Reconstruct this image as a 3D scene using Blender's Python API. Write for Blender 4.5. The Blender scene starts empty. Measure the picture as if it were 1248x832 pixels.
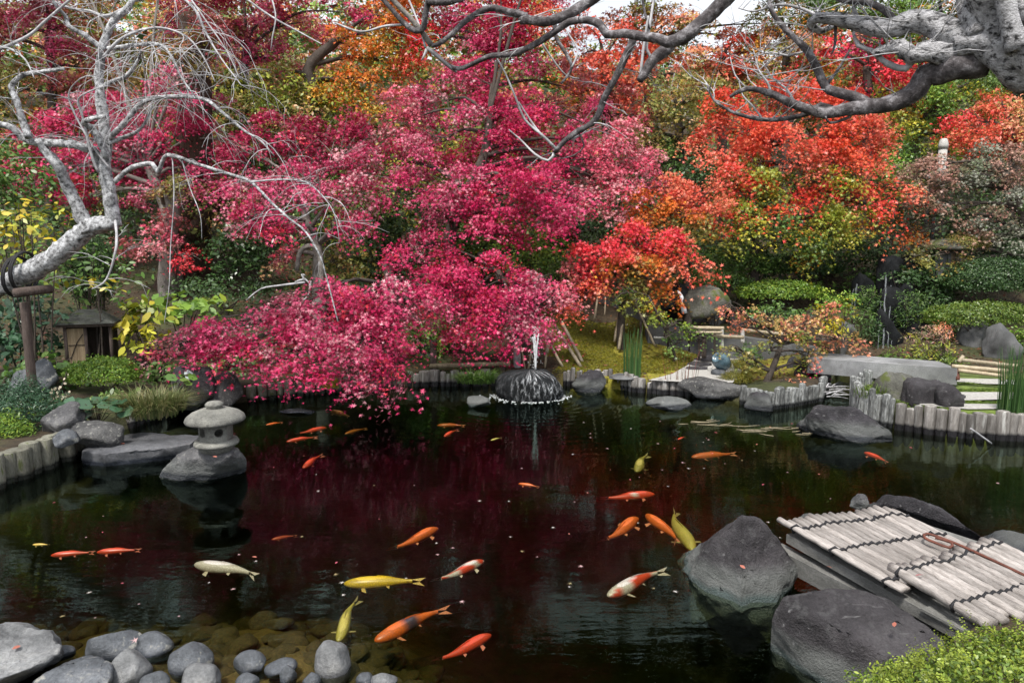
import bpy, bmesh, math, random
import numpy as np
from mathutils import Vector, Matrix, noise

# ------------------------------------------------------------------ camera, sky, sun, exposure
S = bpy.context.scene
COL = S.collection
TILT = math.atan(116 / 832)
CT, ST = math.cos(TILT), math.sin(TILT)
EYE = 2.0
cam_d = bpy.data.cameras.new("camera")
cam_d.lens, cam_d.sensor_width = 24.0, 36.0
cam_d.clip_start, cam_d.clip_end = 0.05, 500
cam = bpy.data.objects.new("camera", cam_d)
COL.objects.link(cam)
cam.location = (0, 0, EYE)
cam.rotation_euler = (math.radians(90) - TILT, 0, 0)
S.camera = cam

SUN_EL, SUN_AZ = math.radians(60), math.radians(200)      # azimuth clockwise from +Y: behind the viewer, a little to one side
w = bpy.data.worlds.new("World")
S.world = w
w.use_nodes = True
wn = w.node_tree
sky = wn.nodes.new("ShaderNodeTexSky")
sky.sky_type = 'NISHITA'
sky.sun_disc = False
sky.sun_elevation, sky.sun_rotation = SUN_EL, SUN_AZ
sky.air_density, sky.dust_density, sky.ozone_density = 1.0, 4.0, 0.6
wn.nodes["Background"].inputs["Strength"].default_value = 0.11
tcw = wn.nodes.new("ShaderNodeTexCoord")
cl = wn.nodes.new("ShaderNodeTexNoise")                     # a high, thin overcast drawn across the clear sky
cl.inputs["Scale"].default_value, cl.inputs["Detail"].default_value = 2.2, 6
wn.links.new(tcw.outputs["Generated"], cl.inputs["Vector"])
clr = wn.nodes.new("ShaderNodeValToRGB")
clr.color_ramp.elements[0].position, clr.color_ramp.elements[0].color = 0.3, (3.0, 3.15, 3.4, 1)
clr.color_ramp.elements[1].position, clr.color_ramp.elements[1].color = 0.7, (5.0, 5.1, 5.2, 1)
wn.links.new(cl.outputs["Fac"], clr.inputs[0])
cmx = wn.nodes.new("ShaderNodeMix")
cmx.data_type = 'RGBA'
cmx.inputs[0].default_value = 0.85
wn.links.new(sky.outputs[0], cmx.inputs[6]); wn.links.new(clr.outputs[0], cmx.inputs[7])
wn.links.new(cmx.outputs[2], wn.nodes["Background"].inputs["Color"])
sun_d = bpy.data.lights.new("sun", 'SUN')
sun_d.energy, sun_d.angle, sun_d.color = 2.0, math.radians(10), (1.0, 0.95, 0.88)
sun = bpy.data.objects.new("sun", sun_d)
COL.objects.link(sun)
sdir = Vector((math.sin(SUN_AZ) * math.cos(SUN_EL), math.cos(SUN_AZ) * math.cos(SUN_EL), math.sin(SUN_EL)))
sun.rotation_euler = sdir.to_track_quat('Z', 'Y').to_euler()
S.view_settings.view_transform = 'Standard'
S.view_settings.look = 'None'
S.view_settings.exposure = 1.36
S.view_settings.gamma = 1.0
S.render.engine = 'CYCLES'
S.cycles.use_denoising = True
S.cycles.max_bounces = 8
S.cycles.diffuse_bounces = 3
S.cycles.glossy_bounces = 3
S.cycles.transmission_bounces = 4
S.cycles.transparent_max_bounces = 8
S.cycles.volume_bounces = 0
S.cycles.caustics_reflective = S.cycles.caustics_refractive = False

# ------------------------------------------------------------------ from photograph measurements to places
def ray(px, py):
    u, v = (px - 624) / 832, (416 - py) / 832
    return Vector((u, CT + v * ST, -ST + v * CT))
def W(px, py, z=0.0):                      # where that sight line meets the level z
    d = ray(px, py)
    t = (z - EYE) / d.z
    return Vector((d.x * t, d.y * t, z))
def A(px, py, D):                          # the point on that sight line D metres ahead
    d = ray(px, py)
    t = D / d.y
    return Vector((d.x * t, D, EYE + d.z * t))
def MPP(D):                                # metres per photo pixel at distance D
    return D / 832.0

# ------------------------------------------------------------------ materials
def new_mat(name):
    m = bpy.data.materials.new(name)
    m.use_nodes = True
    nt = m.node_tree
    return m, nt, nt.nodes, nt.links, nt.nodes["Principled BSDF"]
def ramp_node(N, stops):
    r = N.new("ShaderNodeValToRGB")
    e = r.color_ramp.elements
    while len(e) < len(stops):
        e.new(0.5)
    for el, (p, c) in zip(e, stops):
        el.position, el.color = p, (c[0], c[1], c[2], 1)
    return r
def coords(N, L, kind, scale):
    mp = N.new("ShaderNodeMapping")
    mp.inputs["Scale"].default_value = scale
    if kind == 'World':
        g = N.new("ShaderNodeNewGeometry")
        L.new(g.outputs["Position"], mp.inputs["Vector"])
    else:
        tc = N.new("ShaderNodeTexCoord")
        L.new(tc.outputs["Object"], mp.inputs["Vector"])
    return mp.outputs["Vector"]
def noise_tex(N, L, vec, scale, detail=6, rough=0.6):
    n = N.new("ShaderNodeTexNoise")
    n.inputs["Scale"].default_value, n.inputs["Detail"].default_value, n.inputs["Roughness"].default_value = scale, detail, rough
    L.new(vec, n.inputs["Vector"])
    return n.outputs["Fac"]
def mix(N, L, fac, a, b, mode='MIX'):
    m = N.new("ShaderNodeMix")
    m.data_type, m.blend_type = 'RGBA', mode
    for s, v in ((m.inputs[0], fac), (m.inputs[6], a), (m.inputs[7], b)):
        if isinstance(v, (int, float)):
            s.default_value = v
        elif isinstance(v, (tuple, list)):
            s.default_value = (v[0], v[1], v[2], 1)
        else:
            L.new(v, s)
    return m.outputs[2]
def rng_map(N, L, val, a, b, c=0.0, d=1.0):
    m = N.new("ShaderNodeMapRange")
    L.new(val, m.inputs[0])
    for i, v in enumerate((a, b, c, d)):
        m.inputs[i + 1].default_value = v
    return m.outputs[0]
def surf_mat(name, stops, scale=4, rough=0.8, kind='Object', stretch=(1, 1, 1), bump=0.4, fine=40, spots=None, wet=None, vary=0.0, spec=0.4, dist=0.02, blotch=0.0, band=0.0, scratch=0.0):
    """noise-ramped solid: spots=(colour, scale, low, high) lichen or dirt patches, wet=(z, tint) damp band just above the water, vary = object to object"""
    m, nt, N, L, B = new_mat(name)
    vec = coords(N, L, kind, stretch)
    n1 = noise_tex(N, L, vec, scale, 8, 0.65)
    n2 = noise_tex(N, L, vec, fine, 4, 0.7)
    r = ramp_node(N, stops)
    L.new(n1, r.inputs[0])
    c = r.outputs[0]
    r2 = ramp_node(N, [(0.3, (0.55,) * 3), (0.7, (1.35,) * 3)])
    L.new(n2, r2.inputs[0])
    c = mix(N, L, 0.75, c, r2.outputs[0], 'MULTIPLY')
    if blotch:
        r3 = ramp_node(N, [(0.35, (1 - blotch,) * 3), (0.62, (1 + blotch * 0.7,) * 3)])
        L.new(noise_tex(N, L, vec, scale * 0.42, 4, 0.7), r3.inputs[0])
        c = mix(N, L, 1.0, c, r3.outputs[0], 'MULTIPLY')
    if spots:
        col, sc, lo, hi = spots
        n3 = noise_tex(N, L, vec, sc, 5, 0.6)
        c = mix(N, L, rng_map(N, L, n3, lo, hi), c, col)
    if vary:
        oi = N.new("ShaderNodeObjectInfo")
        hsv = N.new("ShaderNodeHueSaturation")
        L.new(rng_map(N, L, oi.outputs["Random"], 0, 1, 1 - vary, 1 + vary), hsv.inputs["Value"])
        L.new(c, hsv.inputs["Color"])
        c = hsv.outputs[0]
    rg = None
    if wet:
        g = N.new("ShaderNodeNewGeometry")
        sx = N.new("ShaderNodeSeparateXYZ")
        L.new(g.outputs["Position"], sx.inputs[0])
        add = N.new("ShaderNodeMath")
        add.operation = 'MULTIPLY_ADD'
        L.new(n1, add.inputs[0])
        add.inputs[1].default_value = -0.06
        L.new(sx.outputs["Z"], add.inputs[2])
        f = rng_map(N, L, add.outputs[0], wet[0] - 0.06, wet[0] - 0.03)
        if band:
            f2 = rng_map(N, L, add.outputs[0], wet[0] + 0.03, wet[0] + 0.10, band, 0.0)
            c = mix(N, L, f2, c, (0.17, 0.185, 0.175))
        if scratch:
            sv = coords(N, L, kind, (0.8, 16, 13))
            n5 = noise_tex(N, L, sv, 2.2, 3, 0.5)
            c = mix(N, L, rng_map(N, L, n5, 0.66, 0.72, 0.0, scratch), c, (0.22, 0.22, 0.225))
        c = mix(N, L, f, mix(N, L, 1.0, c, wet[1], 'MULTIPLY'), c)
        rg = rng_map(N, L, f, 0, 1, 0.25, rough)
    L.new(c, B.inputs["Base Color"])
    B.inputs["Roughness"].default_value = rough
    if rg is not None:
        L.new(rg, B.inputs["Roughness"])
    B.inputs["Specular IOR Level"].default_value = spec
    if bump:
        b = N.new("ShaderNodeBump")
        b.inputs["Strength"].default_value, b.inputs["Distance"].default_value = bump, dist
        ad = N.new("ShaderNodeMath")
        L.new(n1, ad.inputs[0]); L.new(n2, ad.inputs[1])
        L.new(ad.outputs[0], b.inputs["Height"])
        L.new(b.outputs[0], B.inputs["Normal"])
    return m
def tint_mat(name, rough=0.45, transl=0.35, spec=0.5):
    m, nt, N, L, B = new_mat(name)
    at = N.new("ShaderNodeAttribute")
    at.attribute_name = "tint"
    L.new(at.outputs["Color"], B.inputs["Base Color"])
    B.inputs["Roughness"].default_value = rough
    B.inputs["Specular IOR Level"].default_value = spec
    if transl:
        t = N.new("ShaderNodeBsdfTranslucent")
        L.new(at.outputs["Color"], t.inputs["Color"])
        mx = N.new("ShaderNodeMixShader")
        mx.inputs[0].default_value = transl
        L.new(B.outputs[0], mx.inputs[1]); L.new(t.outputs[0], mx.inputs[2])
        L.new(mx.outputs[0], N["Material Output"].inputs["Surface"])
    return m
WET = (0.075, (0.34, 0.36, 0.42))
M = {}
M['leaf'] = tint_mat('leaf', 0.42, 0.18, 0.45)
M['glossy_leaf'] = tint_mat('glossy_leaf', 0.28, 0.2, 0.6)
M['petal'] = tint_mat('petal', 0.5, 0.2)
m, nt, N, L, B = new_mat('koi_skin')
a_ = N.new("ShaderNodeAttribute"); a_.attribute_name = "tint"
vo = N.new("ShaderNodeTexVoronoi"); vo.feature = 'DISTANCE_TO_EDGE'
L.new(coords(N, L, 'World', (95, 95, 60)), vo.inputs["Vector"]); vo.inputs["Scale"].default_value = 1.0
L.new(mix(N, L, rng_map(N, L, vo.outputs["Distance"], 0.02, 0.22, 0.42, 0.0), a_.outputs["Color"], (0.10, 0.05, 0.03)), B.inputs["Base Color"])
B.inputs["Roughness"].default_value = 0.38
M['koi'] = m
M['rock_grey'] = surf_mat('rock_grey', [(0.3, (0.0592, 0.0592, 0.0651)), (0.55, (0.1184, 0.1184, 0.1243)), (0.75, (0.1954, 0.1954, 0.1954))], 3.2, 0.85, spots=((0.2368, 0.2368, 0.2250), 22, 0.56, 0.70), wet=WET, bump=0.9, fine=70, dist=0.03, blotch=0.4, band=0.5)
M['rock_dark'] = surf_mat('rock_dark', [(0.3, (0.0266, 0.0254, 0.0296)), (0.6, (0.0503, 0.0474, 0.0545)), (0.8, (0.1006, 0.0977, 0.1036))], 3.5, 0.8, spots=((0.1006, 0.1006, 0.1066), 15, 0.55, 0.75), wet=WET, bump=0.9, fine=70, dist=0.03, blotch=0.4, band=0.5, scratch=0.6)
M['rock_purple'] = surf_mat('rock_purple', [(0.3, (0.0300, 0.0273, 0.0316)), (0.55, (0.0547, 0.0502, 0.0554)), (0.8, (0.1101, 0.1057, 0.1101))], 3.5, 0.75, spots=((0.1069, 0.1069, 0.1101), 18, 0.54, 0.78), wet=(0.05, (0.6, 0.75, 0.75)), bump=0.9, fine=80, dist=0.03, blotch=0.4, band=0.6, scratch=0.7)
M['rock_pale'] = surf_mat('rock_pale', [(0.3, (0.1066, 0.1119, 0.1172)), (0.55, (0.1758, 0.1812, 0.1865)), (0.8, (0.2557, 0.2557, 0.2451))], 5, 0.8, wet=(0.03, (0.45, 0.46, 0.5)), bump=0.5, fine=70, blotch=0.4)
M['rock_cool'] = surf_mat('rock_cool', [(0.3, (0.0504, 0.0580, 0.0671)), (0.55, (0.0936, 0.1023, 0.1151)), (0.8, (0.1727, 0.1773, 0.1822))], 6, 0.7, spots=((0.2664, 0.2664, 0.2451), 14, 0.60, 0.68), wet=(0.03, (0.4, 0.42, 0.48)), bump=0.5, fine=80, blotch=0.4, scratch=0.5)
M['rock_moss'] = surf_mat('rock_moss', [(0.3, (0.0480, 0.0480, 0.0400)), (0.55, (0.1120, 0.1120, 0.0960)), (0.8, (0.1920, 0.1840, 0.1600))], 3, 0.9, spots=((0.0720, 0.0880, 0.0240), 5, 0.5, 0.6), bump=0.6, fine=50, blotch=0.4)
M['rock_lichen'] = surf_mat('rock_lichen', [(0.3, (0.0533, 0.0533, 0.0562)), (0.6, (0.1006, 0.1006, 0.1006)), (0.8, (0.1421, 0.1421, 0.1362))], 4, 0.9, spots=((0.2486, 0.2486, 0.2309), 30, 0.57, 0.66), wet=WET, bump=0.8, fine=70, dist=0.03, blotch=0.4)
M['wet_black'] = surf_mat('wet_black_rock', [(0.3, (0.004, 0.0045, 0.005)), (0.7, (0.018, 0.02, 0.022))], 5, 0.85, bump=0.6, fine=30, spec=0.12)
M['slate'] = surf_mat('slate', [(0.3, (0.0518, 0.0544, 0.0622)), (0.6, (0.0881, 0.0906, 0.0984)), (0.8, (0.1295, 0.1295, 0.1347))], 3, 0.7, wet=(0.06, (0.3, 0.33, 0.4)), bump=0.3, fine=60, blotch=0.4)
M['granite'] = surf_mat('granite', [(0.3, (0.1714, 0.1775, 0.1836)), (0.6, (0.2448, 0.2509, 0.2570)), (0.8, (0.3060, 0.3060, 0.2999))], 3, 0.85, bump=0.5, fine=120, spots=((0.1040, 0.1040, 0.0979), 5, 0.55, 0.75), blotch=0.4)
M['granite_grey'] = surf_mat('granite_grey', [(0.3, (0.0685, 0.0711, 0.0738)), (0.6, (0.1107, 0.1133, 0.1159)), (0.8, (0.1581, 0.1581, 0.1581))], 3, 0.9, bump=0.3, fine=90, blotch=0.4)
M['lantern'] = surf_mat('lantern_stone', [(0.3, (0.1322, 0.1322, 0.1224)), (0.55, (0.2056, 0.2056, 0.1860)), (0.8, (0.2693, 0.2644, 0.2350))], 6, 0.95, bump=0.8, fine=90, spots=((0.0783, 0.0783, 0.0734), 13, 0.60, 0.72), dist=0.01, blotch=0.4)
M['log'] = surf_mat('weathered_log', [(0.3, (0.0936, 0.0858, 0.0780)), (0.5, (0.1872, 0.1755, 0.1638)), (0.75, (0.3276, 0.3120, 0.2964))], 5, 0.9, kind='World', stretch=(6, 6, 0.7), spots=((0.3900, 0.3900, 0.3744), 3.5, 0.56, 0.66), wet=(0.09, (0.10, 0.10, 0.12)), vary=0.45, fine=30)
M['log_white'] = surf_mat('lichen_log', [(0.35, (0.0480, 0.0480, 0.0480)), (0.5, (0.1760, 0.1840, 0.1800)), (0.68, (0.4160, 0.4320, 0.4320))], 9, 0.9, kind='World', stretch=(5, 5, 1.0), wet=(0.07, (0.12, 0.12, 0.13)), vary=0.35, fine=30)
M['log_moss'] = surf_mat('mossy_log', [(0.3, (0.0750, 0.0750, 0.0525)), (0.5, (0.1800, 0.1762, 0.1425)), (0.75, (0.3150, 0.3075, 0.2700))], 6, 0.9, kind='World', stretch=(4, 4, 1.0), wet=(0.07, (0.14, 0.14, 0.15)), vary=0.4, fine=30, spots=((0.0900, 0.1050, 0.0375), 6, 0.55, 0.65))
M['bamboo_grey'] = surf_mat('weathered_bamboo', [(0.3, (0.1600, 0.1440, 0.1320)), (0.5, (0.2880, 0.2640, 0.2480)), (0.75, (0.4160, 0.3880, 0.3720))], 5, 0.6, stretch=(9, 0.7, 9), vary=0.30, bump=0.3, fine=25, spots=((0.1600, 0.1360, 0.1200), 7, 0.62, 0.74))
M['bamboo'] = surf_mat('tan_bamboo', [(0.3, (0.2592, 0.2088, 0.1368)), (0.6, (0.3744, 0.3168, 0.2232)), (0.8, (0.4608, 0.4032, 0.3096))], 4, 0.55, stretch=(5, 5, 0.8), vary=0.2, bump=0.2, fine=20)
M['old_bamboo'] = surf_mat('old_bamboo', [(0.3, (0.17, 0.14, 0.09)), (0.6, (0.29, 0.25, 0.16)), (0.8, (0.42, 0.37, 0.26))], 4, 0.7, stretch=(5, 5, 0.8), vary=0.2, bump=0.2, fine=20)
M['plank'] = surf_mat('grey_plank', [(0.3, (0.0800, 0.0800, 0.0760)), (0.55, (0.1680, 0.1680, 0.1600)), (0.8, (0.2720, 0.2720, 0.2680))], 3, 0.9, stretch=(4, 1, 4), bump=0.4, fine=40, wet=(0.05, (0.3, 0.3, 0.33)))
M['rope'] = surf_mat('black_rope', [(0.3, (0.008, 0.008, 0.009)), (0.7, (0.025, 0.025, 0.03))], 30, 0.7, bump=0.3, fine=200)
M['rust'] = surf_mat('rusty_iron', [(0.3, (0.07, 0.025, 0.018)), (0.7, (0.17, 0.06, 0.04))], 12, 0.7, bump=0.3)
M['post_brown'] = surf_mat('brown_post', [(0.3, (0.05, 0.035, 0.03)), (0.55, (0.10, 0.075, 0.065)), (0.8, (0.20, 0.17, 0.15))], 5, 0.85, stretch=(6, 6, 0.8), bump=0.5, fine=40)
M['bark_white'] = surf_mat('white_lichen_bark', [(0.34, (0.05, 0.05, 0.05)), (0.44, (0.27, 0.275, 0.285)), (0.58, (0.58, 0.595, 0.62))], 24, 0.9, kind='World', bump=1.0, fine=80, dist=0.015, blotch=0.35)
M['bark_twig'] = surf_mat('pale_twig_bark', [(0.35, (0.24, 0.24, 0.245)), (0.6, (0.50, 0.50, 0.525))], 8, 0.9, kind='World', bump=0.0)
M['bark_rough'] = surf_mat('rough_plum_bark', [(0.35, (0.015, 0.014, 0.015)), (0.42, (0.22, 0.22, 0.23)), (0.51, (0.66, 0.66, 0.69))], 26, 0.95, kind='World', stretch=(0.6, 1.4, 1.4), bump=1.0, fine=90, dist=0.03, blotch=0.35)
M['bark_dark'] = surf_mat('dark_branch_bark', [(0.35, (0.035, 0.03, 0.032)), (0.52, (0.11, 0.10, 0.105)), (0.68, (0.34, 0.33, 0.35))], 18, 0.9, kind='World', bump=0.8, fine=70, dist=0.01)
M['bark_maple'] = surf_mat('maple_bark', [(0.3, (0.03, 0.024, 0.02)), (0.6, (0.075, 0.06, 0.05)), (0.8, (0.16, 0.14, 0.12))], 6, 0.9, kind='World', bump=0.6, fine=40)
M['bark_grey'] = surf_mat('grey_bark', [(0.3, (0.11, 0.10, 0.09)), (0.6, (0.23, 0.21, 0.19)), (0.8, (0.38, 0.36, 0.33))], 6, 0.9, kind='World', bump=0.6, fine=40)
M['bark_red'] = surf_mat('red_brown_bark', [(0.3, (0.035, 0.02, 0.014)), (0.6, (0.085, 0.05, 0.036)), (0.8, (0.14, 0.09, 0.065))], 5, 0.95, kind='World', stretch=(6, 6, 0.6), bump=0.9, fine=40)
M['gravel'] = surf_mat('white_gravel', [(0.3, (0.3024, 0.2952, 0.2736)), (0.6, (0.4464, 0.4392, 0.4176)), (0.8, (0.5472, 0.5400, 0.5184))], 30, 0.95, bump=0.8, fine=150, dist=0.01)
M['thatch'] = surf_mat('dark_shingle', [(0.3, (0.03, 0.032, 0.028)), (0.6, (0.075, 0.08, 0.07)), (0.8, (0.16, 0.165, 0.15))], 7, 0.95, stretch=(1, 1, 4), bump=1.0, fine=40, spots=((0.05, 0.065, 0.025), 6, 0.56, 0.66))
M['bamboo_panel'] = surf_mat('split_bamboo_panel', [(0.35, (0.2720, 0.1920, 0.1120)), (0.6, (0.4160, 0.3200, 0.2080)), (0.8, (0.4960, 0.4000, 0.2720))], 4, 0.7, stretch=(14, 14, 0.5), bump=0.6, fine=30)
M['dark_wood'] = surf_mat('dark_wood', [(0.3, (0.025, 0.018, 0.015)), (0.7, (0.075, 0.055, 0.045))], 5, 0.85, stretch=(6, 6, 0.7), bump=0.4)
M['blue_glaze'] = surf_mat('blue_glaze', [(0.3, (0.045, 0.085, 0.115)), (0.6, (0.10, 0.17, 0.21)), (0.8, (0.22, 0.30, 0.34))], 4, 0.25, bump=0.1, spec=0.6)
M['white_paint'] = surf_mat('white_paint', [(0.3, (0.3720, 0.3660, 0.3480)), (0.7, (0.4800, 0.4740, 0.4560))], 6, 0.7, bump=0.1)
M['lichen_blue'] = surf_mat('pale_lichen', [(0.3, (0.38, 0.46, 0.46)), (0.7, (0.58, 0.66, 0.66))], 14, 0.95, bump=0.4)

# ------------------------------------------------------------------ object helpers
def tag(o, label=None, cat=None, group=None, kind=None):
    for k, v in (("label", label), ("category", cat), ("group", group), ("kind", kind)):
        if v:
            o[k] = v
    return o
def empty(name, loc, label=None, cat=None, group=None, rz=0.0):
    o = bpy.data.objects.new(name, None)
    COL.objects.link(o)
    o.empty_display_size = 0.1
    o.location, o.rotation_euler = loc, (0, 0, rz)
    return tag(o, label, cat, group)
def link(name, me, mat, parent=None, loc=None):
    o = bpy.data.objects.new(name, me)
    COL.objects.link(o)
    if mat is not None and not me.materials:
        me.materials.append(mat)
    if loc is not None:
        o.location = loc
    if parent is not None:
        o.parent = parent
        if loc is None:                      # the mesh is in world space: undo the parent's place
            o.matrix_parent_inverse = (Matrix.Translation(parent.location) @ parent.rotation_euler.to_matrix().to_4x4()).inverted()
    return o
class MB:
    """collects tubes, boxes and prisms for ONE mesh"""
    def __init__(s):
        s.v, s.f = [], []
    def add(s, vs, fs):
        b = len(s.v)
        s.v += [tuple(p) for p in vs]
        s.f += [tuple(i + b for i in f) for f in fs]
    def tube(s, pts, rad, sides=7, cap=True, knob=0.0, seed=0):
        pts = [Vector(p) for p in pts]
        n = len(pts)
        rr = rad if isinstance(rad, (list, tuple)) else [rad] * n
        t0 = (pts[1] - pts[0]).normalized()
        up = Vector((0, 0, 1)) if abs(t0.z) < 0.9 else Vector((1, 0, 0))
        x = t0.cross(up).normalized()
        vs, fs = [], []
        for i, p in enumerate(pts):
            t = (pts[min(i + 1, n - 1)] - pts[max(i - 1, 0)])
            t = t.normalized() if t.length > 1e-9 else t0
            x = (x - t * x.dot(t))
            x = x.normalized() if x.length > 1e-6 else t.orthogonal().normalized()
            y = t.cross(x)
            for k in range(sides):
                a = 2 * math.pi * k / sides
                q = x * math.cos(a) + y * math.sin(a)
                r = rr[i]
                if knob:
                    r *= 1 + knob * noise.noise(p * 9 + q * 1.3 + Vector((seed, 0, 0))) + knob * 0.6 * noise.noise(p * 23 + q * 2.5)
                vs.append(p + q * r)
        for i in range(n - 1):
            for k in range(sides):
                k2 = (k + 1) % sides
                fs.append((i * sides + k, i * sides + k2, (i + 1) * sides + k2, (i + 1) * sides + k))
        if cap and sides > 3:
            fs.append(tuple(range(sides))[::-1])
            fs.append(tuple((n - 1) * sides + k for k in range(sides)))
        s.add(vs, fs)
    def box(s, c, size, rot=None, taper=1.0):
        hx, hy, hz = size[0] / 2, size[1] / 2, size[2] / 2
        vs = []
        for z in (-1, 1):
            k = taper if z > 0 else 1
            for x, y in ((-1, -1), (1, -1), (1, 1), (-1, 1)):
                p = Vector((x * hx * k, y * hy * k, z * hz))
                vs.append(Vector(c) + (rot @ p if rot is not None else p))
        s.add(vs, [(3, 2, 1, 0), (4, 5, 6, 7), (0, 1, 5, 4), (1, 2, 6, 5), (2, 3, 7, 6), (3, 0, 4, 7)])
    def prism(s, poly, z0, z1, inset=0.0):
        n = len(poly)
        cx, cy = sum(p[0] for p in poly) / n, sum(p[1] for p in poly) / n
        vs = [(x, y, z0 if not callable(z0) else z0(x, y)) for x, y in poly]
        vs += [(cx + (x - cx) * (1 - inset), cy + (y - cy) * (1 - inset), z1 if not callable(z1) else z1(x, y)) for x, y in poly]
        s.add(vs, [tuple(range(n))[::-1], tuple(range(n, 2 * n))] + [(i, (i + 1) % n, n + (i + 1) % n, n + i) for i in range(n)])
    def lathe(s, c, prof, sides=24, sx=1.0, sy=1.0, wob=0.0, square=0.0):
        vs, fs = [], []
        for j, (r, z) in enumerate(prof):
            for k in range(sides):
                a = 2 * math.pi * k / sides
                q = 1.0
                if square:
                    q = 1 - square + square / max(abs(math.cos(((a + math.pi / 6) % (math.pi / 3)) - math.pi / 6)), 0.1) * 0.93
                if wob:
                    q *= 1 + wob * noise.noise(Vector((math.cos(a) * 2, math.sin(a) * 2, z * 9 + r * 3)))
                vs.append((c[0] + math.cos(a) * r * q * sx, c[1] + math.sin(a) * r * q * sy, c[2] + z))
        m = len(prof)
        for j in range(m - 1):
            for k in range(sides):
                k2 = (k + 1) % sides
                fs.append((j * sides + k, j * sides + k2, (j + 1) * sides + k2, (j + 1) * sides + k))
        fs.append(tuple(range(sides))[::-1])
        fs.append(tuple((m - 1) * sides + k for k in range(sides)))
        s.add(vs, fs)
    def mesh(s, name, smooth=True):
        me = bpy.data.meshes.new(name)
        me.from_pydata(s.v, [], s.f)
        me.update()
        if smooth:
            me.polygons.foreach_set("use_smooth", [True] * len(me.polygons))
        return me
    def build(s, name, mat, parent=None, smooth=True, loc=None):
        return link(name, s.mesh(name, smooth), mat, parent, loc)
def smooth_path(pts, rad, step=0.12):
    """Catmull-Rom through pts with the radii carried along"""
    P = [Vector(p) for p in pts]
    R = list(rad) if isinstance(rad, (list, tuple)) else None
    if R is not None and len(R) == 2 and len(P) != 2:
        R = [R[0] + (R[1] - R[0]) * i / (len(P) - 1) for i in range(len(P))]
    op, orr = [], []
    for i in range(len(P) - 1):
        p0, p1, p2, p3 = P[max(i - 1, 0)], P[i], P[i + 1], P[min(i + 2, len(P) - 1)]
        n = max(2, int((p2 - p1).length / step))
        for k in range(n):
            t = k / n
            op.append(0.5 * ((2 * p1) + (p2 - p0) * t + (2 * p0 - 5 * p1 + 4 * p2 - p3) * t * t + (3 * p1 - p0 - 3 * p2 + p3) * t ** 3))
            orr.append(R[i] + (R[i + 1] - R[i]) * t)
    op.append(P[-1]); orr.append(R[-1])
    return op, orr
# --- leaf clouds -------------------------------------------------
def _star(lobes, tips, notch):
    out = [(0.0, -0.18, 0.0)]
    for i, (a, r) in enumerate(zip(lobes, tips)):
        a = math.radians(a)
        out.append((math.sin(a) * r, math.cos(a) * r, -0.35 * r * r))
        if i < len(lobes) - 1:
            b = math.radians((lobes[i] + lobes[i + 1]) / 2)
            out.append((math.sin(b) * notch, math.cos(b) * notch, -0.05))
    return np.array(out)
TPL = {
    'maple': _star((-112, -55, 0, 55, 112), (0.46, 0.60, 0.68, 0.60, 0.46), 0.14),
    'tri': _star((-85, 0, 85), (0.55, 0.66, 0.55), 0.2),
    'quad': np.array([(0, -0.5, 0), (0.34, 0.0, -0.08), (0, 0.55, 0), (-0.34, 0.0, -0.08)]),
    'oval': np.array([(0, -0.5, 0), (0.2, -0.25, 0.03), (0.24, 0.1, 0.02), (0, 0.55, -0.1), (-0.24, 0.1, 0.02), (-0.2, -0.25, 0.03)]),
    'round': np.array([(math.sin(a) * 0.5, math.cos(a) * 0.5 + (0.12 if abs(a - math.pi) < 0.1 else 0), -0.08 * (k % 2)) for k, a in enumerate([2 * math.pi * i / 10 for i in range(10)])]),
    'lance': np.array([(0, -0.5, 0), (0.12, -0.1, 0.03), (0, 0.55, -0.12), (-0.12, -0.1, 0.03)]),
}
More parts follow.
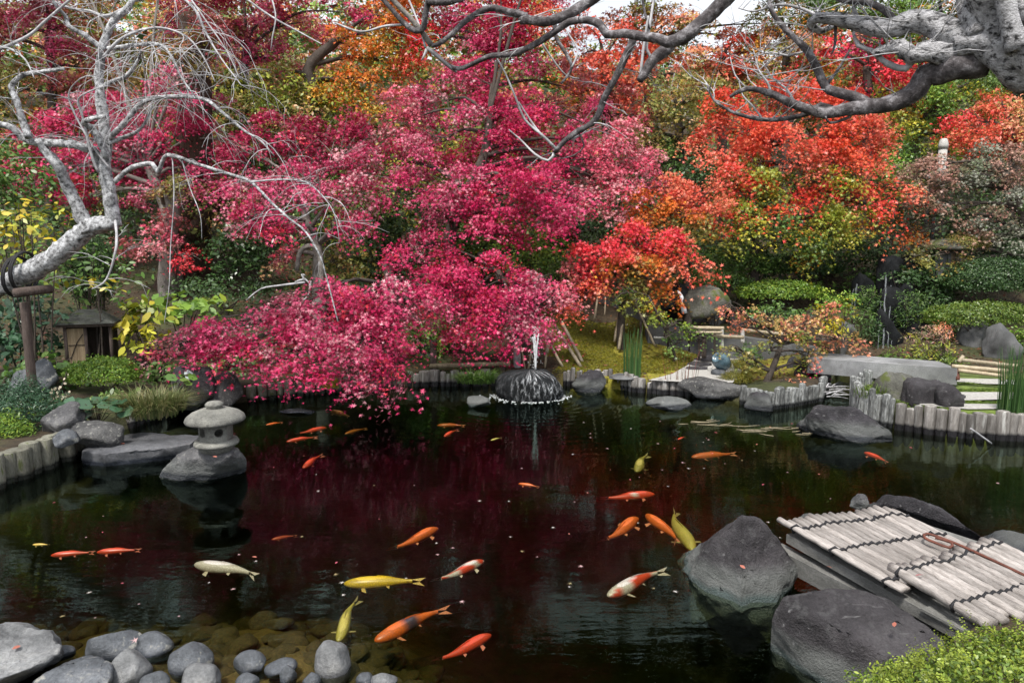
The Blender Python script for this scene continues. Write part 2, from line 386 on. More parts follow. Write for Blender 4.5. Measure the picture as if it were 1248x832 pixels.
PAL = {
    'crimson': [((0.504, 0.014, 0.095), 4), ((0.378, 0.010, 0.068), 2), ((0.576, 0.045, 0.144), 2), ((0.522, 0.027, 0.054), 1)],
    'crimson_dark': [((0.34, 0.010, 0.06), 4), ((0.25, 0.008, 0.04), 2), ((0.46, 0.025, 0.09), 1)],
    'crimson_pink': [((0.563, 0.053, 0.158), 3), ((0.528, 0.158, 0.220), 2), ((0.475, 0.026, 0.106), 3), ((0.546, 0.264, 0.299), 1)],
    'pink': [((0.66, 0.13, 0.20), 3), ((0.62, 0.26, 0.29), 2), ((0.64, 0.06, 0.13), 2), ((0.50, 0.22, 0.20), 1)],
    'rose_dark': [((0.50, 0.10, 0.13), 3), ((0.38, 0.09, 0.09), 2), ((0.58, 0.16, 0.17), 2), ((0.30, 0.17, 0.08), 1)],
    'red': [((0.68, 0.03, 0.05), 4), ((0.70, 0.075, 0.08), 2), ((0.54, 0.02, 0.045), 1)],
    'red_orange': [((0.72, 0.085, 0.035), 4), ((0.74, 0.14, 0.045), 2), ((0.68, 0.045, 0.035), 2)],
    'coral': [((0.72, 0.125, 0.075), 3), ((0.70, 0.075, 0.055), 2), ((0.72, 0.21, 0.11), 2)],
    'salmon': [((0.66, 0.24, 0.13), 3), ((0.60, 0.17, 0.11), 2), ((0.46, 0.30, 0.10), 2), ((0.68, 0.36, 0.20), 1)],
    'orange': [((0.64, 0.16, 0.025), 3), ((0.54, 0.11, 0.02), 2), ((0.64, 0.26, 0.035), 1), ((0.34, 0.20, 0.03), 1)],
    'orange_yellow': [((0.62, 0.29, 0.03), 3), ((0.54, 0.36, 0.05), 2), ((0.62, 0.16, 0.03), 2), ((0.28, 0.28, 0.04), 2)],
    'yellow': [((0.500, 0.380, 0.020), 3), ((0.420, 0.400, 0.040), 2), ((0.320, 0.340, 0.040), 1)],
    'yellow_green': [((0.30, 0.33, 0.035), 3), ((0.22, 0.28, 0.035), 2), ((0.44, 0.38, 0.04), 2), ((0.13, 0.19, 0.03), 1)],
    'bright_green': [((0.17, 0.29, 0.035), 3), ((0.12, 0.23, 0.035), 2), ((0.26, 0.34, 0.04), 1)],
    'green': [((0.085, 0.17, 0.032), 3), ((0.06, 0.125, 0.025), 2), ((0.13, 0.21, 0.045), 2)],
    'dark_green': [((0.042, 0.092, 0.026), 3), ((0.028, 0.062, 0.020), 2), ((0.075, 0.13, 0.04), 1)],
    'blue_green': [((0.040, 0.100, 0.050), 3), ((0.060, 0.130, 0.070), 2), ((0.025, 0.060, 0.030), 1)],
    'olive': [((0.22, 0.22, 0.05), 3), ((0.16, 0.19, 0.04), 2), ((0.32, 0.25, 0.06), 2), ((0.38, 0.20, 0.08), 1)],
    'olive_red': [((0.30, 0.20, 0.06), 3), ((0.44, 0.14, 0.09), 2), ((0.20, 0.20, 0.04), 2)],
    'dusty': [((0.375, 0.213, 0.163), 3), ((0.275, 0.188, 0.125), 2), ((0.175, 0.163, 0.088), 2), ((0.450, 0.213, 0.175), 1)],
    'silver': [((0.26, 0.275, 0.22), 3), ((0.18, 0.20, 0.14), 2), ((0.12, 0.15, 0.08), 2), ((0.34, 0.33, 0.27), 1)],
    'moss': [((0.200, 0.190, 0.020), 3), ((0.130, 0.140, 0.018), 2), ((0.280, 0.230, 0.020), 1)],
    'grass': [((0.100, 0.170, 0.025), 3), ((0.150, 0.200, 0.030), 2), ((0.070, 0.120, 0.020), 1)],
    'sedge': [((0.100, 0.140, 0.040), 3), ((0.160, 0.170, 0.060), 2), ((0.260, 0.230, 0.110), 2), ((0.060, 0.090, 0.025), 1)],
    'reed': [((0.050, 0.120, 0.030), 3), ((0.035, 0.085, 0.025), 2), ((0.090, 0.150, 0.050), 1)],
    'litter': [((0.100, 0.060, 0.030), 3), ((0.160, 0.080, 0.035), 2), ((0.220, 0.050, 0.040), 2), ((0.060, 0.040, 0.020), 3)],
    'azalea': [((0.17, 0.25, 0.03), 3), ((0.11, 0.18, 0.03), 2), ((0.25, 0.31, 0.04), 2), ((0.06, 0.10, 0.02), 1)],
    'cream': [((0.520, 0.460, 0.330), 3), ((0.400, 0.330, 0.220), 1)],
}
def pal_arrays(name):
    c = np.array([p[0] for p in PAL[name]])
    wt = np.array([p[1] for p in PAL[name]], float)
    return c, wt / wt.sum()
class Leaves:
    def __init__(s, kind, seed=1):
        s.kind, s.rng = kind, np.random.default_rng(seed)
        s.p, s.n, s.z, s.c, s.t = [], [], [], [], []
    def put(s, pos, nrm, size, col, tang=None):
        s.p.append(pos); s.n.append(nrm); s.z.append(size); s.c.append(col)
        s.t.append(tang if tang is not None else s.rng.normal(size=pos.shape))
    def pad(s, c, r, n, pal, size, under=None, spray=0.24, per=42, flat=0.5, droop=0.5, tilt=0.55):
        """n leaves in flat sprays spread through an ellipsoid; under = palette of the lower sprays"""
        g = s.rng
        c, r = np.array(c), np.array(r)
        n = max(6, int(n))
        ns = max(2, int(n / per))
        d = g.normal(size=(ns, 3))
        d /= np.linalg.norm(d, axis=1)[:, None]
        rad = g.random(ns) ** 0.42
        cen = c + d * rad[:, None] * r
        sn = np.array([0, 0, 1.0]) + d * 0.55 + g.normal(size=(ns, 3)) * 0.25
        sn[:, 1] -= 0.25
        sn /= np.linalg.norm(sn, axis=1)[:, None]
        sr = spray * (0.6 + 0.8 * g.random(ns))
        col, wt = pal_arrays(pal)
        sc = g.choice(len(wt), ns, p=wt)
        scol = col[sc]
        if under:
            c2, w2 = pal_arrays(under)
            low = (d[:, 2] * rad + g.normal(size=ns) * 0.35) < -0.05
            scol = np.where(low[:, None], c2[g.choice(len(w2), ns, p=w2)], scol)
        scol = scol * (0.75 + 0.5 * g.random((ns, 1)))
        idx = g.integers(0, ns, n)
        a = g.random(n) * 2 * np.pi
        rho = np.sqrt(g.random(n)) * sr[idx]
        x = np.cross(sn, np.array([0.3, 0.9, 0.1]))
        x /= np.linalg.norm(x, axis=1)[:, None]
        y = np.cross(sn, x)
        pos = cen[idx] + x[idx] * (np.cos(a) * rho)[:, None] + y[idx] * (np.sin(a) * rho)[:, None]
        pos[:, 2] -= droop * rho ** 2 / spray
        pos += g.normal(size=(n, 3)) * spray * 0.13
        nr = sn[idx] + g.normal(size=(n, 3)) * tilt
        lc = scol[idx] * (0.8 + 0.4 * g.random((n, 1)))
        odd = g.random(n) < 0.09
        lc[odd] = col[g.choice(len(wt), int(odd.sum()), p=wt)]
        s.put(pos, nr, size * (0.5 + 1.0 * g.random(n)), lc)
    def mound(s, c, r, n, pal, size, lump=0.12, sprig=0.03, tilt=0.6, top=-0.25):
        """a clipped shrub: leaves through the outer shell of an uneven dome"""
        g = s.rng
        d = g.normal(size=(n * 2, 3))
        d /= np.linalg.norm(d, axis=1)[:, None]
        d = d[d[:, 2] > top][:n]
        m = len(d)
        ph = g.random(6) * 6
        k = 1 + lump * (np.sin(d[:, 0] * 6 + ph[0]) * np.sin(d[:, 1] * 7 + ph[1]) + 0.6 * np.sin(d[:, 2] * 13 + d[:, 0] * 11 + ph[2]) + 0.5 * np.sin(d[:, 1] * 21 + ph[3]) * np.sin(d[:, 0] * 19 + ph[4]))
        rad = k * (1 - 0.16 * g.random(m) ** 1.6)
        pos = np.array(c) + d * rad[:, None] * np.array(r) + g.normal(size=(m, 3)) * sprig
        nr = d + g.normal(size=(m, 3)) * tilt
        col, wt = pal_arrays(pal)
        patch = (np.sin(d[:, 0] * 9 + ph[5]) * np.sin(d[:, 1] * 8 + ph[0]) + g.normal(size=m) * 0.7)
        ci = g.choice(len(wt), m, p=wt)
        lc = col[ci] * (0.8 + 0.35 * g.random((m, 1))) * (1 + 0.12 * np.clip(patch, -1.5, 1.5))[:, None]
        s.put(pos, nr, size * (0.7 + 0.6 * g.random(m)), lc)
    def mesh(s, name):
        p, n, z, c, t = (np.concatenate(a) for a in (s.p, s.n, s.z, s.c, s.t))
        n = n / (np.linalg.norm(n, axis=1)[:, None] + 1e-9)
        x = np.cross(n, t)
        x /= np.linalg.norm(x, axis=1)[:, None] + 1e-9
        y = np.cross(n, x)
        T = TPL[s.kind]
        k, N = len(T), len(p)
        v = p[:, None, :] + z[:, None, None] * (x[:, None, :] * T[None, :, 0:1] + y[:, None, :] * T[None, :, 1:2] + n[:, None, :] * T[None, :, 2:3])
        me = bpy.data.meshes.new(name)
        me.vertices.add(N * k)
        me.vertices.foreach_set("co", v.reshape(-1).astype(np.float32))
        me.loops.add(N * k)
        me.loops.foreach_set("vertex_index", np.arange(N * k, dtype=np.int32))
        me.polygons.add(N)
        me.polygons.foreach_set("loop_start", np.arange(N, dtype=np.int32) * k)
        me.update(calc_edges=True)
        at = me.attributes.new("tint", 'FLOAT_COLOR', 'FACE')
        at.data.foreach_set("color", np.concatenate([np.clip(c, 0, 0.9), np.ones((N, 1))], 1).reshape(-1).astype(np.float32))
        return me
    def build(s, name, mat, parent=None):
        return link(name, s.mesh(name), mat, parent)
def blades(name, base_fn, n, length, width, pal, mat, parent=None, lean=0.5, seed=1, upright=False, seg=4):
    """grass-like blades: base_fn(rng) gives (x, y, z, outward xy)"""
    g = random.Random(seed)
    col, wt = pal_arrays(pal)
    vs, fs, cs = [], [], []
    for i in range(n):
        bx, by, bz, ox, oy = base_fn(g)
        L = length * g.uniform(0.6, 1.15)
        ln = lean * g.uniform(0.3, 1.3)
        a = g.uniform(0, 6.28)
        dx, dy = ox + 0.5 * math.cos(a), oy + 0.5 * math.sin(a)
        m = math.hypot(dx, dy) + 1e-6
        dx, dy = dx / m, dy / m
        b = len(vs)
        c = col[g.choices(range(len(wt)), wt)[0]] * g.uniform(0.75, 1.25)
        wd = width * g.uniform(0.7, 1.2)
        sx, sy = -dy, dx
        if upright:
            sx, sy = 1.0, 0.0
        for k in range(seg + 1):
            t = k / seg
            h = L * (t - 0.55 * ln * t * t) if not upright else L * t
            o = L * ln * t * t
            ww = wd * (1 - t ** 2) * 0.5 if not upright else wd * 0.5 * (1 - 0.6 * t)
            q = (bx + dx * o, by + dy * o, bz + h)
            vs.append((q[0] - sx * ww, q[1] - sy * ww, q[2])); vs.append((q[0] + sx * ww, q[1] + sy * ww, q[2]))
        for k in range(seg):
            fs.append((b + 2 * k, b + 2 * k + 1, b + 2 * k + 3, b + 2 * k + 2)); cs.append(c)
    me = bpy.data.meshes.new(name)
    me.from_pydata(vs, [], fs)
    me.update()
    at = me.attributes.new("tint", 'FLOAT_COLOR', 'FACE')
    at.data.foreach_set("color", np.concatenate([np.array(cs), np.ones((len(cs), 1))], 1).reshape(-1).astype(np.float32))
    return link(name, me, mat, parent)

# ------------------------------------------------------------------ the ground and the pond
POND = [(-5.6, 3.2), *[tuple(W(*q)[:2]) for q in ((0, 592), (55, 572), (92, 552), (112, 545), (160, 522), (215, 500), (300, 490), (400, 479), (500, 471), (620, 470), (690, 470), (770, 477), (850, 483), (905, 491), (940, 498), (1000, 489), (1012, 470), (1030, 440))],
        (4.7, 10.6), (5.3, 10.5), tuple(W(1085, 455)[:2]), *[tuple(W(*q)[:2]) for q in ((1065, 480), (1040, 500), (1050, 514), (1125, 528), (1180, 535), (1248, 537))],
        (6.6, 6.9), (6.6, 4.0), *[tuple(W(*q)[:2]) for q in ((1340, 700), (1270, 715), (1225, 750), (1200, 790))], (1.75, 2.75), (1.35, 2.4), (0.9, 2.3), (0.2, 2.3), (-1.2, 2.45), (-2.2, 2.3), (-3.4, 2.3), (-5.6, 2.3)]
PA = np.array(POND)
def pond_dist(x, y):
    """signed distance to the pond outline, negative inside"""
    x, y = np.asarray(x, float), np.asarray(y, float)
    best = np.full(x.shape, 1e9)
    ins = np.zeros(x.shape, bool)
    for i in range(len(PA)):
        ax, ay = PA[i]
        bx, by = PA[(i + 1) % len(PA)]
        dx, dy = bx - ax, by - ay
        t = np.clip(((x - ax) * dx + (y - ay) * dy) / (dx * dx + dy * dy), 0, 1)
        best = np.minimum(best, np.hypot(x - ax - t * dx, y - ay - t * dy))
        cr = ((ay > y) != (by > y)) & (x < (bx - ax) * (y - ay) / (by - ay + 1e-12) + ax)
        ins ^= cr
    return np.where(ins, -best, best)
def sstep(a, b, v):
    t = np.clip((v - a) / (b - a), 0, 1)
    return t * t * (3 - 2 * t)
def wavy(x, y):
    return (np.sin(x * 1.3 + 0.7) * np.sin(y * 1.1 + 2) + 0.5 * np.sin(x * 2.9 + y * 1.7) + 0.3 * np.sin(x * 5.3 - y * 4.1))
def hill(x, y):
    x, y = np.asarray(x, float), np.asarray(y, float)
    ys = 9.6 + 0.55 * sstep(-4, -2.5, x) + 1.3 * sstep(2.2, 3.6, x) - 0.5 * sstep(5.2, 6.5, x)
    y0 = y
    y = np.minimum(y, 45 + 0.04 * np.maximum(0, y - 45))
    q = y - ys
    soft = np.where(q > 4, q, np.log1p(np.exp(np.clip(q, -30, 4) * 2.2)) / 2.2)
    h = 0.27 + 0.30 * soft + 0.10 * np.maximum(0, y - 14) + 0.2 * soft * sstep(4.2, 6, x) * (1 - sstep(13, 16, y))
    h = h + 0.03 * wavy(x, y) * sstep(0.2, 1.2, np.abs(y - 7) ) + 0.06 * wavy(x * 0.7, y * 0.7) * sstep(10.5, 13, y)
    h = h - 0.04 * sstep(-8, -4, x) * (1 - sstep(2.6, 4, x)) * (1 - sstep(9.5, 10, y))
    h = h - 0.11 * sstep(-2.2, -1.2, x) * (1 - sstep(3.9, 4.5, x)) * sstep(8.0, 8.7, y) * (1 - sstep(10.5, 12, y))
    h = np.where(y < 3.2, h + 0.12 * sstep(0.9, 1.8, x), h)
    return h
def terrain(x, y):
    d = pond_dist(x, y)
    h = hill(x, y)
    near = sstep(4.9, 3.7, np.asarray(y, float)) * sstep(0.6, -0.9, np.asarray(x, float) + 0.35 * (np.asarray(y, float) - 3))      # shallow stony margin in front
    bank = np.where(d > 0.0, h, 0)
    bed = -0.18 - 0.55 * sstep(0.0, 1.2, -d)
    edge = sstep(-0.02, 0.10, d)
    hh = bed * (1 - edge) + h * edge
    shallow = -0.05 - 0.30 * sstep(0.4, 1.9, -d) + 0.03 * wavy(np.asarray(x) * 6, np.asarray(y) * 6)
    hh = hh * (1 - near) + np.where(d < 0.35, shallow + 0.35 * sstep(0, 0.7, d), hh) * near
    return hh
def ground_z(x, y):
    return float(terrain(np.array([x]), np.array([y]))[0])
def axis_vals(lo, hi, flo, fhi, fine, coarse):
    a = list(np.arange(flo, fhi + 1e-6, fine))
    v, st = flo, fine
    left = []
    while v > lo:
        st = min(st * 1.25, coarse); v -= st; left.append(v)
    v, st = a[-1], fine
    right = []
    while v < hi:
        st = min(st * 1.25, coarse); v += st; right.append(v)
    return np.array(left[::-1] + a + right)
xs, ys_ = axis_vals(-90, 90, -6.6, 8.0, 0.07, 5), axis_vals(-30, 130, 2.0, 13.5, 0.07, 5)
GX, GY = np.meshgrid(xs, ys_)
GZ = terrain(GX, GY)
def grid_mesh(name, X, Y, Z):
    ny, nx = X.shape
    me = bpy.data.meshes.new(name)
    me.vertices.add(nx * ny)
    me.vertices.foreach_set("co", np.stack([X, Y, Z], -1).reshape(-1).astype(np.float32))
    i = np.arange((ny - 1) * (nx - 1))
    r, c = i // (nx - 1), i % (nx - 1)
    b = r * nx + c
    f = np.stack([b, b + 1, b + nx + 1, b + nx], -1).astype(np.int32)
    me.loops.add(f.size)
    me.loops.foreach_set("vertex_index", f.reshape(-1))
    me.polygons.add(len(f))
    me.polygons.foreach_set("loop_start", np.arange(len(f), dtype=np.int32) * 4)
    me.polygons.foreach_set("use_smooth", np.ones(len(f), bool))
    me.update(calc_edges=True)
    return me
gme = grid_mesh("ground", GX, GY, GZ)
pd = pond_dist(GX, GY)
n_ = wavy(GX * 1.7, GY * 1.9) * 0.5
moss = sstep(0.3, 0.9, sstep(0.2, 1.2, GX) * sstep(12.6, 10.6, GY) * sstep(9.0, 9.6, GY) * sstep(5.0, 3.9, GX) + 0.18 * n_)
lawn = sstep(4.2, 4.7, GX) * sstep(9.6, 8.6, GY) * sstep(6.5, 6.9, GY)
bedm = sstep(0.05, -0.02, pd)
near_m = sstep(4.9, 3.6, GY) * sstep(0.6, -0.9, GX + 0.35 * (GY - 3))
base = np.array([0.045, 0.032, 0.018])
colr = base + 0 * GX[..., None]
colr = colr * (1 - moss[..., None]) + np.array([0.20, 0.185, 0.02]) * moss[..., None]
green = sstep(0.0, 0.6, n_ + 0.1) * (1 - moss) * 0.75
colr = colr * (1 - green[..., None]) + np.array([0.04, 0.055, 0.014]) * green[..., None]
colr = colr * (1 - lawn[..., None]) + np.array([0.11, 0.16, 0.03]) * lawn[..., None]
bedc = np.array([0.05, 0.05, 0.026]) * (1 - near_m[..., None]) + np.array([0.12, 0.085, 0.03]) * near_m[..., None]
colr = colr * (1 - bedm[..., None]) + bedc * bedm[..., None]
at = gme.attributes.new("tint", 'FLOAT_COLOR', 'POINT')
at.data.foreach_set("color", np.concatenate([colr, np.ones(colr.shape[:2] + (1,))], -1).reshape(-1).astype(np.float32))
m, nt, N, L, B = new_mat("soil_and_moss")
a_ = N.new("ShaderNodeAttribute"); a_.attribute_name = "tint"
vec = coords(N, L, 'World', (1, 1, 1))
r_ = ramp_node(N, [(0.3, (0.45, 0.45, 0.45)), (0.7, (1.6, 1.55, 1.4))])
L.new(noise_tex(N, L, vec, 9, 9, 0.7), r_.inputs[0])
L.new(mix(N, L, 1.0, a_.outputs["Color"], r_.outputs[0], 'MULTIPLY'), B.inputs["Base Color"])
B.inputs["Roughness"].default_value = 0.95
b_ = N.new("ShaderNodeBump"); b_.inputs["Strength"].default_value = 0.9; b_.inputs["Distance"].default_value = 0.03
L.new(noise_tex(N, L, vec, 30, 6, 0.7), b_.inputs["Height"]); L.new(b_.outputs[0], B.inputs["Normal"])
tag(link("ground", gme, m), kind='structure')

# water: a closed body with a clear, rippled skin and brownish absorbing depth
m, nt, N, L, B = new_mat("pond_water")
N.remove(B)
vec = coords(N, L, 'World', (0.8, 2.6, 1))
geo = N.new("ShaderNodeNewGeometry")
ripf = W(646, 489)
dv = N.new("ShaderNodeVectorMath"); dv.operation = 'DISTANCE'
L.new(geo.outputs["Position"], dv.inputs[0]); dv.inputs[1].default_value = (ripf.x, ripf.y + 0.3, 0)
wv = N.new("ShaderNodeMath"); wv.operation = 'SINE'
sc_ = N.new("ShaderNodeMath"); sc_.operation = 'MULTIPLY'; L.new(dv.outputs["Value"], sc_.inputs[0]); sc_.inputs[1].default_value = 42
L.new(sc_.outputs[0], wv.inputs[0])
fall = rng_map(N, L, dv.outputs["Value"], 0.4, 3.0, 0.5, 0.0)
ring = N.new("ShaderNodeMath"); ring.operation = 'MULTIPLY'; L.new(wv.outputs[0], ring.inputs[0]); L.new(fall, ring.inputs[1])
big = noise_tex(N, L, vec, 3.0, 4, 0.55)
sm = N.new("ShaderNodeMath"); sm.operation = 'ADD'; L.new(big, sm.inputs[0]); L.new(ring.outputs[0], sm.inputs[1])
bp = N.new("ShaderNodeBump"); bp.inputs["Strength"].default_value = 0.15; bp.inputs["Distance"].default_value = 0.014
L.new(sm.outputs[0], bp.inputs["Height"])
fr = N.new("ShaderNodeFresnel"); fr.inputs["IOR"].default_value = 1.38
L.new(bp.outputs[0], fr.inputs["Normal"])
tr = N.new("ShaderNodeBsdfTransparent"); tr.inputs["Color"].default_value = (0.93, 0.94, 0.86, 1)
gl = N.new("ShaderNodeBsdfGlossy"); gl.inputs["Roughness"].default_value = 0.02; gl.inputs["Color"].default_value = (0.50, 0.66, 0.57, 1)
L.new(bp.outputs[0], gl.inputs["Normal"])
ms = N.new("ShaderNodeMixShader")
L.new(fr.outputs[0], ms.inputs[0]); L.new(tr.outputs[0], ms.inputs[1]); L.new(gl.outputs[0], ms.inputs[2])
L.new(ms.outputs[0], N["Material Output"].inputs["Surface"])
va = N.new("ShaderNodeVolumeAbsorption"); va.inputs["Color"].default_value = (0.52, 0.54, 0.24, 1); va.inputs["Density"].default_value = 3.4
L.new(va.outputs[0], N["Material Output"].inputs["Volume"])
mb = MB()
mb.box((0.5, 6.5, -0.6), (15, 10.5, 1.2))
tag(mb.build("water", m, smooth=False), kind='structure')

# ------------------------------------------------------------------ rocks
def rock_mesh(name, seed, r, facets=16, sub=4, rough=0.08, p=60, flat_top=None, dmin=0.50):
    g = np.random.default_rng(seed)
    bm = bmesh.new()
    bmesh.ops.create_icosphere(bm, subdivisions=sub, radius=1)
    me = bpy.data.meshes.new(name)
    bm.to_mesh(me); bm.free()
    n = len(me.vertices)
    co = np.empty(n * 3, np.float32)
    me.vertices.foreach_get("co", co)
    d = co.reshape(-1, 3).astype(float)
    pl = g.normal(size=(facets, 3))
    pl /= np.linalg.norm(pl, axis=1)[:, None]
    pd_ = g.uniform(dmin, 1.0, facets)
    if flat_top is not None:
        pl = np.concatenate([pl, [[g.normal() * 0.12, g.normal() * 0.12, 1.0]]]); pd_ = np.append(pd_, flat_top)
    q = np.maximum(d @ pl.T, 0) / pd_
    rad = np.minimum(1.08, ((q ** p).sum(1) + 0.92 ** p) ** (-1.0 / p))
    off = Vector(g.uniform(-50, 50, 3))
    fr_ = np.array([noise.fractal(Vector(v) * 2.2 + off, 0.75, 2.1, 7) for v in d])
    rad = rad * (1 + rough * fr_)
    v = d * rad[:, None]
    v = v / np.abs(v).max(0) * np.array(r)
    me.vertices.foreach_set("co", v.reshape(-1).astype(np.float32))
    me.polygons.foreach_set("use_smooth", np.ones(len(me.polygons), bool))
    me.update()
    return me
def rock(px, py, wpx, hpx, label, mat='rock_grey', z=0.0, seed=0, deep=0.8, rz=0.0, name='rock', cat='rock', group=None, sink=0.35, flat_top=None, sub=4, facets=10, rough=0.08, tilt=(0, 0), p=60, parent=None, dmin=0.50):
    """a boulder whose front foot is seen at px, py on level z, wpx wide and hpx high in the photograph"""
    f = W(px, py, z)
    s = (f - Vector((0, 0, EYE))).length / 832
    rx = wpx * s / 2
    hz = hpx * s
    ry = rx * deep
    ang = math.atan2(EYE - z, f.y)
    hz = max(0.04, (hz - 1.0 * ry * math.sin(ang)) / math.cos(ang)) if hz > 1.3 * ry * math.sin(ang) else hz * 0.5
    full = hz * (1 + sink)
    rzz = full / 2
    me = rock_mesh(name, seed or int(px * 7 + py * 13), (rx, ry, rzz), facets, sub, rough, p, flat_top, dmin)
    o = link(name, me, M[mat], parent)
    o.location = (f.x * (1 + ry * 0.85 / f.y), f.y + ry * 0.85, z + hz - rzz)
    o.rotation_euler = (tilt[0], tilt[1], rz)
    if label:
        tag(o, label, cat, group)
    return o

def G(px, py):
    """where the sight line meets the soil"""
    z = 0.2
    for _ in range(12):
        p = W(px, py, z); z = 0.5 * z + 0.5 * max(ground_z(p.x, p.y), 0.0)
    p = W(px, py, z)
    return p
def hull_rock(pts, mat, label, seed, bevel=0.012, rough=0.02, cell=0.03, name='rock', cat='rock'):
    """a boulder from its measured corner points"""
    bm = bmesh.new()
    for p in pts:
        bm.verts.new(p)
    r = bmesh.ops.convex_hull(bm, input=list(bm.verts))
    bmesh.ops.delete(bm, geom=[v for v in bm.verts if not v.link_faces], context='VERTS')
    bmesh.ops.bevel(bm, geom=list(bm.edges), offset=min(bevel, 0.014), segments=2, profile=0.6, affect='EDGES', clamp_overlap=True)
    bmesh.ops.triangulate(bm, faces=list(bm.faces))
    for _ in range(5):
        es = [e for e in bm.edges if e.calc_length() > cell]
        if not es:
            break
        bmesh.ops.subdivide_edges(bm, edges=es, cuts=1)
        bmesh.ops.triangulate(bm, faces=[f for f in bm.faces if len(f.verts) > 3])
    for _ in range(1):
        bmesh.ops.smooth_vert(bm, verts=list(bm.verts), factor=0.5, use_axis_x=True, use_axis_y=True, use_axis_z=True)
    bm.normal_update()
    off = Vector((seed * 3.1, seed * 1.7, seed * .9))
    dl = [(v, v.normal * (rough * (noise.fractal(v.co * 5 + off, 0.8, 2.1, 6) - 0.5 * abs(noise.noise(v.co * 11 + off))))) for v in bm.verts]
    for v, d in dl:
        v.co += d
    me = bpy.data.meshes.new(name)
    bm.to_mesh(me); bm.free()
    me.polygons.foreach_set("use_smooth", [True] * len(me.polygons))
    c = sum((Vector(p) for p in pts), Vector()) / len(pts)
    me.transform(Matrix.Translation(-c))
    o = link(name, me, M[mat])
    o.location = c
    return tag(o, label, cat)

# ------------------------------------------------------------------ log edging round the pond
def unit_log(seed, sides=10):
    b = MB()
    g = random.Random(seed)
    prof = []
    for k in range(7):
        z = k / 6
        prof.append((0.5 * (1 + g.uniform(-0.05, 0.05)), z))
    prof += [(0.42, 1.012), (0.2, 1.02 + g.uniform(-0.01, 0.01))]
    b.lathe((0, 0, 0), prof, sides, wob=0.10)
    return b.mesh("log")
LOGS = [unit_log(i) for i in range(5)]
def edging(pts, width, top, label, mat='log', jitter=0.18, gap=0.86, seed=1, wjit=0.35, tilt=0.03, cat='log edging'):
    """upright logs side by side along a waterline given in photograph points"""
    g = random.Random(seed)
    P = [W(*q) for q in pts]
    t = empty('log_edging', P[0], label, cat, 'log edging round the pond')
    meshes = []
    for me in LOGS:
        c = me.copy(); c.materials.append(M[mat]); meshes.append(c)
    for a, b in zip(P[:-1], P[1:]):
        d = (b - a); ln = d.length; d.normalize()
        s = 0.0
        while s < ln - width * 0.3:
            wd = width * g.uniform(1 - wjit, 1 + wjit)
            p = a + d * (s + wd / 2)
            o = bpy.data.objects.new('log', g.choice(meshes))
            COL.objects.link(o)
            tp = top * g.uniform(1 - jitter, 1 + jitter)
            o.parent = t
            o.location = (p.x - P[0].x + g.uniform(-0.012, 0.012), p.y - P[0].y + wd / 2 + g.uniform(-0.012, 0.012), -0.35)
            o.scale = (wd, wd * g.uniform(0.85, 1.1), tp + 0.35)
            o.rotation_euler = (g.uniform(-tilt, tilt), g.uniform(-tilt, tilt), g.uniform(0, 6.28))
            s += wd * gap
    return t
edging([(-45, 612), (0, 592), (55, 572), (92, 553)], 0.17, 0.25, 'chunky pale mossy log edging below the ground juniper', 'log_moss', jitter=0.12, seed=3, wjit=0.35)
edging([(96, 551), (128, 540)], 0.08, 0.2, 'short run of small stakes beside the flat grey stone slab', 'log_moss', seed=4)
edging([(150, 524), (215, 500), (250, 496)], 0.10, 0.2, 'dark log edging behind the stone lantern under the sedge', 'log', seed=5)
edging([(300, 490), (400, 479), (494, 471)], 0.10, 0.19, 'thin spaced stakes at the shore under the low crimson boughs', 'log_moss', gap=1.0, seed=6)
edging([(494, 471), (560, 471), (606, 470)], 0.14, 0.2, 'dark brown log edging under the low bamboo rail', 'log', seed=7)
edging([(686, 470), (742, 472), (774, 478)], 0.075, 0.22, 'grey stake edging beside the fountain boulder', 'log', seed=8)
edging([(770, 478), (800, 480), (850, 484)], 0.10, 0.17, 'grey log edging in front of the white gravel path', 'log', seed=9, wjit=0.4, jitter=0.2)
edging([(905, 492), (922, 498), (945, 499), (975, 494), (1002, 489), (1008, 475)], 0.085, 0.23, 'whitish peeling log edging round the little maple island', 'log_white', seed=10, jitter=0.18, wjit=0.4)
edging([(1062, 484), (1040, 500), (1052, 514), (1092, 522)], 0.075, 0.36, 'white streaked log edging at the mouth of the channel', 'log_white', seed=11, jitter=0.12)
edging([(1092, 523), (1128, 529), (1180, 535), (1300, 541)], 0.115, 0.27, 'stout grey log edging along the striped lawn', 'log', seed=12, jitter=0.13, wjit=0.4)

# ------------------------------------------------------------------ boulders and stones
rock(722, 479, 52, 30, 'dark boulder in the edging just past the fountain', 'rock_dark', seed=21, deep=0.7)
rock(757, 464, 44, 9, 'flat grey stone lying on the edging behind the dark boulder', 'granite_grey', z=0.16, seed=22)
rock(868, 489, 84, 34, 'broad flat topped grey boulder in front of the gravel path', 'rock_lichen', seed=23, flat_top=0.55, deep=0.7)
rock(812, 501, 60, 18, 'low grey stone sitting alone in the water off the gravel path', 'rock_grey', seed=24, deep=0.6)
rock(929, 502, 42, 24, 'small dark wedge shaped stone below the island maple', 'rock_dark', seed=25, deep=0.7)
rock(1124, 524, 84, 54, 'bulky purple brown boulder set into the white edging', 'rock_purple', seed=27, deep=0.45, flat_top=0.8, sink=0.15)
rock(1092, 506, 64, 52, 'mossy boulder behind the white streaked edging', 'rock_moss', seed=28, z=0.1, deep=0.8)
rock(1154, 506, 30, 34, 'narrow dark upright stone on the lawn edge', 'rock_purple', seed=29, z=0.2)
rock(584, 497, 30, 19, 'small rounded brown stone beside the fountain', 'rock_purple', seed=30)
rock(270, 500, 66, 44, 'grey boulder on the bank behind the stone lantern', 'rock_lichen', seed=32, deep=0.7)
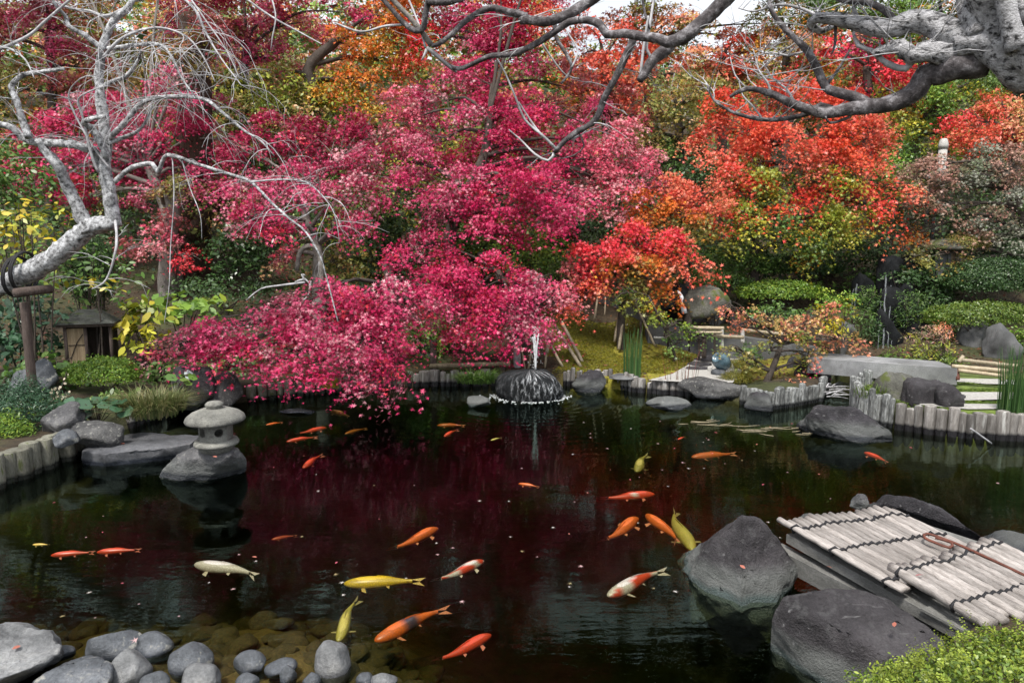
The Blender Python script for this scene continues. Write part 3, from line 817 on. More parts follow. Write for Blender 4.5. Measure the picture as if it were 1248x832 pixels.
rock(237, 487, 48, 46, 'brown stone with a pale lichen patch', 'rock_purple', z=0.18, seed=33, deep=0.6)
rock(222, 494, 60, 12, 'flat reddish stone on the shore behind the lantern roof', 'rock_purple', z=0.14, seed=330, deep=0.5, flat_top=0.5)
rock(120, 543, 54, 34, 'pale speckled stone resting on the flat slab', 'rock_lichen', z=0.16, seed=34, deep=0.7, facets=9)
rock(76, 532, 46, 36, 'grey stone between the juniper and the speckled stone', 'rock_grey', z=0.22, seed=35)
rock(82, 546, 26, 20, 'little bluish stone on top of the mossy edging', 'rock_cool', z=0.22, seed=350)
rock(26, 482, 30, 26, 'blue grey stone at the foot of the wooden prop', 'rock_cool', z=0.3, seed=36)
rock(52, 478, 30, 34, 'blue grey pointed stone behind the wooden prop', 'rock_cool', z=0.3, seed=37)
rock(366, 505, 48, 7, 'thin wet stone just showing above water near the stakes', 'slate', seed=38, deep=0.5)
# near the bamboo platform
rock(1240, 682, 80, 26, 'low dark stone beyond the far corner of the bamboo mat', 'rock_dark', seed=44, deep=0.8)
rock(1046, 622, 22, 18, 'small grey squared stone standing past the mat corner', 'rock_grey', z=0.12, seed=45, deep=0.7)
rock(988, 640, 22, 14, 'tiny grey stone between the pyramid boulder and mat', 'rock_grey', z=0.12, seed=47)
hull_rock([W(838, 702, .02), W(842, 714, -.02), W(872, 730, -.02), W(903, 744, -.02), W(942, 738, -.02), W(970, 712, 0.0), W(850, 682, .14), W(874, 652, .30), W(905, 628, .44), W(926, 631, .42), W(952, 662, .27), W(972, 688, .15), (1.12, 4.35, -.1), (1.62, 4.25, -.1), (1.3, 4.05, .25), (1.1, 3.9, -.3), (1.5, 3.7, -.3)], 'rock_purple', 'dark pyramid shaped boulder in the water by the bamboo mat', 46, .008, .03)
hull_rock([W(941, 740, .26), W(950, 722, .33), W(992, 716, .36), W(1040, 718, .36), W(1072, 726, .33), W(1120, 755, .30), W(1172, 790, .27), W(948, 762, .10), W(962, 788, .0), W(985, 822, -.02), W(1010, 850, -.05), W(1100, 860, .05), W(1180, 830, .15), W(964, 748, .27), W(1080, 800, .25), (1.3, 3.2, -.1), (1.75, 3.35, -.1)], 'rock_purple', 'big dark boulder with pale scratches under the bamboo platform', 52, .03, .02)
hull_rock([W(1078, 614, .26), W(1084, 601, .32), W(1110, 604, .36), W(1150, 622, .34), W(1196, 652, .27), W(1206, 668, .12), W(1180, 680, .0), W(1100, 640, .0), W(1076, 628, .05), (2.6, 5.1, -.1), (3.2, 4.7, -.1)], 'rock_dark', 'long dark boulder behind the bamboo mat', 43, .03, .02)
hull_rock([W(985, 516, .12), W(988, 500, .27), W(1004, 494, .32), W(1040, 497, .33), W(1066, 508, .25), W(1090, 528, .10), W(1090, 541, -.02), W(1040, 541, -.02), W(990, 531, -.02), W(984, 524, 0), (3.2, 7.6, -.1), (3.9, 7.5, -.1), (3.5, 7.6, .2)], 'rock_dark', 'long dark boulder standing in the water before the channel', 26, .04, .03)
hull_rock([W(194, 583, -.02), W(197, 572, .07), W(214, 554, .20), W(236, 545, .28), W(262, 543, .30), W(290, 545, .27), W(302, 560, .13), W(301, 577, -.02), W(250, 589, -.03), W(215, 588, -.02), W(225, 560, .2), W(280, 555, .25), (-3.0, 6.15, .1), (-2.62, 6.15, .1), (-2.8, 6.2, .2), (-2.8, 6.3, -.1)], 'rock_grey', 'speckled grey boulder carrying the stone lantern', 31, .035, .02)
# stones along the near margin
o = hull_rock([W(-60, 775, .16), W(0, 764, .17), W(24, 760, .17), W(46, 768, .165), W(62, 770, .16), W(74, 786, .15), W(70, 796, .14), W(58, 800, .14), W(36, 814, .15), W(0, 826, .16), W(-60, 850, .16), W(78, 794, .02), W(74, 806, -.03), W(40, 828, -.04), W(0, 850, -.05), W(-70, 870, -.05), W(66, 772, -.05), W(-60, 768, -.05)], 'rock_pale', 'large flat pale boulder with a dark broken edge', 71, .01, .025, .022, 'stone', 'stone'); o['group'] = 'stones along the near margin'
o = hull_rock([W(38, 832, .09), W(60, 816, .12), W(98, 801, .13), W(128, 798, .12), W(137, 808, .10), W(134, 830, .09), W(120, 850, .08), W(60, 860, .08), W(140, 822, -.02), W(34, 840, -.02), W(100, 796, .02), W(122, 806, -.05), W(60, 822, -.05)], 'rock_cool', 'broad blue grey slab stone beside the pale boulder', 72, .01, .015, .022, 'stone', 'stone'); o['group'] = 'stones along the near margin'
NEAR = [
    (138, 806, 66, 34, 'rock_cool', 'long streaked stone with a white end in the shallows', dict(deep=0.55, facets=8, rz=0.35, seed=52)),
    (187, 802, 46, 28, 'rock_cool', 'round blue grey stone beside the streaked stone', dict(facets=7, seed=53)),
    (160, 840, 46, 42, 'rock_pale', 'cream coloured oval stone with dark veins', dict(facets=8, rz=0.5, seed=55, deep=1.1)),
    (234, 824, 50, 38, 'rock_cool', 'domed greenish grey stone among the near stones', dict(facets=7, seed=56)),
    (246, 846, 46, 34, 'rock_pale', 'whitish stone in front of the domed grey stone', dict(facets=9, seed=57)),
    (305, 823, 40, 28, 'rock_cool', 'blue stone with a white cap spot', dict(facets=8, seed=58)),
    (343, 824, 38, 20, 'rock_cool', 'flat bluish stone beside the white capped stone', dict(facets=8, seed=59, rz=0.4)),
    (407, 827, 44, 46, 'rock_pale', 'round speckled grey stone standing proud of the shallows', dict(facets=5, seed=160, deep=0.95)),
    (352, 834, 20, 22, 'rock_cool', 'small tilted blue stone below the flat bluish stone', dict(facets=8, seed=61)),
    (302, 840, 28, 18, 'rock_cool', 'low slate stone cut by the bottom edge', dict(facets=8, seed=62)),
    (446, 836, 24, 16, 'rock_cool', 'little dark stone beside the last white stone', dict(facets=8, seed=63)),
    (468, 838, 34, 18, 'rock_pale', 'last white stone of the shallow margin', dict(facets=8, seed=64)),
    (380, 838, 22, 18, 'rock_cool', 'half sunk grey stone by the round speckled stone', dict(facets=8, seed=65)),
    (190, 846, 34, 24, 'rock_cool', 'dark wet stone between the cream stone and whitish stone', dict(facets=8, seed=66)),
    (74, 806, 30, 16, 'rock_cool', 'small stone tucked behind the broad slab stone', dict(facets=8, seed=67)),
]
for px, py, wp, hp, mt, lab, kw in NEAR:
    wp, hp = wp * .9, hp * .86
    rock(px, py, wp, hp, lab, mt, name='stone', cat='stone', group='stones along the near margin', sink=0.6, rough=0.04, p=24, dmin=0.74, **{'z': -0.01, **kw})
g = random.Random(5)
sub_m = surf_mat('algae_stone', [(0.3, (0.022, 0.018, 0.008)), (0.6, (0.075, 0.055, 0.02)), (0.8, (0.14, 0.10, 0.035))], 5, 0.9, bump=0.4)
M['algae'] = sub_m
protos = [rock_mesh('submerged_stone', 900 + i, (1, 0.8, 0.45), 8, 3, 0.06) for i in range(5)]
for pm in protos:
    pm.materials.append(sub_m)
for i in range(280):
    px, py = g.uniform(-20, 620), g.uniform(715, 850)
    if px > 440 and py < 700 + (px - 440) * 0.75:
        continue
    p = W(px, py, -0.14)
    zz = ground_z(p.x, p.y)
    o = bpy.data.objects.new('submerged_stone', g.choice(protos))
    COL.objects.link(o)
    sc = g.uniform(0.035, 0.11)
    o.scale = (sc, sc * g.uniform(0.8, 1.2), sc)
    o.rotation_euler = (g.uniform(-.2, .2), g.uniform(-.2, .2), g.uniform(0, 6.28))
    o.location = (p.x, p.y, min(zz + sc * 0.15, -0.05 - sc * 0.45))
    tag(o, 'algae covered stone lying under the shallow water', 'stone', 'algae covered stones under the shallow water')
# garden stones on the far side
for args in [
    (1045, 434, 52, 44, 'squared grey boulder at the foot of the waterfall', 'granite_grey', 0.35, 81),
    (1020, 384, 34, 34, 'tall grey slab stone above the yellow shrub', 'granite_grey', 0.9, 82),
    (1056, 384, 30, 44, 'upright mossy slab stone between the two falls', 'rock_moss', 0.8, 183),
    (1186, 426, 34, 34, 'pointed grey boulder below the clipped bank', 'granite_grey', 0.45, 84),
    (1216, 441, 46, 40, 'broad grey boulder behind the bamboo rails', 'granite_grey', 0.4, 85),
    (1250, 432, 30, 24, 'grey stone behind the tall reeds', 'granite_grey', 0.45, 86),
    (870, 402, 34, 34, 'dark bluish boulder above the bamboo trestle', 'granite_grey', 0.75, 87),
    (845, 396, 30, 24, 'small dark boulder beside the little cascade', 'rock_dark', 0.75, 88),
    (862, 375, 60, 30, 'rounded mossy boulder under the red maple', 'rock_moss', 0.95, 89),
    (900, 402, 26, 28, 'bluish stone behind the pink island maple', 'rock_cool', 0.75, 90),
    (935, 398, 40, 26, 'dark stone under the bright green mound', 'rock_dark', 0.75, 91),
    (966, 450, 15, 15, 'small black round stone by the whitish edging', 'rock_dark', 0.3, 93),
    (984, 461, 34, 17, 'dark round boulder at the bridge end', 'rock_dark', 0.28, 94),
    (525, 500 - 38, 20, 14, 'pale stone by the low bamboo rail', 'granite_grey', 0.3, 96),
    (520, 440, 30, 20, 'grey stone under the green shrub by the rail', 'granite_grey', 0.45, 97),
    (1100, 470, 40, 12, 'reddish flat stone at the foot of the bridge', 'rock_purple', 0.3, 98),
]:
    px, py, wp, hp, lab, mt, z, sd = args
    rock(px, py, wp, hp, lab, mt, z=G(px, py).z - 0.02, seed=sd, deep=0.6, sink=0.5)
lp = A(229, 462, W(237, 487, 0.18).y + 0.02)
o = tag(link('lichen_patch', rock_mesh('lichen_patch', 5, (0.075, 0.03, 0.11), 8, 3), M['lichen_blue']), None)
o.location = lp
o.name = 'pale_stone'
tag(o, 'pale blue green lichened stone leaning on the brown stone', 'stone')

# flat slab
hull_rock([W(100, 550, 0.115), W(128, 553, 0.125), W(160, 549, 0.13), W(200, 546, .125), W(232, 541, 0.12), W(246, 530, 0.12), W(170, 527, 0.135), W(130, 533, .13), W(112, 541, 0.125), W(100, 577, -.1), W(130, 580, -.1), W(160, 577, -.1), W(230, 568, -.1), W(250, 545, -.1), W(112, 541, -.1)], 'slate', 'flat dark grey stone slab lying at the water beside the lantern', 17, .01, .018, .04, 'stone_slab', 'stone slab')

# ------------------------------------------------------------------ snow viewing lantern
lb = W(258, 549, 0.29)
lc = Vector((lb.x, lb.y + 0.10, 0.30))
s = lc.y / 832 * 1.02
t = empty('stone_lantern', lc, 'small round capped stone lantern standing on the speckled boulder', 'lantern')
mb = MB(); mb.lathe((0, 0, 0), [(19 * s, -0.035), (20 * s, 0.0), (22 * s, 0.015)], 12, wob=0.06)
mb.build('foot', M['lantern'], t, loc=(0, 0, 0))
mb = MB(); mb.lathe((0, 0, 0), [(22 * s, 0.008), (25.5 * s, 0.018), (26.5 * s, 0.036), (25 * s, 0.056), (19.5 * s, 0.066)], 28, wob=0.02)
mb.build('base', M['lantern'], t, loc=(0, 0, 0))
mb = MB(); mb.lathe((0, 0, 0), [(18.6 * s, 0.067), (19 * s, 0.08), (19 * s, 0.205), (18.6 * s, 0.222)], 24, wob=0.015, square=0.5)
bx = mb.build('light_box', M['lantern'], t, loc=(0, 0, 0))
def clean(o):
    bm = bmesh.new(); bm.from_mesh(o.data); bmesh.ops.recalc_face_normals(bm, faces=list(bm.faces)); bm.to_mesh(o.data); bm.free()
clean(bx)
for ang, rr, hh in ((None, 0, ''), (-122, 0.040, 'sq'), (-55, 0.036, 'rd'), (62, 0.036, 'rd'), (128, 0.038, 'sq')):
    cut = MB()
    if ang is None:
        cut.lathe((0, 0, 0), [(0.088, 0.088), (0.088, 0.200)], 20)
    else:
        a = math.radians(ang)
        d = Vector((math.cos(a), math.sin(a), 0)); sd_ = Vector((-d.y, d.x, 0)); up = Vector((0, 0, 1))
        ring = []
        for k in range(16):
            q = 2 * math.pi * k / 16 + math.pi / 16
            f = 1.0 if hh == 'rd' else min(1 / max(abs(math.cos(q)), 1e-3), 1 / max(abs(math.sin(q)), 1e-3)) * 0.92
            ring.append(sd_ * math.cos(q) * rr * f * (0.85 if hh == 'sq' else 1) + up * math.sin(q) * rr * f)
        vs = [Vector((0, 0, 0.142)) + d * 0.05 + r for r in ring] + [Vector((0, 0, 0.142)) + d * 0.25 + r for r in ring]
        cut.add(vs, [tuple(range(16)), tuple(range(16, 32))[::-1]] + [(k, k + 16, (k + 1) % 16 + 16, (k + 1) % 16) for k in range(16)])
    co = cut.build('cutter', None, smooth=False); clean(co)
    co.location = lc
    bm_ = bx.modifiers.new('holes', 'BOOLEAN'); bm_.operation = 'DIFFERENCE'; bm_.object = co; bm_.solver = 'EXACT'
    dg = bpy.context.evaluated_depsgraph_get(); dg.update()
    nm = bpy.data.meshes.new_from_object(bx.evaluated_get(dg), depsgraph=dg)
    bx.modifiers.clear(); bx.data = nm
    bpy.data.objects.remove(co)
bx.data.polygons.foreach_set("use_smooth", [False] * len(bx.data.polygons))
mb = MB(); mb.lathe((0, 0, 0), [(17 * s, 0.218), (29 * s, 0.212), (33.5 * s, 0.222), (34.5 * s, 0.240), (33 * s, 0.268), (27.5 * s, 0.300), (18 * s, 0.326), (9.5 * s, 0.336)], 36, wob=0.05, square=0.2)
mb.build('roof', M['lantern'], t, loc=(0, 0, 0))
mb = MB(); mb.lathe((0, 0, 0), [(10 * s, 0.325), (8.6 * s, 0.345), (10.5 * s, 0.358), (10.8 * s, 0.372), (8 * s, 0.390), (3 * s, 0.396)], 18, wob=0.06)
mb.build('finial', M['lantern'], t, loc=(0, 0, 0))

# ------------------------------------------------------------------ bamboo platform
def xf(p, z): return W(p[0], p[1], z)
ZM = 0.33
def bamboo_mat(name, c00, c01, c10, c11, n, label, ropes, z, seed, lift=0.0):
    """poles run c00 -> c01; the row of them steps from c00 -> c10"""
    g = random.Random(seed)
    P00, P01, P10, P11 = (xf(c, z) for c in (c00, c01, c10, c11))
    t = empty(name, P00, label, 'bamboo mat', 'bamboo mats laid on the platform')
    meshes = []
    for k in range(4):
        b = MB()
        q = random.Random(seed * 10 + k)
        prof, nn = [], 15
        pts = [Vector((q.uniform(-.004, .004), i / (nn - 1), q.uniform(-.003, .003))) for i in range(nn)]
        node = q.sample(range(2, nn - 2), 3)
        rad = [0.0215 * (1.10 if i in node else 1) for i in range(nn)]
        b.tube(pts, rad, 10)
        mm = b.mesh('pole'); mm.materials.append(M['bamboo_grey']); meshes.append(mm)
    centers = []
    for i in range(n):
        u = (i + 0.5) / n
        a = P00.lerp(P10, u); b = P01.lerp(P11, u)
        ex = g.uniform(-0.03, 0.03)
        d = (b - a)
        a = a - d.normalized() * ex
        a.z += g.uniform(-0.008, 0.006) + lift * u; b.z += g.uniform(-0.008, 0.006) + lift * u
        b += Vector((g.uniform(-.008, .008), 0, 0))
        d = b - a
        o = bpy.data.objects.new('pole', g.choice(meshes)); COL.objects.link(o)
        o.parent = t
        o.location = a - P00
        wd = (P10 - P00).length / n / 0.043
        o.scale = (wd * g.uniform(0.78, 1.0), d.length + g.uniform(-0.02, 0.04), wd * g.uniform(0.72, 0.98))
        o.rotation_euler = (math.asin(d.z / d.length), 0, math.atan2(-d.x, d.y))
        centers.append((a, b))
    for r in ropes:
        b = MB()
        pts = []
        for i, (a, e) in enumerate(centers):
            c = a.lerp(e, r)
            nx = centers[min(i + 1, n - 1)][0].lerp(centers[min(i + 1, n - 1)][1], r)
            hgt = 0.024
            pts.append(c + Vector((0, 0, hgt)))
            if i < n - 1:
                pts.append((c + nx) / 2 + Vector((0, 0, 0.010)))
        c0 = centers[0][0].lerp(centers[0][1], r)
        side = (centers[0][0] - centers[1][0]).normalized()
        pts = [c0 + side * 0.012 + Vector((0, 0, -0.03)), c0 + side * 0.027 + Vector((0, 0, 0.0))] + pts
        b.tube(pts, 0.0085, 6)
        b.build('binding', M['rope'], t)
    return t
bamboo_mat('bamboo_mat', (947, 634), (1090, 718), (1088, 619), (1228, 690), 19, 'worn grey bamboo mat tied with black cord on the water side', (0.17, 0.52, 0.93), ZM, 5)
bamboo_mat('bamboo_mat', (1084, 694), (1197, 760), (1212, 658), (1345, 722), 17, 'second grey bamboo mat lapped over the first by the bush', (0.12, 0.72), ZM + 0.035, 6)
# platform slab and its front beam
mb = MB()
q = [W(958, 660, 0.22), W(1185, 790, 0.22), W(1420, 750, 0.22), W(1200, 672, 0.22), W(1080, 632, 0.22)]
mb.prism([(p.x, p.y) for p in q], 0.215, 0.27)
tag(mb.build('timber_platform', M['plank'], smooth=False), 'weathered grey timber platform under the bamboo mats', 'platform')
mb = MB()
for (pa, pb) in (((940, 660), (1172, 780)),):
    a, b = W(*pa, 0.2), W(*pb, 0.2)
    d = (b - a).normalized(); n2 = Vector((-d.y, d.x, 0))
    mb.prism([tuple((a + n2 * 0.0)[:2]), tuple(b[:2]), tuple((b + n2 * 0.09)[:2]), tuple((a + n2 * 0.09)[:2])], 0.07, 0.175)
tag(mb.build('timber_beam', M['plank'], smooth=False), 'pale mossy beam along the edge of the platform', 'beam')
mb = MB()
a, b = W(1122, 744, 0.27), W(1186, 778, 0.27)
d = (b - a).normalized(); n2 = Vector((-d.y, d.x, 0))
mb.prism([tuple(a[:2]), tuple(b[:2]), tuple((b + n2 * 0.10)[:2]), tuple((a + n2 * 0.10)[:2])], 0.2705, 0.283)
tag(mb.build('plank', M['plank'], smooth=False), 'bluish grey offcut plank beside the lower mat end', 'plank')
# iron hook
zi = ZM + 0.055
hp = [W(*q, zi) for q in ((1260, 706), (1205, 680), (1160, 660), (1130, 650), (1127, 655), (1140, 661), (1157, 667), (1160, 661), (1140, 655))]
pp, rr_ = smooth_path(hp, [0.008] * len(hp), 0.03)
mb = MB(); mb.tube(pp, rr_, 8)
tag(mb.build('iron_hook', M['rust'], smooth=True), 'long rusty iron hook lying across the bamboo mats', 'hook')

# ------------------------------------------------------------------ fountain
fb = W(646, 490)
t = empty('fountain', (fb.x, fb.y + 0.4, 0), 'dark dome boulder fountain with water jet spilling down its sides', 'fountain')
r0 = 43 * MPP(fb.y)
me = rock_mesh('boulder', 12, (r0 * 1.04, 0.42, 0.33), 6, 5, 0.05, 10, 0.84, 0.86)
o = link('boulder', me, M['wet_black'], t); o.location = (fb.x, fb.y + 0.40, 0.10)
m, nt, N, L, B = new_mat('falling_water')
tco = N.new("ShaderNodeTexCoord"); sxy = N.new("ShaderNodeSeparateXYZ"); L.new(tco.outputs["Object"], sxy.inputs[0])
at2 = N.new("ShaderNodeMath"); at2.operation = 'ARCTAN2'; L.new(sxy.outputs["Y"], at2.inputs[0]); L.new(sxy.outputs["X"], at2.inputs[1])
cmb = N.new("ShaderNodeCombineXYZ"); L.new(at2.outputs[0], cmb.inputs[0]); L.new(sxy.outputs["Z"], cmb.inputs[2])
mpp = N.new("ShaderNodeMapping"); mpp.inputs["Scale"].default_value = (3.4, 1, 2.6); L.new(cmb.outputs[0], mpp.inputs["Vector"])
nn = noise_tex(N, L, mpp.outputs["Vector"], 3, 6, 0.75)
B.inputs["Base Color"].default_value = (0.80, 0.84, 0.88, 1); B.inputs["Roughness"].default_value = 0.15
tr = N.new("ShaderNodeBsdfTransparent")
mx = N.new("ShaderNodeMixShader")
lowf = N.new("ShaderNodeMath"); lowf.operation = 'COSINE'
lad = N.new("ShaderNodeMath"); lad.operation = 'ADD'; L.new(at2.outputs[0], lad.inputs[0]); lad.inputs[1].default_value = 1.05
L.new(lad.outputs[0], lowf.inputs[0])
lml = N.new("ShaderNodeMath"); lml.operation = 'MULTIPLY'
L.new(rng_map(N, L, nn, 0.50, 0.70, 0.0, 1.0), lml.inputs[0]); L.new(rng_map(N, L, lowf.outputs[0], 0.2, 0.95, 0.10, 0.62), lml.inputs[1])
L.new(lml.outputs[0], mx.inputs[0]); L.new(tr.outputs[0], mx.inputs[1]); L.new(B.outputs[0], mx.inputs[2])
L.new(mx.outputs[0], N["Material Output"].inputs["Surface"])
M['falling'] = m
m, nt, N, L, B = new_mat('white_water')
B.inputs["Base Color"].default_value = (0.80, 0.84, 0.88, 1); B.inputs["Roughness"].default_value = 0.2
M['white_water'] = m
m, nt, N, L, B = new_mat('spray')
B.inputs["Base Color"].default_value = (0.85, 0.88, 0.9, 1); B.inputs["Roughness"].default_value = 0.1; B.inputs["Alpha"].default_value = 0.5
M['spray'] = m
g = random.Random(8)
mb = MB()
zt = 0.40
for k in range(18):
    pts, rad = [], []
    vx, vy = g.uniform(-.05, .05), g.uniform(-.03, .03)
    H = g.uniform(0.30, 0.50)
    for i in range(16):
        q = i / 15
        pts.append((fb.x + 0.08 + vx * q + g.uniform(-.003, .003), fb.y + 0.33 + vy * q, zt - 0.03 + H * (1 - (1 - q) ** 1.5)))
        rad.append((0.011 - 0.004 * q) * g.choice((.3, .7, 1.0, 1.2)))
    mb.tube(pts, rad, 5)
for k in range(150):
    a, hh = g.uniform(0, 6.28), g.uniform(0.0, 0.5) ** .8
    rr = g.uniform(0.0, 0.10) * (1.2 - hh)
    c = Vector((fb.x + 0.08 + rr * math.cos(a), fb.y + 0.33 + rr * math.sin(a) * 0.6, zt - .04 + hh))
    mb.tube([c, c + Vector((0, 0, g.uniform(0.006, 0.022)))], 0.0028, 4)
mb.build('water_jet', M['spray'], t)
# film of water on the boulder: the boulder's own shape a few millimetres out, broken into streaks
me2 = me.copy(); me2.name = 'water_film'; me2.materials.clear(); me2.materials.append(M['falling'])
o = link('water_film', me2, None, t); o.location = (fb.x, fb.y + 0.40, 0.104); o.scale = (1.012, 1.012, 1.012)
mb = MB()
for k in range(150):
    a = math.pi + g.uniform(-0.1, math.pi + 0.1)
    rr = r0 * (0.98 + abs(g.gauss(0, .16)))
    c = Vector((fb.x + math.cos(a) * rr, fb.y + 0.4 + math.sin(a) * 0.42 * rr / r0, 0.004))
    sx = g.uniform(0.003, 0.016)
    mb.lathe(c, [(sx, -0.004), (sx * 0.8, g.uniform(0.0, 0.003)), (sx * 0.3, 0.004)], 8, sy=0.45, wob=0.3)
mb.build('foam', M['spray'], t)

# ------------------------------------------------------------------ koi
def koi(head, tail, cols, label, z=-0.036, patt=None, bend=0.12, seed=1, fat=1.0):
    g = np.random.default_rng(seed)
    hp_, tp_ = W(*head), W(*tail)
    ax = tp_ - hp_
    Lg = ax.length
    if z == -0.036:
        z = 0.008 - 0.0784 * Lg * fat
    ax.normalize()
    sd_ = Vector((-ax.y, ax.x, 0))
    ts = np.array([0, .02, .06, .12, .2, .3, .4, .5, .6, .7, .78, .84])
    wd = np.array([.012, .035, .055, .070, .082, .086, .083, .074, .058, .038, .024, .018]) * Lg * fat * 1.0
    ht = np.array([.012, .032, .055, .075, .092, .098, .095, .085, .066, .046, .034, .034]) * Lg * fat
    vs, fs, cs = [], [], []
    SD = 12
    c_b, c_p = np.array(cols[0]), np.array(cols[1] if len(cols) > 1 else cols[0])
    off = Vector(g.uniform(-30, 30, 3))
    def spine(t):
        return hp_ + ax * (t * Lg) + sd_ * (bend * Lg * math.sin(t * 3.6 - 0.6) * (0.15 + t)) * 0.8
    def colour(t, q, zz):
        k = 0.0
        if patt:
            n = noise.noise(Vector((t * patt, q * 1.2, 0)) + off)
            k = 1.0 if n > (0.24 if cols[0] is RD else -0.02) else 0.0
        c = c_b * (1 - k) + c_p * k
        if zz < -0.35:
            c = c * 0.6 + 0.4 * np.array([0.5, 0.42, 0.33]) * max(c_b.max(), 0.3)
        return c * (0.9 + 0.2 * noise.noise(Vector((t * 60, q * 30, 3)) + off))
    for i, t in enumerate(ts):
        c = spine(t)
        tn = (spine(min(t + .02, 1)) - spine(max(t - .02, 0))).normalized()
        sn = Vector((-tn.y, tn.x, 0))
        for k in range(SD):
            a = 2 * math.pi * k / SD
            vs.append(c + sn * math.cos(a) * wd[i] + Vector((0, 0, 1)) * (math.sin(a) * ht[i] * 0.8 + z))
            cs.append(colour(t, math.cos(a), math.sin(a)))
    n = len(ts)
    for i in range(n - 1):
        for k in range(SD):
            fs.append((i * SD + k, i * SD + (k + 1) % SD, (i + 1) * SD + (k + 1) % SD, (i + 1) * SD + k))
    fs.append(tuple(range(SD))[::-1])
    def fin(pts, col):
        b = len(vs)
        vs.extend(pts); cs.extend([col] * len(pts)); fs.append(tuple(range(b, b + len(pts))))
    fc = c_b * 0.7 + np.array([0.16, 0.13, 0.10])
    e = spine(.82); e2 = spine(1.0); tn = (e2 - e).normalized(); sn = Vector((-tn.y, tn.x, 0))
    Z = Vector((0, 0, z))
    for sg in (1, -1):                       # the forked tail, swept over to one side
        fin([e + Z + Vector((0, 0, 0.012 * sg)), e.lerp(e2, .5) + Z + sn * (0.022 * sg * Lg) + Vector((0, 0, .03 * sg * Lg)), e2 + Z + sn * (0.040 * sg * Lg) + Vector((0, 0, .035 * sg * Lg)), e.lerp(e2, .62) + Z + sn * 0.004 * sg], fc)
        for tt, ln in ((.22, .10), (.52, .055)):
            p = spine(tt); tn2 = (spine(tt + .03) - p).normalized(); sn2 = Vector((-tn2.y, tn2.x, 0)) * sg
            i0 = int(np.searchsorted(ts, tt))
            o_ = p + sn2 * wd[i0] * 0.85 + Z + Vector((0, 0, -ht[i0] * .3))
            fin([o_, o_ + (sn2 * .8 + tn2 * .15) * ln * Lg, o_ + (sn2 * .85 + tn2 * .7) * ln * Lg + Vector((0, 0, -.01)), o_ + tn2 * .045 * Lg], fc)
    top = [spine(t) + Z + Vector((0, 0, float(np.interp(t, ts, ht)) * .78)) for t in (.36, .42, .52, .62, .66)]
    ridge = [p + Vector((0, 0, hh * Lg)) for p, hh in zip(top, (0, .022, .018, .012, 0))]
    fin(top + ridge[1:-1][::-1], c_b * 0.9)
    me = bpy.data.meshes.new('koi')
    me.from_pydata(vs, [], fs); me.update()
    me.polygons.foreach_set("use_smooth", [True] * len(me.polygons))
    at = me.attributes.new("tint", 'FLOAT_COLOR', 'POINT')
    at.data.foreach_set("color", np.concatenate([np.clip(np.array(cs), 0, .9), np.ones((len(cs), 1))], 1).reshape(-1).astype(np.float32))
    sub = None
    o = link('koi', me, M['koi'])
    o.location = (0, 0, 0)
    return tag(o, label, 'koi', 'koi swimming in the pond')
OR, RD, YE, WH, PY = (0.56, 0.11, 0.010), (0.50, 0.042, 0.010), (0.52, 0.36, 0.012), (0.48, 0.46, 0.40), (0.36, 0.32, 0.06)
BK = (0.02, 0.02, 0.035)
koi((238, 681), (312, 698), [WH], 'white koi swimming alone below the lantern', seed=1)
koi((62, 674), (116, 671), [RD], 'orange red koi leading the pair near the shore log reflections', seed=2, bend=.05)
koi((118, 670), (172, 668), [RD], 'orange red koi following nose to tail behind another', seed=3, bend=.05)
koi((534, 639), (470, 664), [OR], 'plain orange koi above the long yellow koi', seed=4)
koi((419, 705), (518, 703), [YE], 'long bright yellow koi lying level', seed=5, bend=.04)
koi((590, 679), (524, 702), [WH, RD], 'white koi with red saddle marks beside the yellow koi', patt=7, seed=6)
koi((411, 776), (441, 724), [PY], 'pale yellow koi pointing at the near stones', seed=7, fat=.9)
koi((456, 773), (551, 736), [OR, OR], 'large orange koi with a painted shadow band across its back', seed=8, fat=1.05)
koi((599, 769), (524, 799), [RD], 'red orange koi nearest the round speckled stone', seed=9)
koi((740, 719), (817, 690), [WH, RD], 'white koi with big red patches near the pyramid boulder', patt=6, seed=10)
koi((798, 598), (730, 602), [RD, WH], 'red koi with white nose and fins', patt=4, seed=15, bend=.08)
koi((778, 626), (728, 653), [OR], 'orange koi below the white nosed red koi', seed=12)
koi((789, 622), (824, 658), [OR], 'slim orange koi turned towards a yellow koi', seed=13, fat=.9)
koi((843, 662), (827, 614), [PY], 'dull yellow koi next to the pyramid boulder', seed=14, fat=.85, z=-.05)
koi((775, 570), (793, 550), [PY], 'small pale yellow koi in the middle of the pond', seed=16)
koi((369, 567), (396, 551), [RD], 'short bright red koi behind the lantern boulder', seed=17)
koi((349, 536), (388, 531), [RD], 'red koi lower of two level ones under the crimson boughs', seed=18)
koi((398, 519), (358, 526), [RD], 'red koi upper of two level ones under the crimson boughs', seed=19)
koi((324, 517), (345, 514), [OR], 'small orange koi close to the boulder behind the lantern', seed=20)
koi((541, 530), (560, 522), [RD], 'small red koi midway to the fountain', seed=21)
koi((533, 511), (567, 512), [OR], 'faint orange koi near the low rail reflections', seed=22, z=-0.07)
koi((404, 498), (424, 506), [(0.55, .25, .08)], 'tan koi at the tips of the crimson boughs', seed=23)
koi((420, 520), (448, 514), [(0.45, .14, .02)], 'dim rust coloured koi under the crimson boughs', seed=24, z=-0.08)
koi((632, 588), (657, 593), [OR], 'little orange koi below the fountain reflection', seed=25)
koi((330, 641), (362, 637), [(0.45, .06, .02)], 'dim red koi deep beside the lantern reflection', seed=26, z=-0.10)
koi((843, 551), (899, 547), [OR], 'long orange koi gliding before the dark channel boulder', seed=27, z=-0.05, bend=.03)
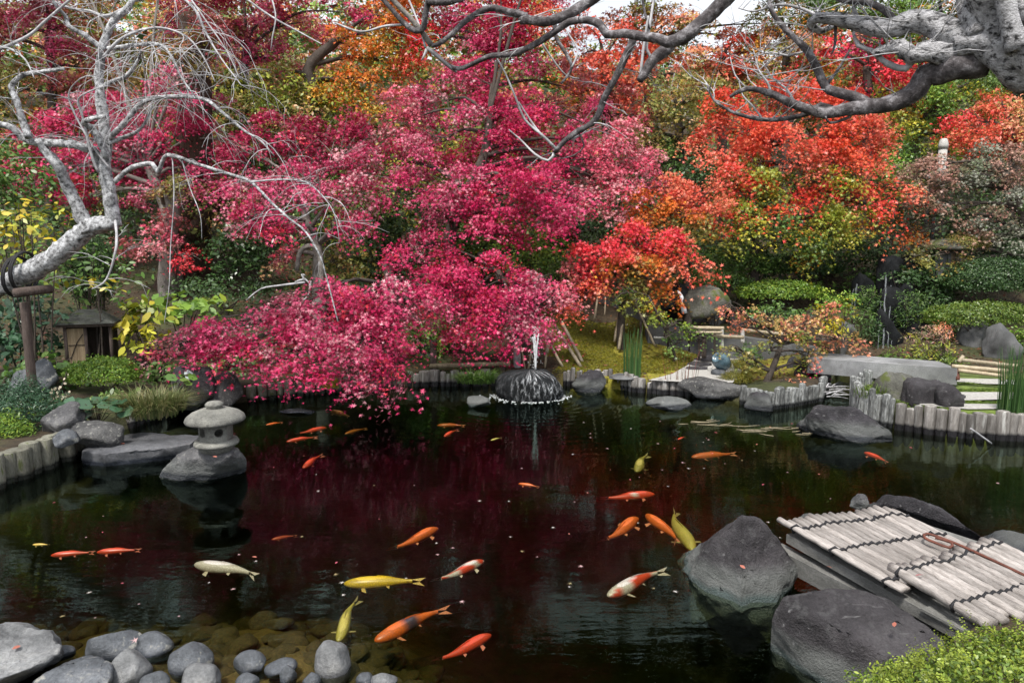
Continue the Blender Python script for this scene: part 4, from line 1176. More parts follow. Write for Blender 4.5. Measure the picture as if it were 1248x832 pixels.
koi((1054, 549), (1081, 562), [RD], 'bright orange red koi under the dark channel boulder', seed=28)
koi((826, 535), (836, 532), [RD], 'tiny red koi far out by the low grey stone', seed=29)
koi((40, 663), (60, 664), [(0.5, .35, .05)], 'small yellowish koi at the head of the red pair', seed=30)
koi((598, 536), (612, 533), [PY], 'tiny yellow koi in the fountain ripples', seed=31)
# black shadow across the large orange one, painted into its skin colour
for o in COL.objects:
    if o.get('label', '').startswith('large orange koi'):
        a = o.data.attributes['tint']
        arr = np.empty(len(a.data) * 4, np.float32); a.data.foreach_get('color', arr); arr = arr.reshape(-1, 4)
        for i in range(6 * 12, 8 * 12):
            arr[i, :3] = BK
        a.data.foreach_set('color', arr.reshape(-1))

# ------------------------------------------------------------------ petals and leaves afloat
g = random.Random(33)
fl = []
cols = [(0.50, 0.32, 0.32), (0.45, 0.10, 0.13), (0.55, 0.50, 0.46), (0.40, 0.14, 0.10), (0.30, 0.24, 0.12)]
for k, c in enumerate(cols):
    q = Leaves('oval' if k % 2 else 'maple', 70 + k)
    q.put(np.array([[0, 0, 0.0]]), np.array([[0.05, 0.02, 1.0]]), np.array([1.0]), np.array([c]), np.array([[1.0, 0.2, 0]]))
    mm = q.mesh('floating_leaf'); mm.materials.append(M['petal']); fl.append(mm)
spots = [(462, 632), (532, 661), (533, 675), (552, 667), (409, 699), (417, 709), (418, 724), (716, 600), (700, 611), (674, 642), (708, 689), (636, 671), (695, 710), (797, 716), (255, 709), (284, 717), (218, 750), (109, 721), (76, 750), (116, 752), (312, 683), (291, 675), (66, 612), (105, 654), (125, 648), (814, 592), (779, 581), (768, 584), (802, 540), (822, 546), (858, 570), (832, 563), (740, 546), (456, 591), (505, 591), (698, 553), (744, 572), (900, 520), (1110, 545), (823, 720), (636, 570), (620, 610), (1216, 588), (1012, 607), (410, 685), (930, 590), (960, 575), (368, 653), (310, 678)]
for i in range(26):
    spots.append((g.uniform(120, 1000), g.uniform(505, 740)))
for i in range(18):
    spots.append((g.uniform(700, 1040), g.uniform(508, 580)))
for px, py in spots:
    p = W(px, py, 0.006)
    if float(pond_dist(np.array([p.x]), np.array([p.y]))[0]) > -0.1:
        continue
    k = g.choices(range(5), [4, 2, 4, 1, 1])[0]
    o = bpy.data.objects.new('floating_leaf', fl[k]); COL.objects.link(o)
    o.location = p; sc = g.uniform(0.016, 0.04)
    o.scale = (sc, sc, sc); o.rotation_euler = (0, 0, g.uniform(0, 6.28))
    tag(o, 'tiny fallen leaf floating on the dark pond water', 'leaf', 'fallen leaves afloat on the pond')
for k_, (px, py, z_) in enumerate([(165, 779, .07), (20, 788, .17), (1010, 690, .38), (1120, 700, .40), (1090, 760, .36), (905, 690, .30), (262, 556, .31), (150, 540, .14)]):
    o = bpy.data.objects.new('fallen_leaf', fl[(0, 3, 3, 1, 3, 3, 3, 3)[k_]]); COL.objects.link(o)
    o.location = W(px, py, z_); o.scale = (.038,) * 3; o.rotation_euler = (.3, .2, k_)
    tag(o, ['pink leaf caught between the streaked stone and its neighbour', 'dry leaf lying on the large flat pale boulder', 'small leaf dropped on the first bamboo mat', 'small leaf dropped on the second bamboo mat', 'leaf resting on the big dark boulder', 'leaf stuck to the pyramid shaped boulder', 'leaf fallen on the boulder under the stone lantern', 'leaf fallen on the flat grey stone slab'][k_], 'leaf')
# straw adrift
g = random.Random(12)
def straw(px, py, n, lab):
    mb = MB()
    for i in range(n):
        p = W(px + g.gauss(0, 16), py + g.gauss(0, 2.5), 0.006)
        a = g.gauss(-0.15, 0.35); l = g.uniform(0.06, 0.22)
        mb.tube([p, p + Vector((math.cos(a) * l, math.sin(a) * l, 0.004)), p + Vector((math.cos(a + .3) * l * 1.8, math.sin(a + .3) * l * 1.8, 0))], 0.0045, 4)
    tag(mb.build('floating_straw', M['old_bamboo']), lab, 'straw', 'drifts of straw afloat', kind='stuff')
straw(850, 516, 9, 'pale straw drifting below the broad flat topped boulder')
straw(915, 522, 9, 'pale straw drifting below the wedge shaped stone')
straw(965, 527, 7, 'loose straw drifting towards the long dark boulder')

# ------------------------------------------------------------------ bridge, walls, path, rails on the far garden side
mb = MB()
zb = 0.48
f0, f1 = W(985, 436, zb), W(1168, 449, zb)
b0, b1 = W(1062, 428, zb), W(1172, 441, zb)
mb.prism([(f0.x, f0.y), (f1.x, f1.y), (f1.x + 0.1, f1.y + 0.55), (f0.x + 0.15, f0.y + 0.6)], zb - 0.21, zb, 0.01)
tag(mb.build('stone_bridge', M['granite'], smooth=False), 'pale speckled granite slab bridge over the dark channel', 'bridge')
# low granite wall behind the gravel
def wall(pts, label, z0=0.2, th=0.25, mat='granite_grey', name='garden_wall'):
    mb = MB()
    n = len(pts)
    P = [A(px, py, D) for px, py, D in pts]
    vs = []
    for p in P:
        vs += [(p.x, p.y, z0), (p.x, p.y, p.z), (p.x, p.y + th, p.z), (p.x, p.y + th, z0)]
    fs = []
    for i in range(n - 1):
        a, b = i * 4, i * 4 + 4
        fs += [(a, b, b + 1, a + 1), (a + 1, b + 1, b + 2, a + 2), (a + 2, b + 2, b + 3, a + 3)]
    fs += [(0, 1, 2, 3), (n * 4 - 1, n * 4 - 2, n * 4 - 3, n * 4 - 4)]
    mb.add(vs, fs)
    return tag(mb.build(name, M[mat], smooth=False), label, 'wall')
wall([(728, 358, 12.6), (752, 362, 12.3), (790, 388, 11.5), (812, 392, 11.2)], 'sloping grey stone balustrade beside the moss slope')
wall([(790, 393, 11.0), (860, 404, 10.9), (930, 414, 10.8), (1000, 424, 10.7)], 'low grey granite wall behind the gravel path')
def sheet(name, px_pts, lift, mat, label=None, z=None, kind='structure'):
    mb = MB()
    P = []
    for px, py in px_pts:
        zz = 0.30
        for _ in range(6):
            p = W(px, py, zz); zz = max(ground_z(p.x, p.y), 0.2)
        P.append(Vector((p.x, p.y, zz + lift)))
    # fan of small quads so that it follows the soil
    n = len(P)
    c = sum(P, Vector()) / n
    vs, fs = [c], []
    K = 4
    for k in range(1, K + 1):
        for p in P:
            q = c.lerp(p, k / K)
            q.z = max(ground_z(q.x, q.y), 0.18) + lift
            vs.append(q)
    c.z = max(ground_z(c.x, c.y), 0.18) + lift
    for i in range(n):
        fs.append((0, 1 + i, 1 + (i + 1) % n))
        for k in range(K - 1):
            a, b = 1 + k * n, 1 + (k + 1) * n
            fs.append((a + i, b + i, b + (i + 1) % n, a + (i + 1) % n))
    mb.add(vs, fs)
    return tag(mb.build(name, M[mat]), label, kind=kind)
sheet('gravel_path', [(790, 463), (820, 455), (838, 446), (850, 438), (880, 434), (905, 436), (893, 444), (905, 452), (893, 466), (850, 466)], 0.02, 'gravel')
sheet('gravel_strip', [(1125, 482), (1160, 479), (1230, 479), (1260, 482), (1260, 487), (1180, 489), (1130, 488)], 0.015, 'gravel')
sheet('gravel_strip', [(1120, 497), (1160, 493), (1250, 494), (1250, 499), (1180, 500), (1120, 502)], 0.015, 'gravel')
sheet('gravel_strip', [(1160, 462), (1215, 463), (1260, 466), (1260, 470), (1200, 469), (1165, 466)], 0.015, 'gravel')
for i, (px, py, wpx) in enumerate([(862, 437, 26), (858, 441, 26), (852, 446.5, 30), (850, 452, 30), (858, 459, 34)]):
    p = G(px, py)
    mb = MB(); k = wpx * MPP(p.y) / 2
    mb.lathe((p.x, p.y, ground_z(p.x, p.y) + 0.01), [(k, 0), (k, 0.035), (k * 0.9, 0.05)], 14, sy=0.45, wob=0.15)
    tag(mb.build('stepping_stone', M['rock_dark' if i < 4 else 'rock_purple'], smooth=False), ['farthest thin dark stepping stone on the white gravel', 'second farthest dark stepping stone on the white gravel', 'middle dark stepping stone on the white gravel', 'dark stepping stone just before the reddish one', 'reddish stepping stone nearest the water on the gravel'][i], 'stepping stone', 'stepping stones in the white gravel')
p = G(1158, 485.5); mb = MB()
mb.lathe((p.x, p.y, ground_z(p.x, p.y) + 0.005), [(0.17, 0), (0.17, 0.03), (0.14, 0.045)], 16, sy=0.5, wob=0.15)
tag(mb.build('stepping_stone', M['rock_purple'], smooth=False), 'dark oval stepping stone set in the striped lawn', 'stepping stone')
# pots by the path
bp_ = G(879, 461)
t = empty('stone_stand', (bp_.x, bp_.y, ground_z(bp_.x, bp_.y)), 'small bluish stone carrying the tipped blue jar', 'stone')
o = link('block', rock_mesh('block', 3, (0.12, 0.09, 0.09), 8, 3), M['rock_cool'], t, loc=(-0.03, 0.0, 0.06))
mb = MB()
mb.lathe((0, 0, 0), [(0.07, -0.155), (0.115, -0.14), (0.145, -0.06), (0.148, 0.03), (0.125, 0.115), (0.09, 0.14), (0.095, 0.16), (0.07, 0.162), (0.06, 0.12)], 28)
o = mb.build('blue_jar', M['blue_glaze'], loc=(bp_.x, bp_.y + 0.03, ground_z(bp_.x, bp_.y) + 0.24))
o.rotation_euler = (0.25, -1.0, 0.3); o.scale = (.8, .8, .8)
tag(o, 'round blue glazed jar tipped on its side by the gravel', 'jar')
mb = MB(); mb.lathe((0, 0, 0), [(0.03, 0), (0.036, 0.03), (0.036, 0.07), (0.03, 0.085)], 14, wob=0.05)
q = G(865, 455)
tag(mb.build('white_cup', M['white_paint'], loc=(q.x, q.y, ground_z(q.x, q.y) + 0.02)), 'little white cup beside the blue jar', 'cup')

def pole(a, b, r, mat, label, name='bamboo_prop', cat='pole', group=None, sides=8, r1=None):
    mb = MB()
    a, b = Vector(a), Vector(b)
    n = max(6, int((b - a).length / 0.08))
    g = random.Random(int(a.x * 977 + b.z * 331))
    pts = [a.lerp(b, i / n) + Vector((g.uniform(-1, 1), g.uniform(-1, 1), 0)) * r * 0.12 for i in range(n + 1)]
    rad = [(r + ((r1 or r) - r) * i / n) * (1.12 if i % 4 == 2 else 1.0) for i in range(n + 1)]
    mb.tube(pts, rad, sides)
    o = mb.build(name, M[mat])
    return tag(o, label, cat, group)
GP = 'bamboo props under the maples'
def prop(p0, p1, D0, D1, r, label, mat='bamboo'):
    a, b = A(*p0, D0), A(*p1, D1)
    return pole(a, b, r, mat, label, group=GP)
pole(A(631, 452, 10.0), A(627, 385, 10.0), 0.055, 'bark_twig', 'thick whitish prop post behind the fountain', 'prop_post', 'post', r1=0.045)
pole(A(562, 393, 9.93), A(652, 397, 9.93), 0.02, 'bamboo', 'thin level bamboo crossbar tied to the whitish prop post', 'crossbar', 'pole')
prop((708, 447), (677, 398), 9.9, 10.2, 0.026, 'pale bamboo prop leaning over the stake edging, lower one')
prop((711, 443), (684, 392), 10.1, 10.4, 0.026, 'pale bamboo prop leaning over the stake edging, upper one')
prop((686, 447), (666, 412), 9.9, 10.0, 0.020, 'short bamboo stick slanting just past the water jet')
prop((644, 450), (651, 404), 9.85, 9.9, 0.014, 'thin straight cane between post and water jet')
prop((640, 449), (632, 405), 9.85, 9.9, 0.010, 'thinnest cane close against the whitish post')
prop((664, 448), (668, 402), 9.85, 9.9, 0.016, 'thin cane on the far side of the water jet')
prop((666, 430), (671, 403), 9.8, 9.9, 0.03, 'stubby pale cane stump hanging by the jet')
prop((754, 426), (762, 372), 10.6, 10.9, 0.024, 'bamboo prop under the red maple, nearer of two')
prop((749, 416), (756, 372), 10.8, 11.0, 0.022, 'bamboo prop under the red maple, farther of two')
prop((798, 421), (770, 360), 10.6, 10.9, 0.018, 'long bamboo prop slanting across the grey wall')
prop((724, 392), (729, 358), 11.4, 11.5, 0.018, 'short upright cane on the moss slope')
prop((737, 385), (738, 362), 11.5, 11.6, 0.010, 'tiny cane stake on the moss slope')
prop((1072, 382), (1071, 320), 12.6, 12.6, 0.012, 'thin dark cane beside the waterfall', 'dark_wood')
# low bamboo rail on the centre bank
t = empty('bamboo_rail', A(528, 446, 9.75), 'low bamboo rail on two stumps beside the fountain', 'rail')
def rail_piece(pn, a, b, r, mat):
    mb = MB(); n = 10
    mb.tube([a.lerp(b, i / n) for i in range(n + 1)], [r * (1.1 if i % 4 == 2 else 1) for i in range(n + 1)], 9)
    mb.build(pn, M[mat], t)
rail_piece('crossbar', A(524, 446, 9.75), A(622, 443, 9.75), 0.035, 'old_bamboo')
rail_piece('post', A(528, 462, 9.8), A(528, 415, 9.85), 0.05, 'post_brown')
rail_piece('post', A(612, 462, 9.8), A(612, 438, 9.8), 0.04, 'post_brown')
pole(A(582, 311, 12.2), A(622, 315, 12.2), 0.06, 'bark_grey', 'short grey log rail high among the green shrubs', 'log_rail', 'log')
# trestle rail with dark posts along the grey wall
t = empty('trestle_rail', A(855, 430, 10.3), 'pale bamboo trestle rail on dark posts by the grey wall', 'rail')
rail_piece('crossbar', A(832, 399, 10.3), A(882, 400, 10.3), 0.028, 'bamboo')
rail_piece('crossbar', A(848, 405, 10.2), A(880, 405, 10.2), 0.02, 'bamboo')
rail_piece('crossbar', A(868, 409, 10.25), A(906, 411, 10.3), 0.026, 'bamboo')
for px, r in ((858, .035), (852, .02), (871, .016)):
    rail_piece('post', A(px, 436, 10.25), A(px, 402, 10.25), r, 'dark_wood')
rail_piece('post', A(880, 425, 10.3), A(880, 399, 10.3), 0.025, 'white_paint')
t = empty('wire_rail', A(815, 420, 10.4), 'thin dark rail with slim posts before the grey wall', 'rail')
for px in (781, 814, 840):
    rail_piece('post', A(px, 428, 10.4), A(px, 392, 10.4), 0.016, 'dark_wood')
rail_piece('crossbar', A(796, 396, 10.4), A(815, 395, 10.4), 0.012, 'dark_wood')
rail_piece('crossbar', A(814, 412, 10.4), A(856, 416, 10.4), 0.012, 'dark_wood')
rail_piece('crossbar', A(797, 411, 10.4), A(814, 412, 10.4), 0.018, 'white_paint')
t = empty('bamboo_screen', A(905, 412, 10.4), 'pale bamboo frame showing through the island maple', 'rail')
rail_piece('crossbar', A(904, 402, 10.4), A(962, 408, 10.4), 0.028, 'bamboo')
rail_piece('post', A(905, 418, 10.4), A(905, 402, 10.4), 0.03, 'white_paint')
rail_piece('post', A(960, 420, 10.4), A(960, 408, 10.4), 0.02, 'bamboo')
t = empty('bamboo_barrier', A(1170, 465, 8.6), 'low pale bamboo barrier at the end of the stone bridge', 'rail')
rail_piece('crossbar', A(1160, 446, 8.5), A(1228, 452, 8.3), 0.026, 'bamboo')
rail_piece('crossbar', A(1168, 451, 8.45), A(1222, 458, 8.3), 0.024, 'bamboo')
rail_piece('crossbar', A(1168, 438, 8.9), A(1240, 446, 8.7), 0.024, 'bamboo')
rail_piece('post', A(1167, 463, 8.45), A(1166, 446, 8.5), 0.026, 'rust')
rail_piece('post', A(1222, 464, 8.3), A(1222, 452, 8.3), 0.024, 'bamboo')
rail_piece('peg', A(1168, 441, 8.88), A(1174, 434, 8.9), 0.025, 'bamboo')
# pond side stick
pole(W(1183, 522, 0.2), W(1208, 540, 0.02), 0.009, 'bark_twig', 'thin white stick leaning on the stout log edging', 'stick', 'stick')
# dead branch in the channel
mb = MB(); g = random.Random(4)
for k in range(16):
    a = W(1006 + g.uniform(-4, 10), 476 + g.uniform(-8, 8), 0.10)
    b = a + Vector((g.uniform(0.15, 0.5), g.uniform(-0.15, 0.25), g.uniform(-0.12, 0.06)))
    pp, rr = smooth_path([a, (a + b) / 2 + Vector((0, 0, g.uniform(0, .06))), b], [0.010, 0.004], 0.06)
    mb.tube(pp, rr, 5)
tag(mb.build('dead_branch', M['bark_twig']), 'tangled whitish dead branch in the channel mouth', 'branch')

# ------------------------------------------------------------------ waterfall
t = empty('waterfall', A(1082, 425, 11.6), 'dark narrow waterfall between slab stones behind the bridge', 'waterfall')
for i, (px, py, rx, rz_, D) in enumerate([(1086, 345, .30, .55, 12.2), (1080, 410, .26, .46, 11.15), (1112, 405, .22, .40, 11.3), (1050, 360, .2, .42, 12.25), (1098, 326, .45, .30, 12.4), (1084, 378, .3, .42, 11.7), (1104, 372, .24, .42, 11.8)]):
    o = link('cliff_rock', rock_mesh('cliff_rock', 140 + i, (rx, .26, rz_), 9, 4, 0.12), M['wet_black'], t); o.location = A(px, py, D)
m, nt, N, L, B = new_mat('thin_fall')
B.inputs["Base Color"].default_value = (0.6, 0.65, 0.7, 1); B.inputs["Roughness"].default_value = 0.2; B.inputs["Alpha"].default_value = 0.12
mb = MB(); g = random.Random(3)
for px, top, r in ((1080, 335, .016), (1074, 352, .008), (1086, 348, .012), (1090, 372, .006), (1044, 346, .02), (1040, 352, .010)):
    base, Db = (428, 10.85) if px > 1060 else (392, 11.9)
    pts = [A(px - 4 * q / 15 + g.uniform(-.7, .7), top + (base - top) * q / 15, 11.9 + (Db - 11.9) * min(1, (q / 15) * 1.25)) for q in range(16)]
    mb.tube(pts, [r * g.uniform(.5, 1.1) for _ in pts], 5)
mb.build('water_stream', m, t)
# little cascade by the mossy boulder
t = empty('cascade', A(832, 382, 11.6), 'little white cascade in a dark cleft beside the mossy boulder', 'cascade')
o = link('cleft', rock_mesh('cleft', 41, (0.30, 0.2, 0.36), 12, 4, .08), M['wet_black'], t); o.location = A(824, 370, 11.75)
mb = MB()
pts = [A(826, 355, 11.62), A(830, 360, 11.5), A(832, 368, 11.45), A(834, 382, 11.42)]
pp, rr = smooth_path(pts, [.02, .028, .04, .05], .05); mb.tube(pp, rr, 8)
mb.build('water_stream', M['white_water'], t)

# ------------------------------------------------------------------ lantern house and post on the bank
lc = A(1148, 334, 12.2)
t = empty('stone_lantern', lc, 'large weathered stone lantern half hidden under dusty pink foliage', 'lantern')
mb = MB(); mb.box((0, 0, 0.02), (0.62, 0.5, 0.10)); mb.box((0, 0, 0.10), (0.5, 0.42, 0.08)); mb.build('base', M['granite_grey'], t, smooth=False, loc=(0, 0, 0))
mb = MB()
for x in (-.2, 0.02, .2):
    mb.box((x, -0.12, 0.27), (0.05, 0.05, 0.26)); mb.box((x, 0.12, 0.27), (0.05, 0.05, 0.26))
mb.box((0, 0.12, 0.27), (0.34, 0.02, 0.26)); mb.box((-.09, -0.11, 0.27), (0.17, 0.02, 0.26)); mb.box((0, 0, 0.415), (0.48, 0.32, 0.03))
mb.build('light_box', M['granite'], t, smooth=False, loc=(0, 0, 0))
mb = MB(); mb.box((0.11, -0.06, 0.27), (0.13, 0.02, 0.22)); mb.build('paper_window', M['bamboo_panel'], t, smooth=False, loc=(0, 0, 0))
mb = MB(); mb.lathe((0, 0, 0.43), [(0.42, 0), (0.44, 0.04), (0.34, 0.10), (0.2, 0.17), (0.08, 0.2)], 24, wob=.05, square=.5); mb.build('roof', M['rock_moss'], t, loc=(0, 0, 0))
pw = A(1148, 198, 13.6)
t = empty('white_post', pw, 'white capped post rising above the dusty pink foliage', 'post')
mb = MB(); mb.tube([(0, 0, -0.9), (0, 0, 0.26)], .075, 12); mb.build('shaft', M['white_paint'], t, loc=(0, 0, 0))
mb = MB(); mb.lathe((0, 0, 0.255), [(0.085, 0), (0.09, 0.07), (0.07, 0.16), (0.05, 0.19)], 14); mb.build('cap', M['white_paint'], t, loc=(0, 0, 0))
a, b = A(1128, 215, 12.9), A(1153, 210, 12.9)
mb = MB(); mb.box((a + b) / 2, (0.42, 0.1, 0.09), Matrix.Rotation(-0.2, 3, 'Y'))
tag(mb.build('grey_board', M['granite'], smooth=False), 'short grey stone bar seen through the dusty pink foliage', 'bar')
for q in range(2):
    pole(A(1141, 222, 12.95) + Vector((0.03 - 0.14 * q, 0.03, 0)), A(1141, 222, 12.95) + Vector((0.03 - 0.14 * q, 0.03, -1.4)), .03, 'granite_grey', ['near grey stake holding the short stone bar', 'far grey stake holding the short stone bar'][q], 'stake', 'stake')

# ------------------------------------------------------------------ little hut
hc = A(113, 441, 9.1)
t = empty('garden_hut', (hc.x, hc.y, hc.z), 'tiny bamboo walled hut with a dark shingled roof', 'hut', rz=0.35)
mb = MB(); mb.box((-.13, -.16, .24), (.2, .025, .48)); mb.build('bamboo_panel', M['bamboo_panel'], t, smooth=False, loc=(0, 0, 0))
for p in ((-.25, -.17), (-.02, -.17), (.27, -.17), (-.27, .17), (.27, .17)):
    mb = MB(); mb.tube([(p[0], p[1], -.1), (p[0], p[1], .5)], .022, 8); mb.build('post', M['post_brown'], t, loc=(0, 0, 0))
mb = MB(); mb.box((0, .16, .25), (.5, .02, .5)); mb.box((.26, 0, .25), (.02, .3, .5)); mb.box((-.26, 0.02, .25), (.02, .28, .5)); mb.build('wall', M['dark_wood'], t, smooth=False, loc=(0, 0, 0))
mb = MB(); mb.box((0, 0, .52), (.66, .5, .035)); mb.build('eave', M['dark_wood'], t, smooth=False, loc=(0, 0, 0))
mb = MB(); mb.box((0, 0, .625), (.66, .54, .17), taper=.35); mb.build('roof', M['thatch'], t, smooth=False, loc=(0, 0, 0))
mb = MB(); mb.tube([(-.21, -.178, .08), (-.12, -.178, .30), (-.05, -.178, .40)], .006, 5); mb.tube([(-.22, -.178, .26), (-.03, -.178, .26)], .006, 5); mb.build('lattice', M['dark_wood'], t, loc=(0, 0, 0))

# ------------------------------------------------------------------ bare weeping tree
def limb_mesh(mb, pts, rad, sides=9, knob=0.16, step=0.08, seed=0):
    pp, rr = smooth_path(pts, rad, step)
    mb.tube(pp, rr, sides, knob=knob, seed=seed)
    return pp, rr
def px_path(pts, D0, D1=None, wig=0.0, seed=0):
    g = random.Random(seed)
    n = len(pts)
    out = []
    for i, p in enumerate(pts):
        D = p[2] if len(p) > 2 else D0 + ((D1 if D1 is not None else D0) - D0) * i / max(1, n - 1)
        out.append(A(p[0], p[1], D + g.uniform(-wig, wig)))
    return out
def weeping_twigs(mb, spines, n, g, lo=0.3, hi=1.1, droop=1.0, r=0.007, up=0.25, fwd=(-1, 1), kids=2):
    """thin shoots that arch out of the limbs and hang"""
    for i in range(n):
        pp, rr = g.choice(spines)
        k = g.randrange(len(pp) // 4, len(pp))
        p = pp[k].copy()
        a = g.uniform(0, 6.28)
        d = Vector((math.cos(a), math.sin(a) * 0.7, g.uniform(-0.2, 0.2 + up))).normalized()
        L = g.uniform(lo, hi)
        def shoot(p, d, L, r, depth):
            pts, rad = [p.copy()], [r]
            m = 9
            dd = d.copy()
            for q in range(m):
                dd += Vector((g.uniform(-.22, .22), g.uniform(-.22, .22), g.uniform(-.15, .15) - 0.20 * droop))
                dd.normalize()
                p = p + dd * (L / m)
                pts.append(p.copy()); rad.append(r * (1 - 0.75 * (q + 1) / m))
            mb.tube(pts, rad, 4, cap=False)
            if depth:
                for _ in range(kids):
                    j = g.randrange(2, m)
                    e = (pts[j] - pts[j - 1]).normalized() + Vector((g.uniform(-.7, .7), g.uniform(-.7, .7), g.uniform(-.3, .4)))
                    shoot(pts[j].copy(), e.normalized(), L * g.uniform(.3, .6), r * 0.6, depth - 1)
        shoot(p, d, L, min(r, rr[k] * 0.8), 1)
WP = A(-60, 392, 7.6)
wt = empty('weeping_plum_tree', (WP.x - 0.8, WP.y, 0.3), 'bare weeping tree with whitish lichened limbs leaning on a brown prop', 'tree')
wt.matrix_world  # placed at the foot of the trunk, out of the frame
mb = MB()
TK = 0.63
trunk = px_path([(-150, 470, 7.7), (-90, 410, 7.65), (-30, 366, 7.6), (25, 336, 7.5), (60, 318, 7.45), (92, 292, 7.4), (112, 276, 7.35), (140, 272, 7.3)], 7.4)
sp0 = limb_mesh(mb, trunk, [q * TK for q in (0.24, .21, .185, .17, .165, .16, .145, .11)], 18, 0.24, 0.04)
mb.build('trunk', M['bark_white'], wt)
spines = []
LIMBS = [
    ([(140, 276), (136, 255), (133, 235), (128, 205), (130, 185), (127, 150), (121, 100), (125, 60), (137, 28), (160, 4), (176, -40)], (0.095, 0.03), 7.3, 7.4),
    ([(108, 284), (96, 256), (80, 222), (72, 204), (54, 182), (46, 170)], (0.085, 0.045), 7.35, 7.1),
    ([(122, 205), (116, 186), (104, 180), (80, 175), (35, 172), (15, 156), (-6, 150), (-40, 140)], (0.060, 0.03), 7.3, 7.0),
    ([(35, 168), (28, 148), (20, 122), (14, 106), (28, 92), (50, 88), (78, 84)], (0.045, 0.02), 7.1, 7.0),
    ([(132, 192), (122, 172), (112, 156), (102, 150), (112, 145), (128, 142)], (0.05, 0.02), 7.25, 7.0),
    ([(140, 222), (152, 210), (168, 202), (186, 200), (193, 210), (200, 192), (212, 190), (240, 200), (285, 214), (306, 222), (330, 246), (352, 266), (372, 282), (390, 312), (400, 346), (412, 392)], (0.032, 0.006), 7.2, 6.6),
    ([(306, 222), (340, 219), (372, 222), (394, 240), (408, 262), (414, 296)], (0.012, 0.004), 6.7, 6.5),
    ([(134, 168), (150, 152), (168, 130), (186, 120), (214, 118), (248, 121), (272, 138), (296, 158), (318, 172), (334, 190)], (0.035, 0.008), 7.2, 6.7),
    ([(122, 108), (136, 100), (155, 92), (168, 74), (172, 62)], (0.03, 0.012), 7.3, 7.0),
    ([(127, 62), (105, 44), (84, 32), (80, 20), (66, 4), (60, -20)], (0.035, 0.012), 7.3, 7.1),
    ([(132, 60), (160, 56), (190, 54), (206, 64), (222, 96), (238, 118)], (0.03, 0.007), 7.3, 6.8),
    ([(152, 12), (128, 20), (110, 14), (84, 10), (52, -6)], (0.025, 0.01), 7.4, 7.2),
    ([(131, 175), (150, 168), (170, 158), (182, 140), (185, 128)], (0.03, 0.012), 7.2, 7.2),
    ([(120, 210), (112, 190), (100, 140), (96, 120), (118, 108)], (0.02, 0.008), 7.2, 6.9),
    ([(165, 0), (210, -6), (236, 10), (252, 42), (270, 72), (294, 104)], (0.022, 0.005), 7.3, 6.7),
    ([(140, 268), (142, 300), (130, 340), (112, 352)], (0.02, 0.006), 7.25, 7.0),
    ([(126, 70), (150, 46), (190, 34), (226, 44), (248, 70), (262, 100)], (0.02, 0.005), 7.2, 6.9),
    ([(133, 205), (108, 170), (84, 120), (98, 96), (118, 92)], (0.014, 0.005), 7.2, 7.0),
    ([(0, 60), (34, 44), (62, 20), (90, -4)], (0.02, 0.012), 6.9, 7.0),
    ([(-30, 60), (6, 58), (30, 72), (42, 96)], (0.018, 0.006), 6.9, 6.7),
    ([(226, -10), (250, 24), (276, 62), (292, 96)], (0.012, 0.004), 6.9, 6.7),
    ([(296, -4), (330, 20), (366, 40), (392, 54)], (0.014, 0.006), 6.7, 6.4),
    ([(330, -6), (336, 20), (332, 46), (330, 64)], (0.010, 0.004), 6.5, 6.4),
    ([(210, 190), (212, 240), (208, 300), (206, 350), (200, 395)], (0.008, 0.003), 6.9, 6.8),
    ([(222, 196), (232, 230), (244, 262), (246, 292)], (0.007, 0.003), 6.9, 6.8),
]
for i, (pts, rad, D0, D1) in enumerate(LIMBS):
    mb = MB()
    sp = limb_mesh(mb, px_path(pts, D0, D1, 0.05, i), tuple(q * .85 for q in rad), 9 if rad[0] > .03 else 6, 0.30, 0.045, i)
    spines.append(sp)
    mb.build('limb', M['bark_white'] if rad[0] > .025 else M['bark_twig'], wt)
mb = MB(); g = random.Random(77)
weeping_twigs(mb, spines[:20], 170, g, 0.15, 0.7, 0.35, 0.0040, up=0.6)
weeping_twigs(mb, [spines[7], spines[10], spines[14], spines[16], spines[8]], 62, g, 0.4, 1.0, 0.9, 0.0044, up=0.0)
weeping_twigs(mb, [spines[5], spines[6]], 9, g, 0.2, 0.5, 1.0, 0.006)
tag(mb.build('twigs', M['bark_twig'], wt), kind='stuff')
# its prop
pb = A(41, 486, 7.35)
t = empty('wooden_prop', (pb.x, pb.y, 0.3), 'dark brown wooden prop post carrying the leaning pale trunk', 'prop post')
mb = MB(); mb.tube([(pb.x, pb.y, 0.1 + i * 0.13) for i in range(11)], 0.047, 10, knob=.08); mb.build('post', M['post_brown'], t)
mb = MB(); a, b = A(18, 357, 7.2), A(62, 352, 7.55); mb.tube([a, (a + b) / 2, b], 0.05, 10, knob=.1); mb.build('crosspiece', M['post_brown'], t)
mb = MB()
for dx in (0, 9):
    c = A(20 + dx, 337 - dx * .6, 7.5)
    for k in range(2):
        pts = [c + Vector((0.06 * math.sin(q) * 0.3 + k * .02, 0.22 * math.cos(q), 0.22 * math.sin(q))) for q in [6.28 * i / 18 for i in range(19)]]
        mb.tube(pts, 0.013, 5)
mb.build('rope_tie', M['rope'], t)

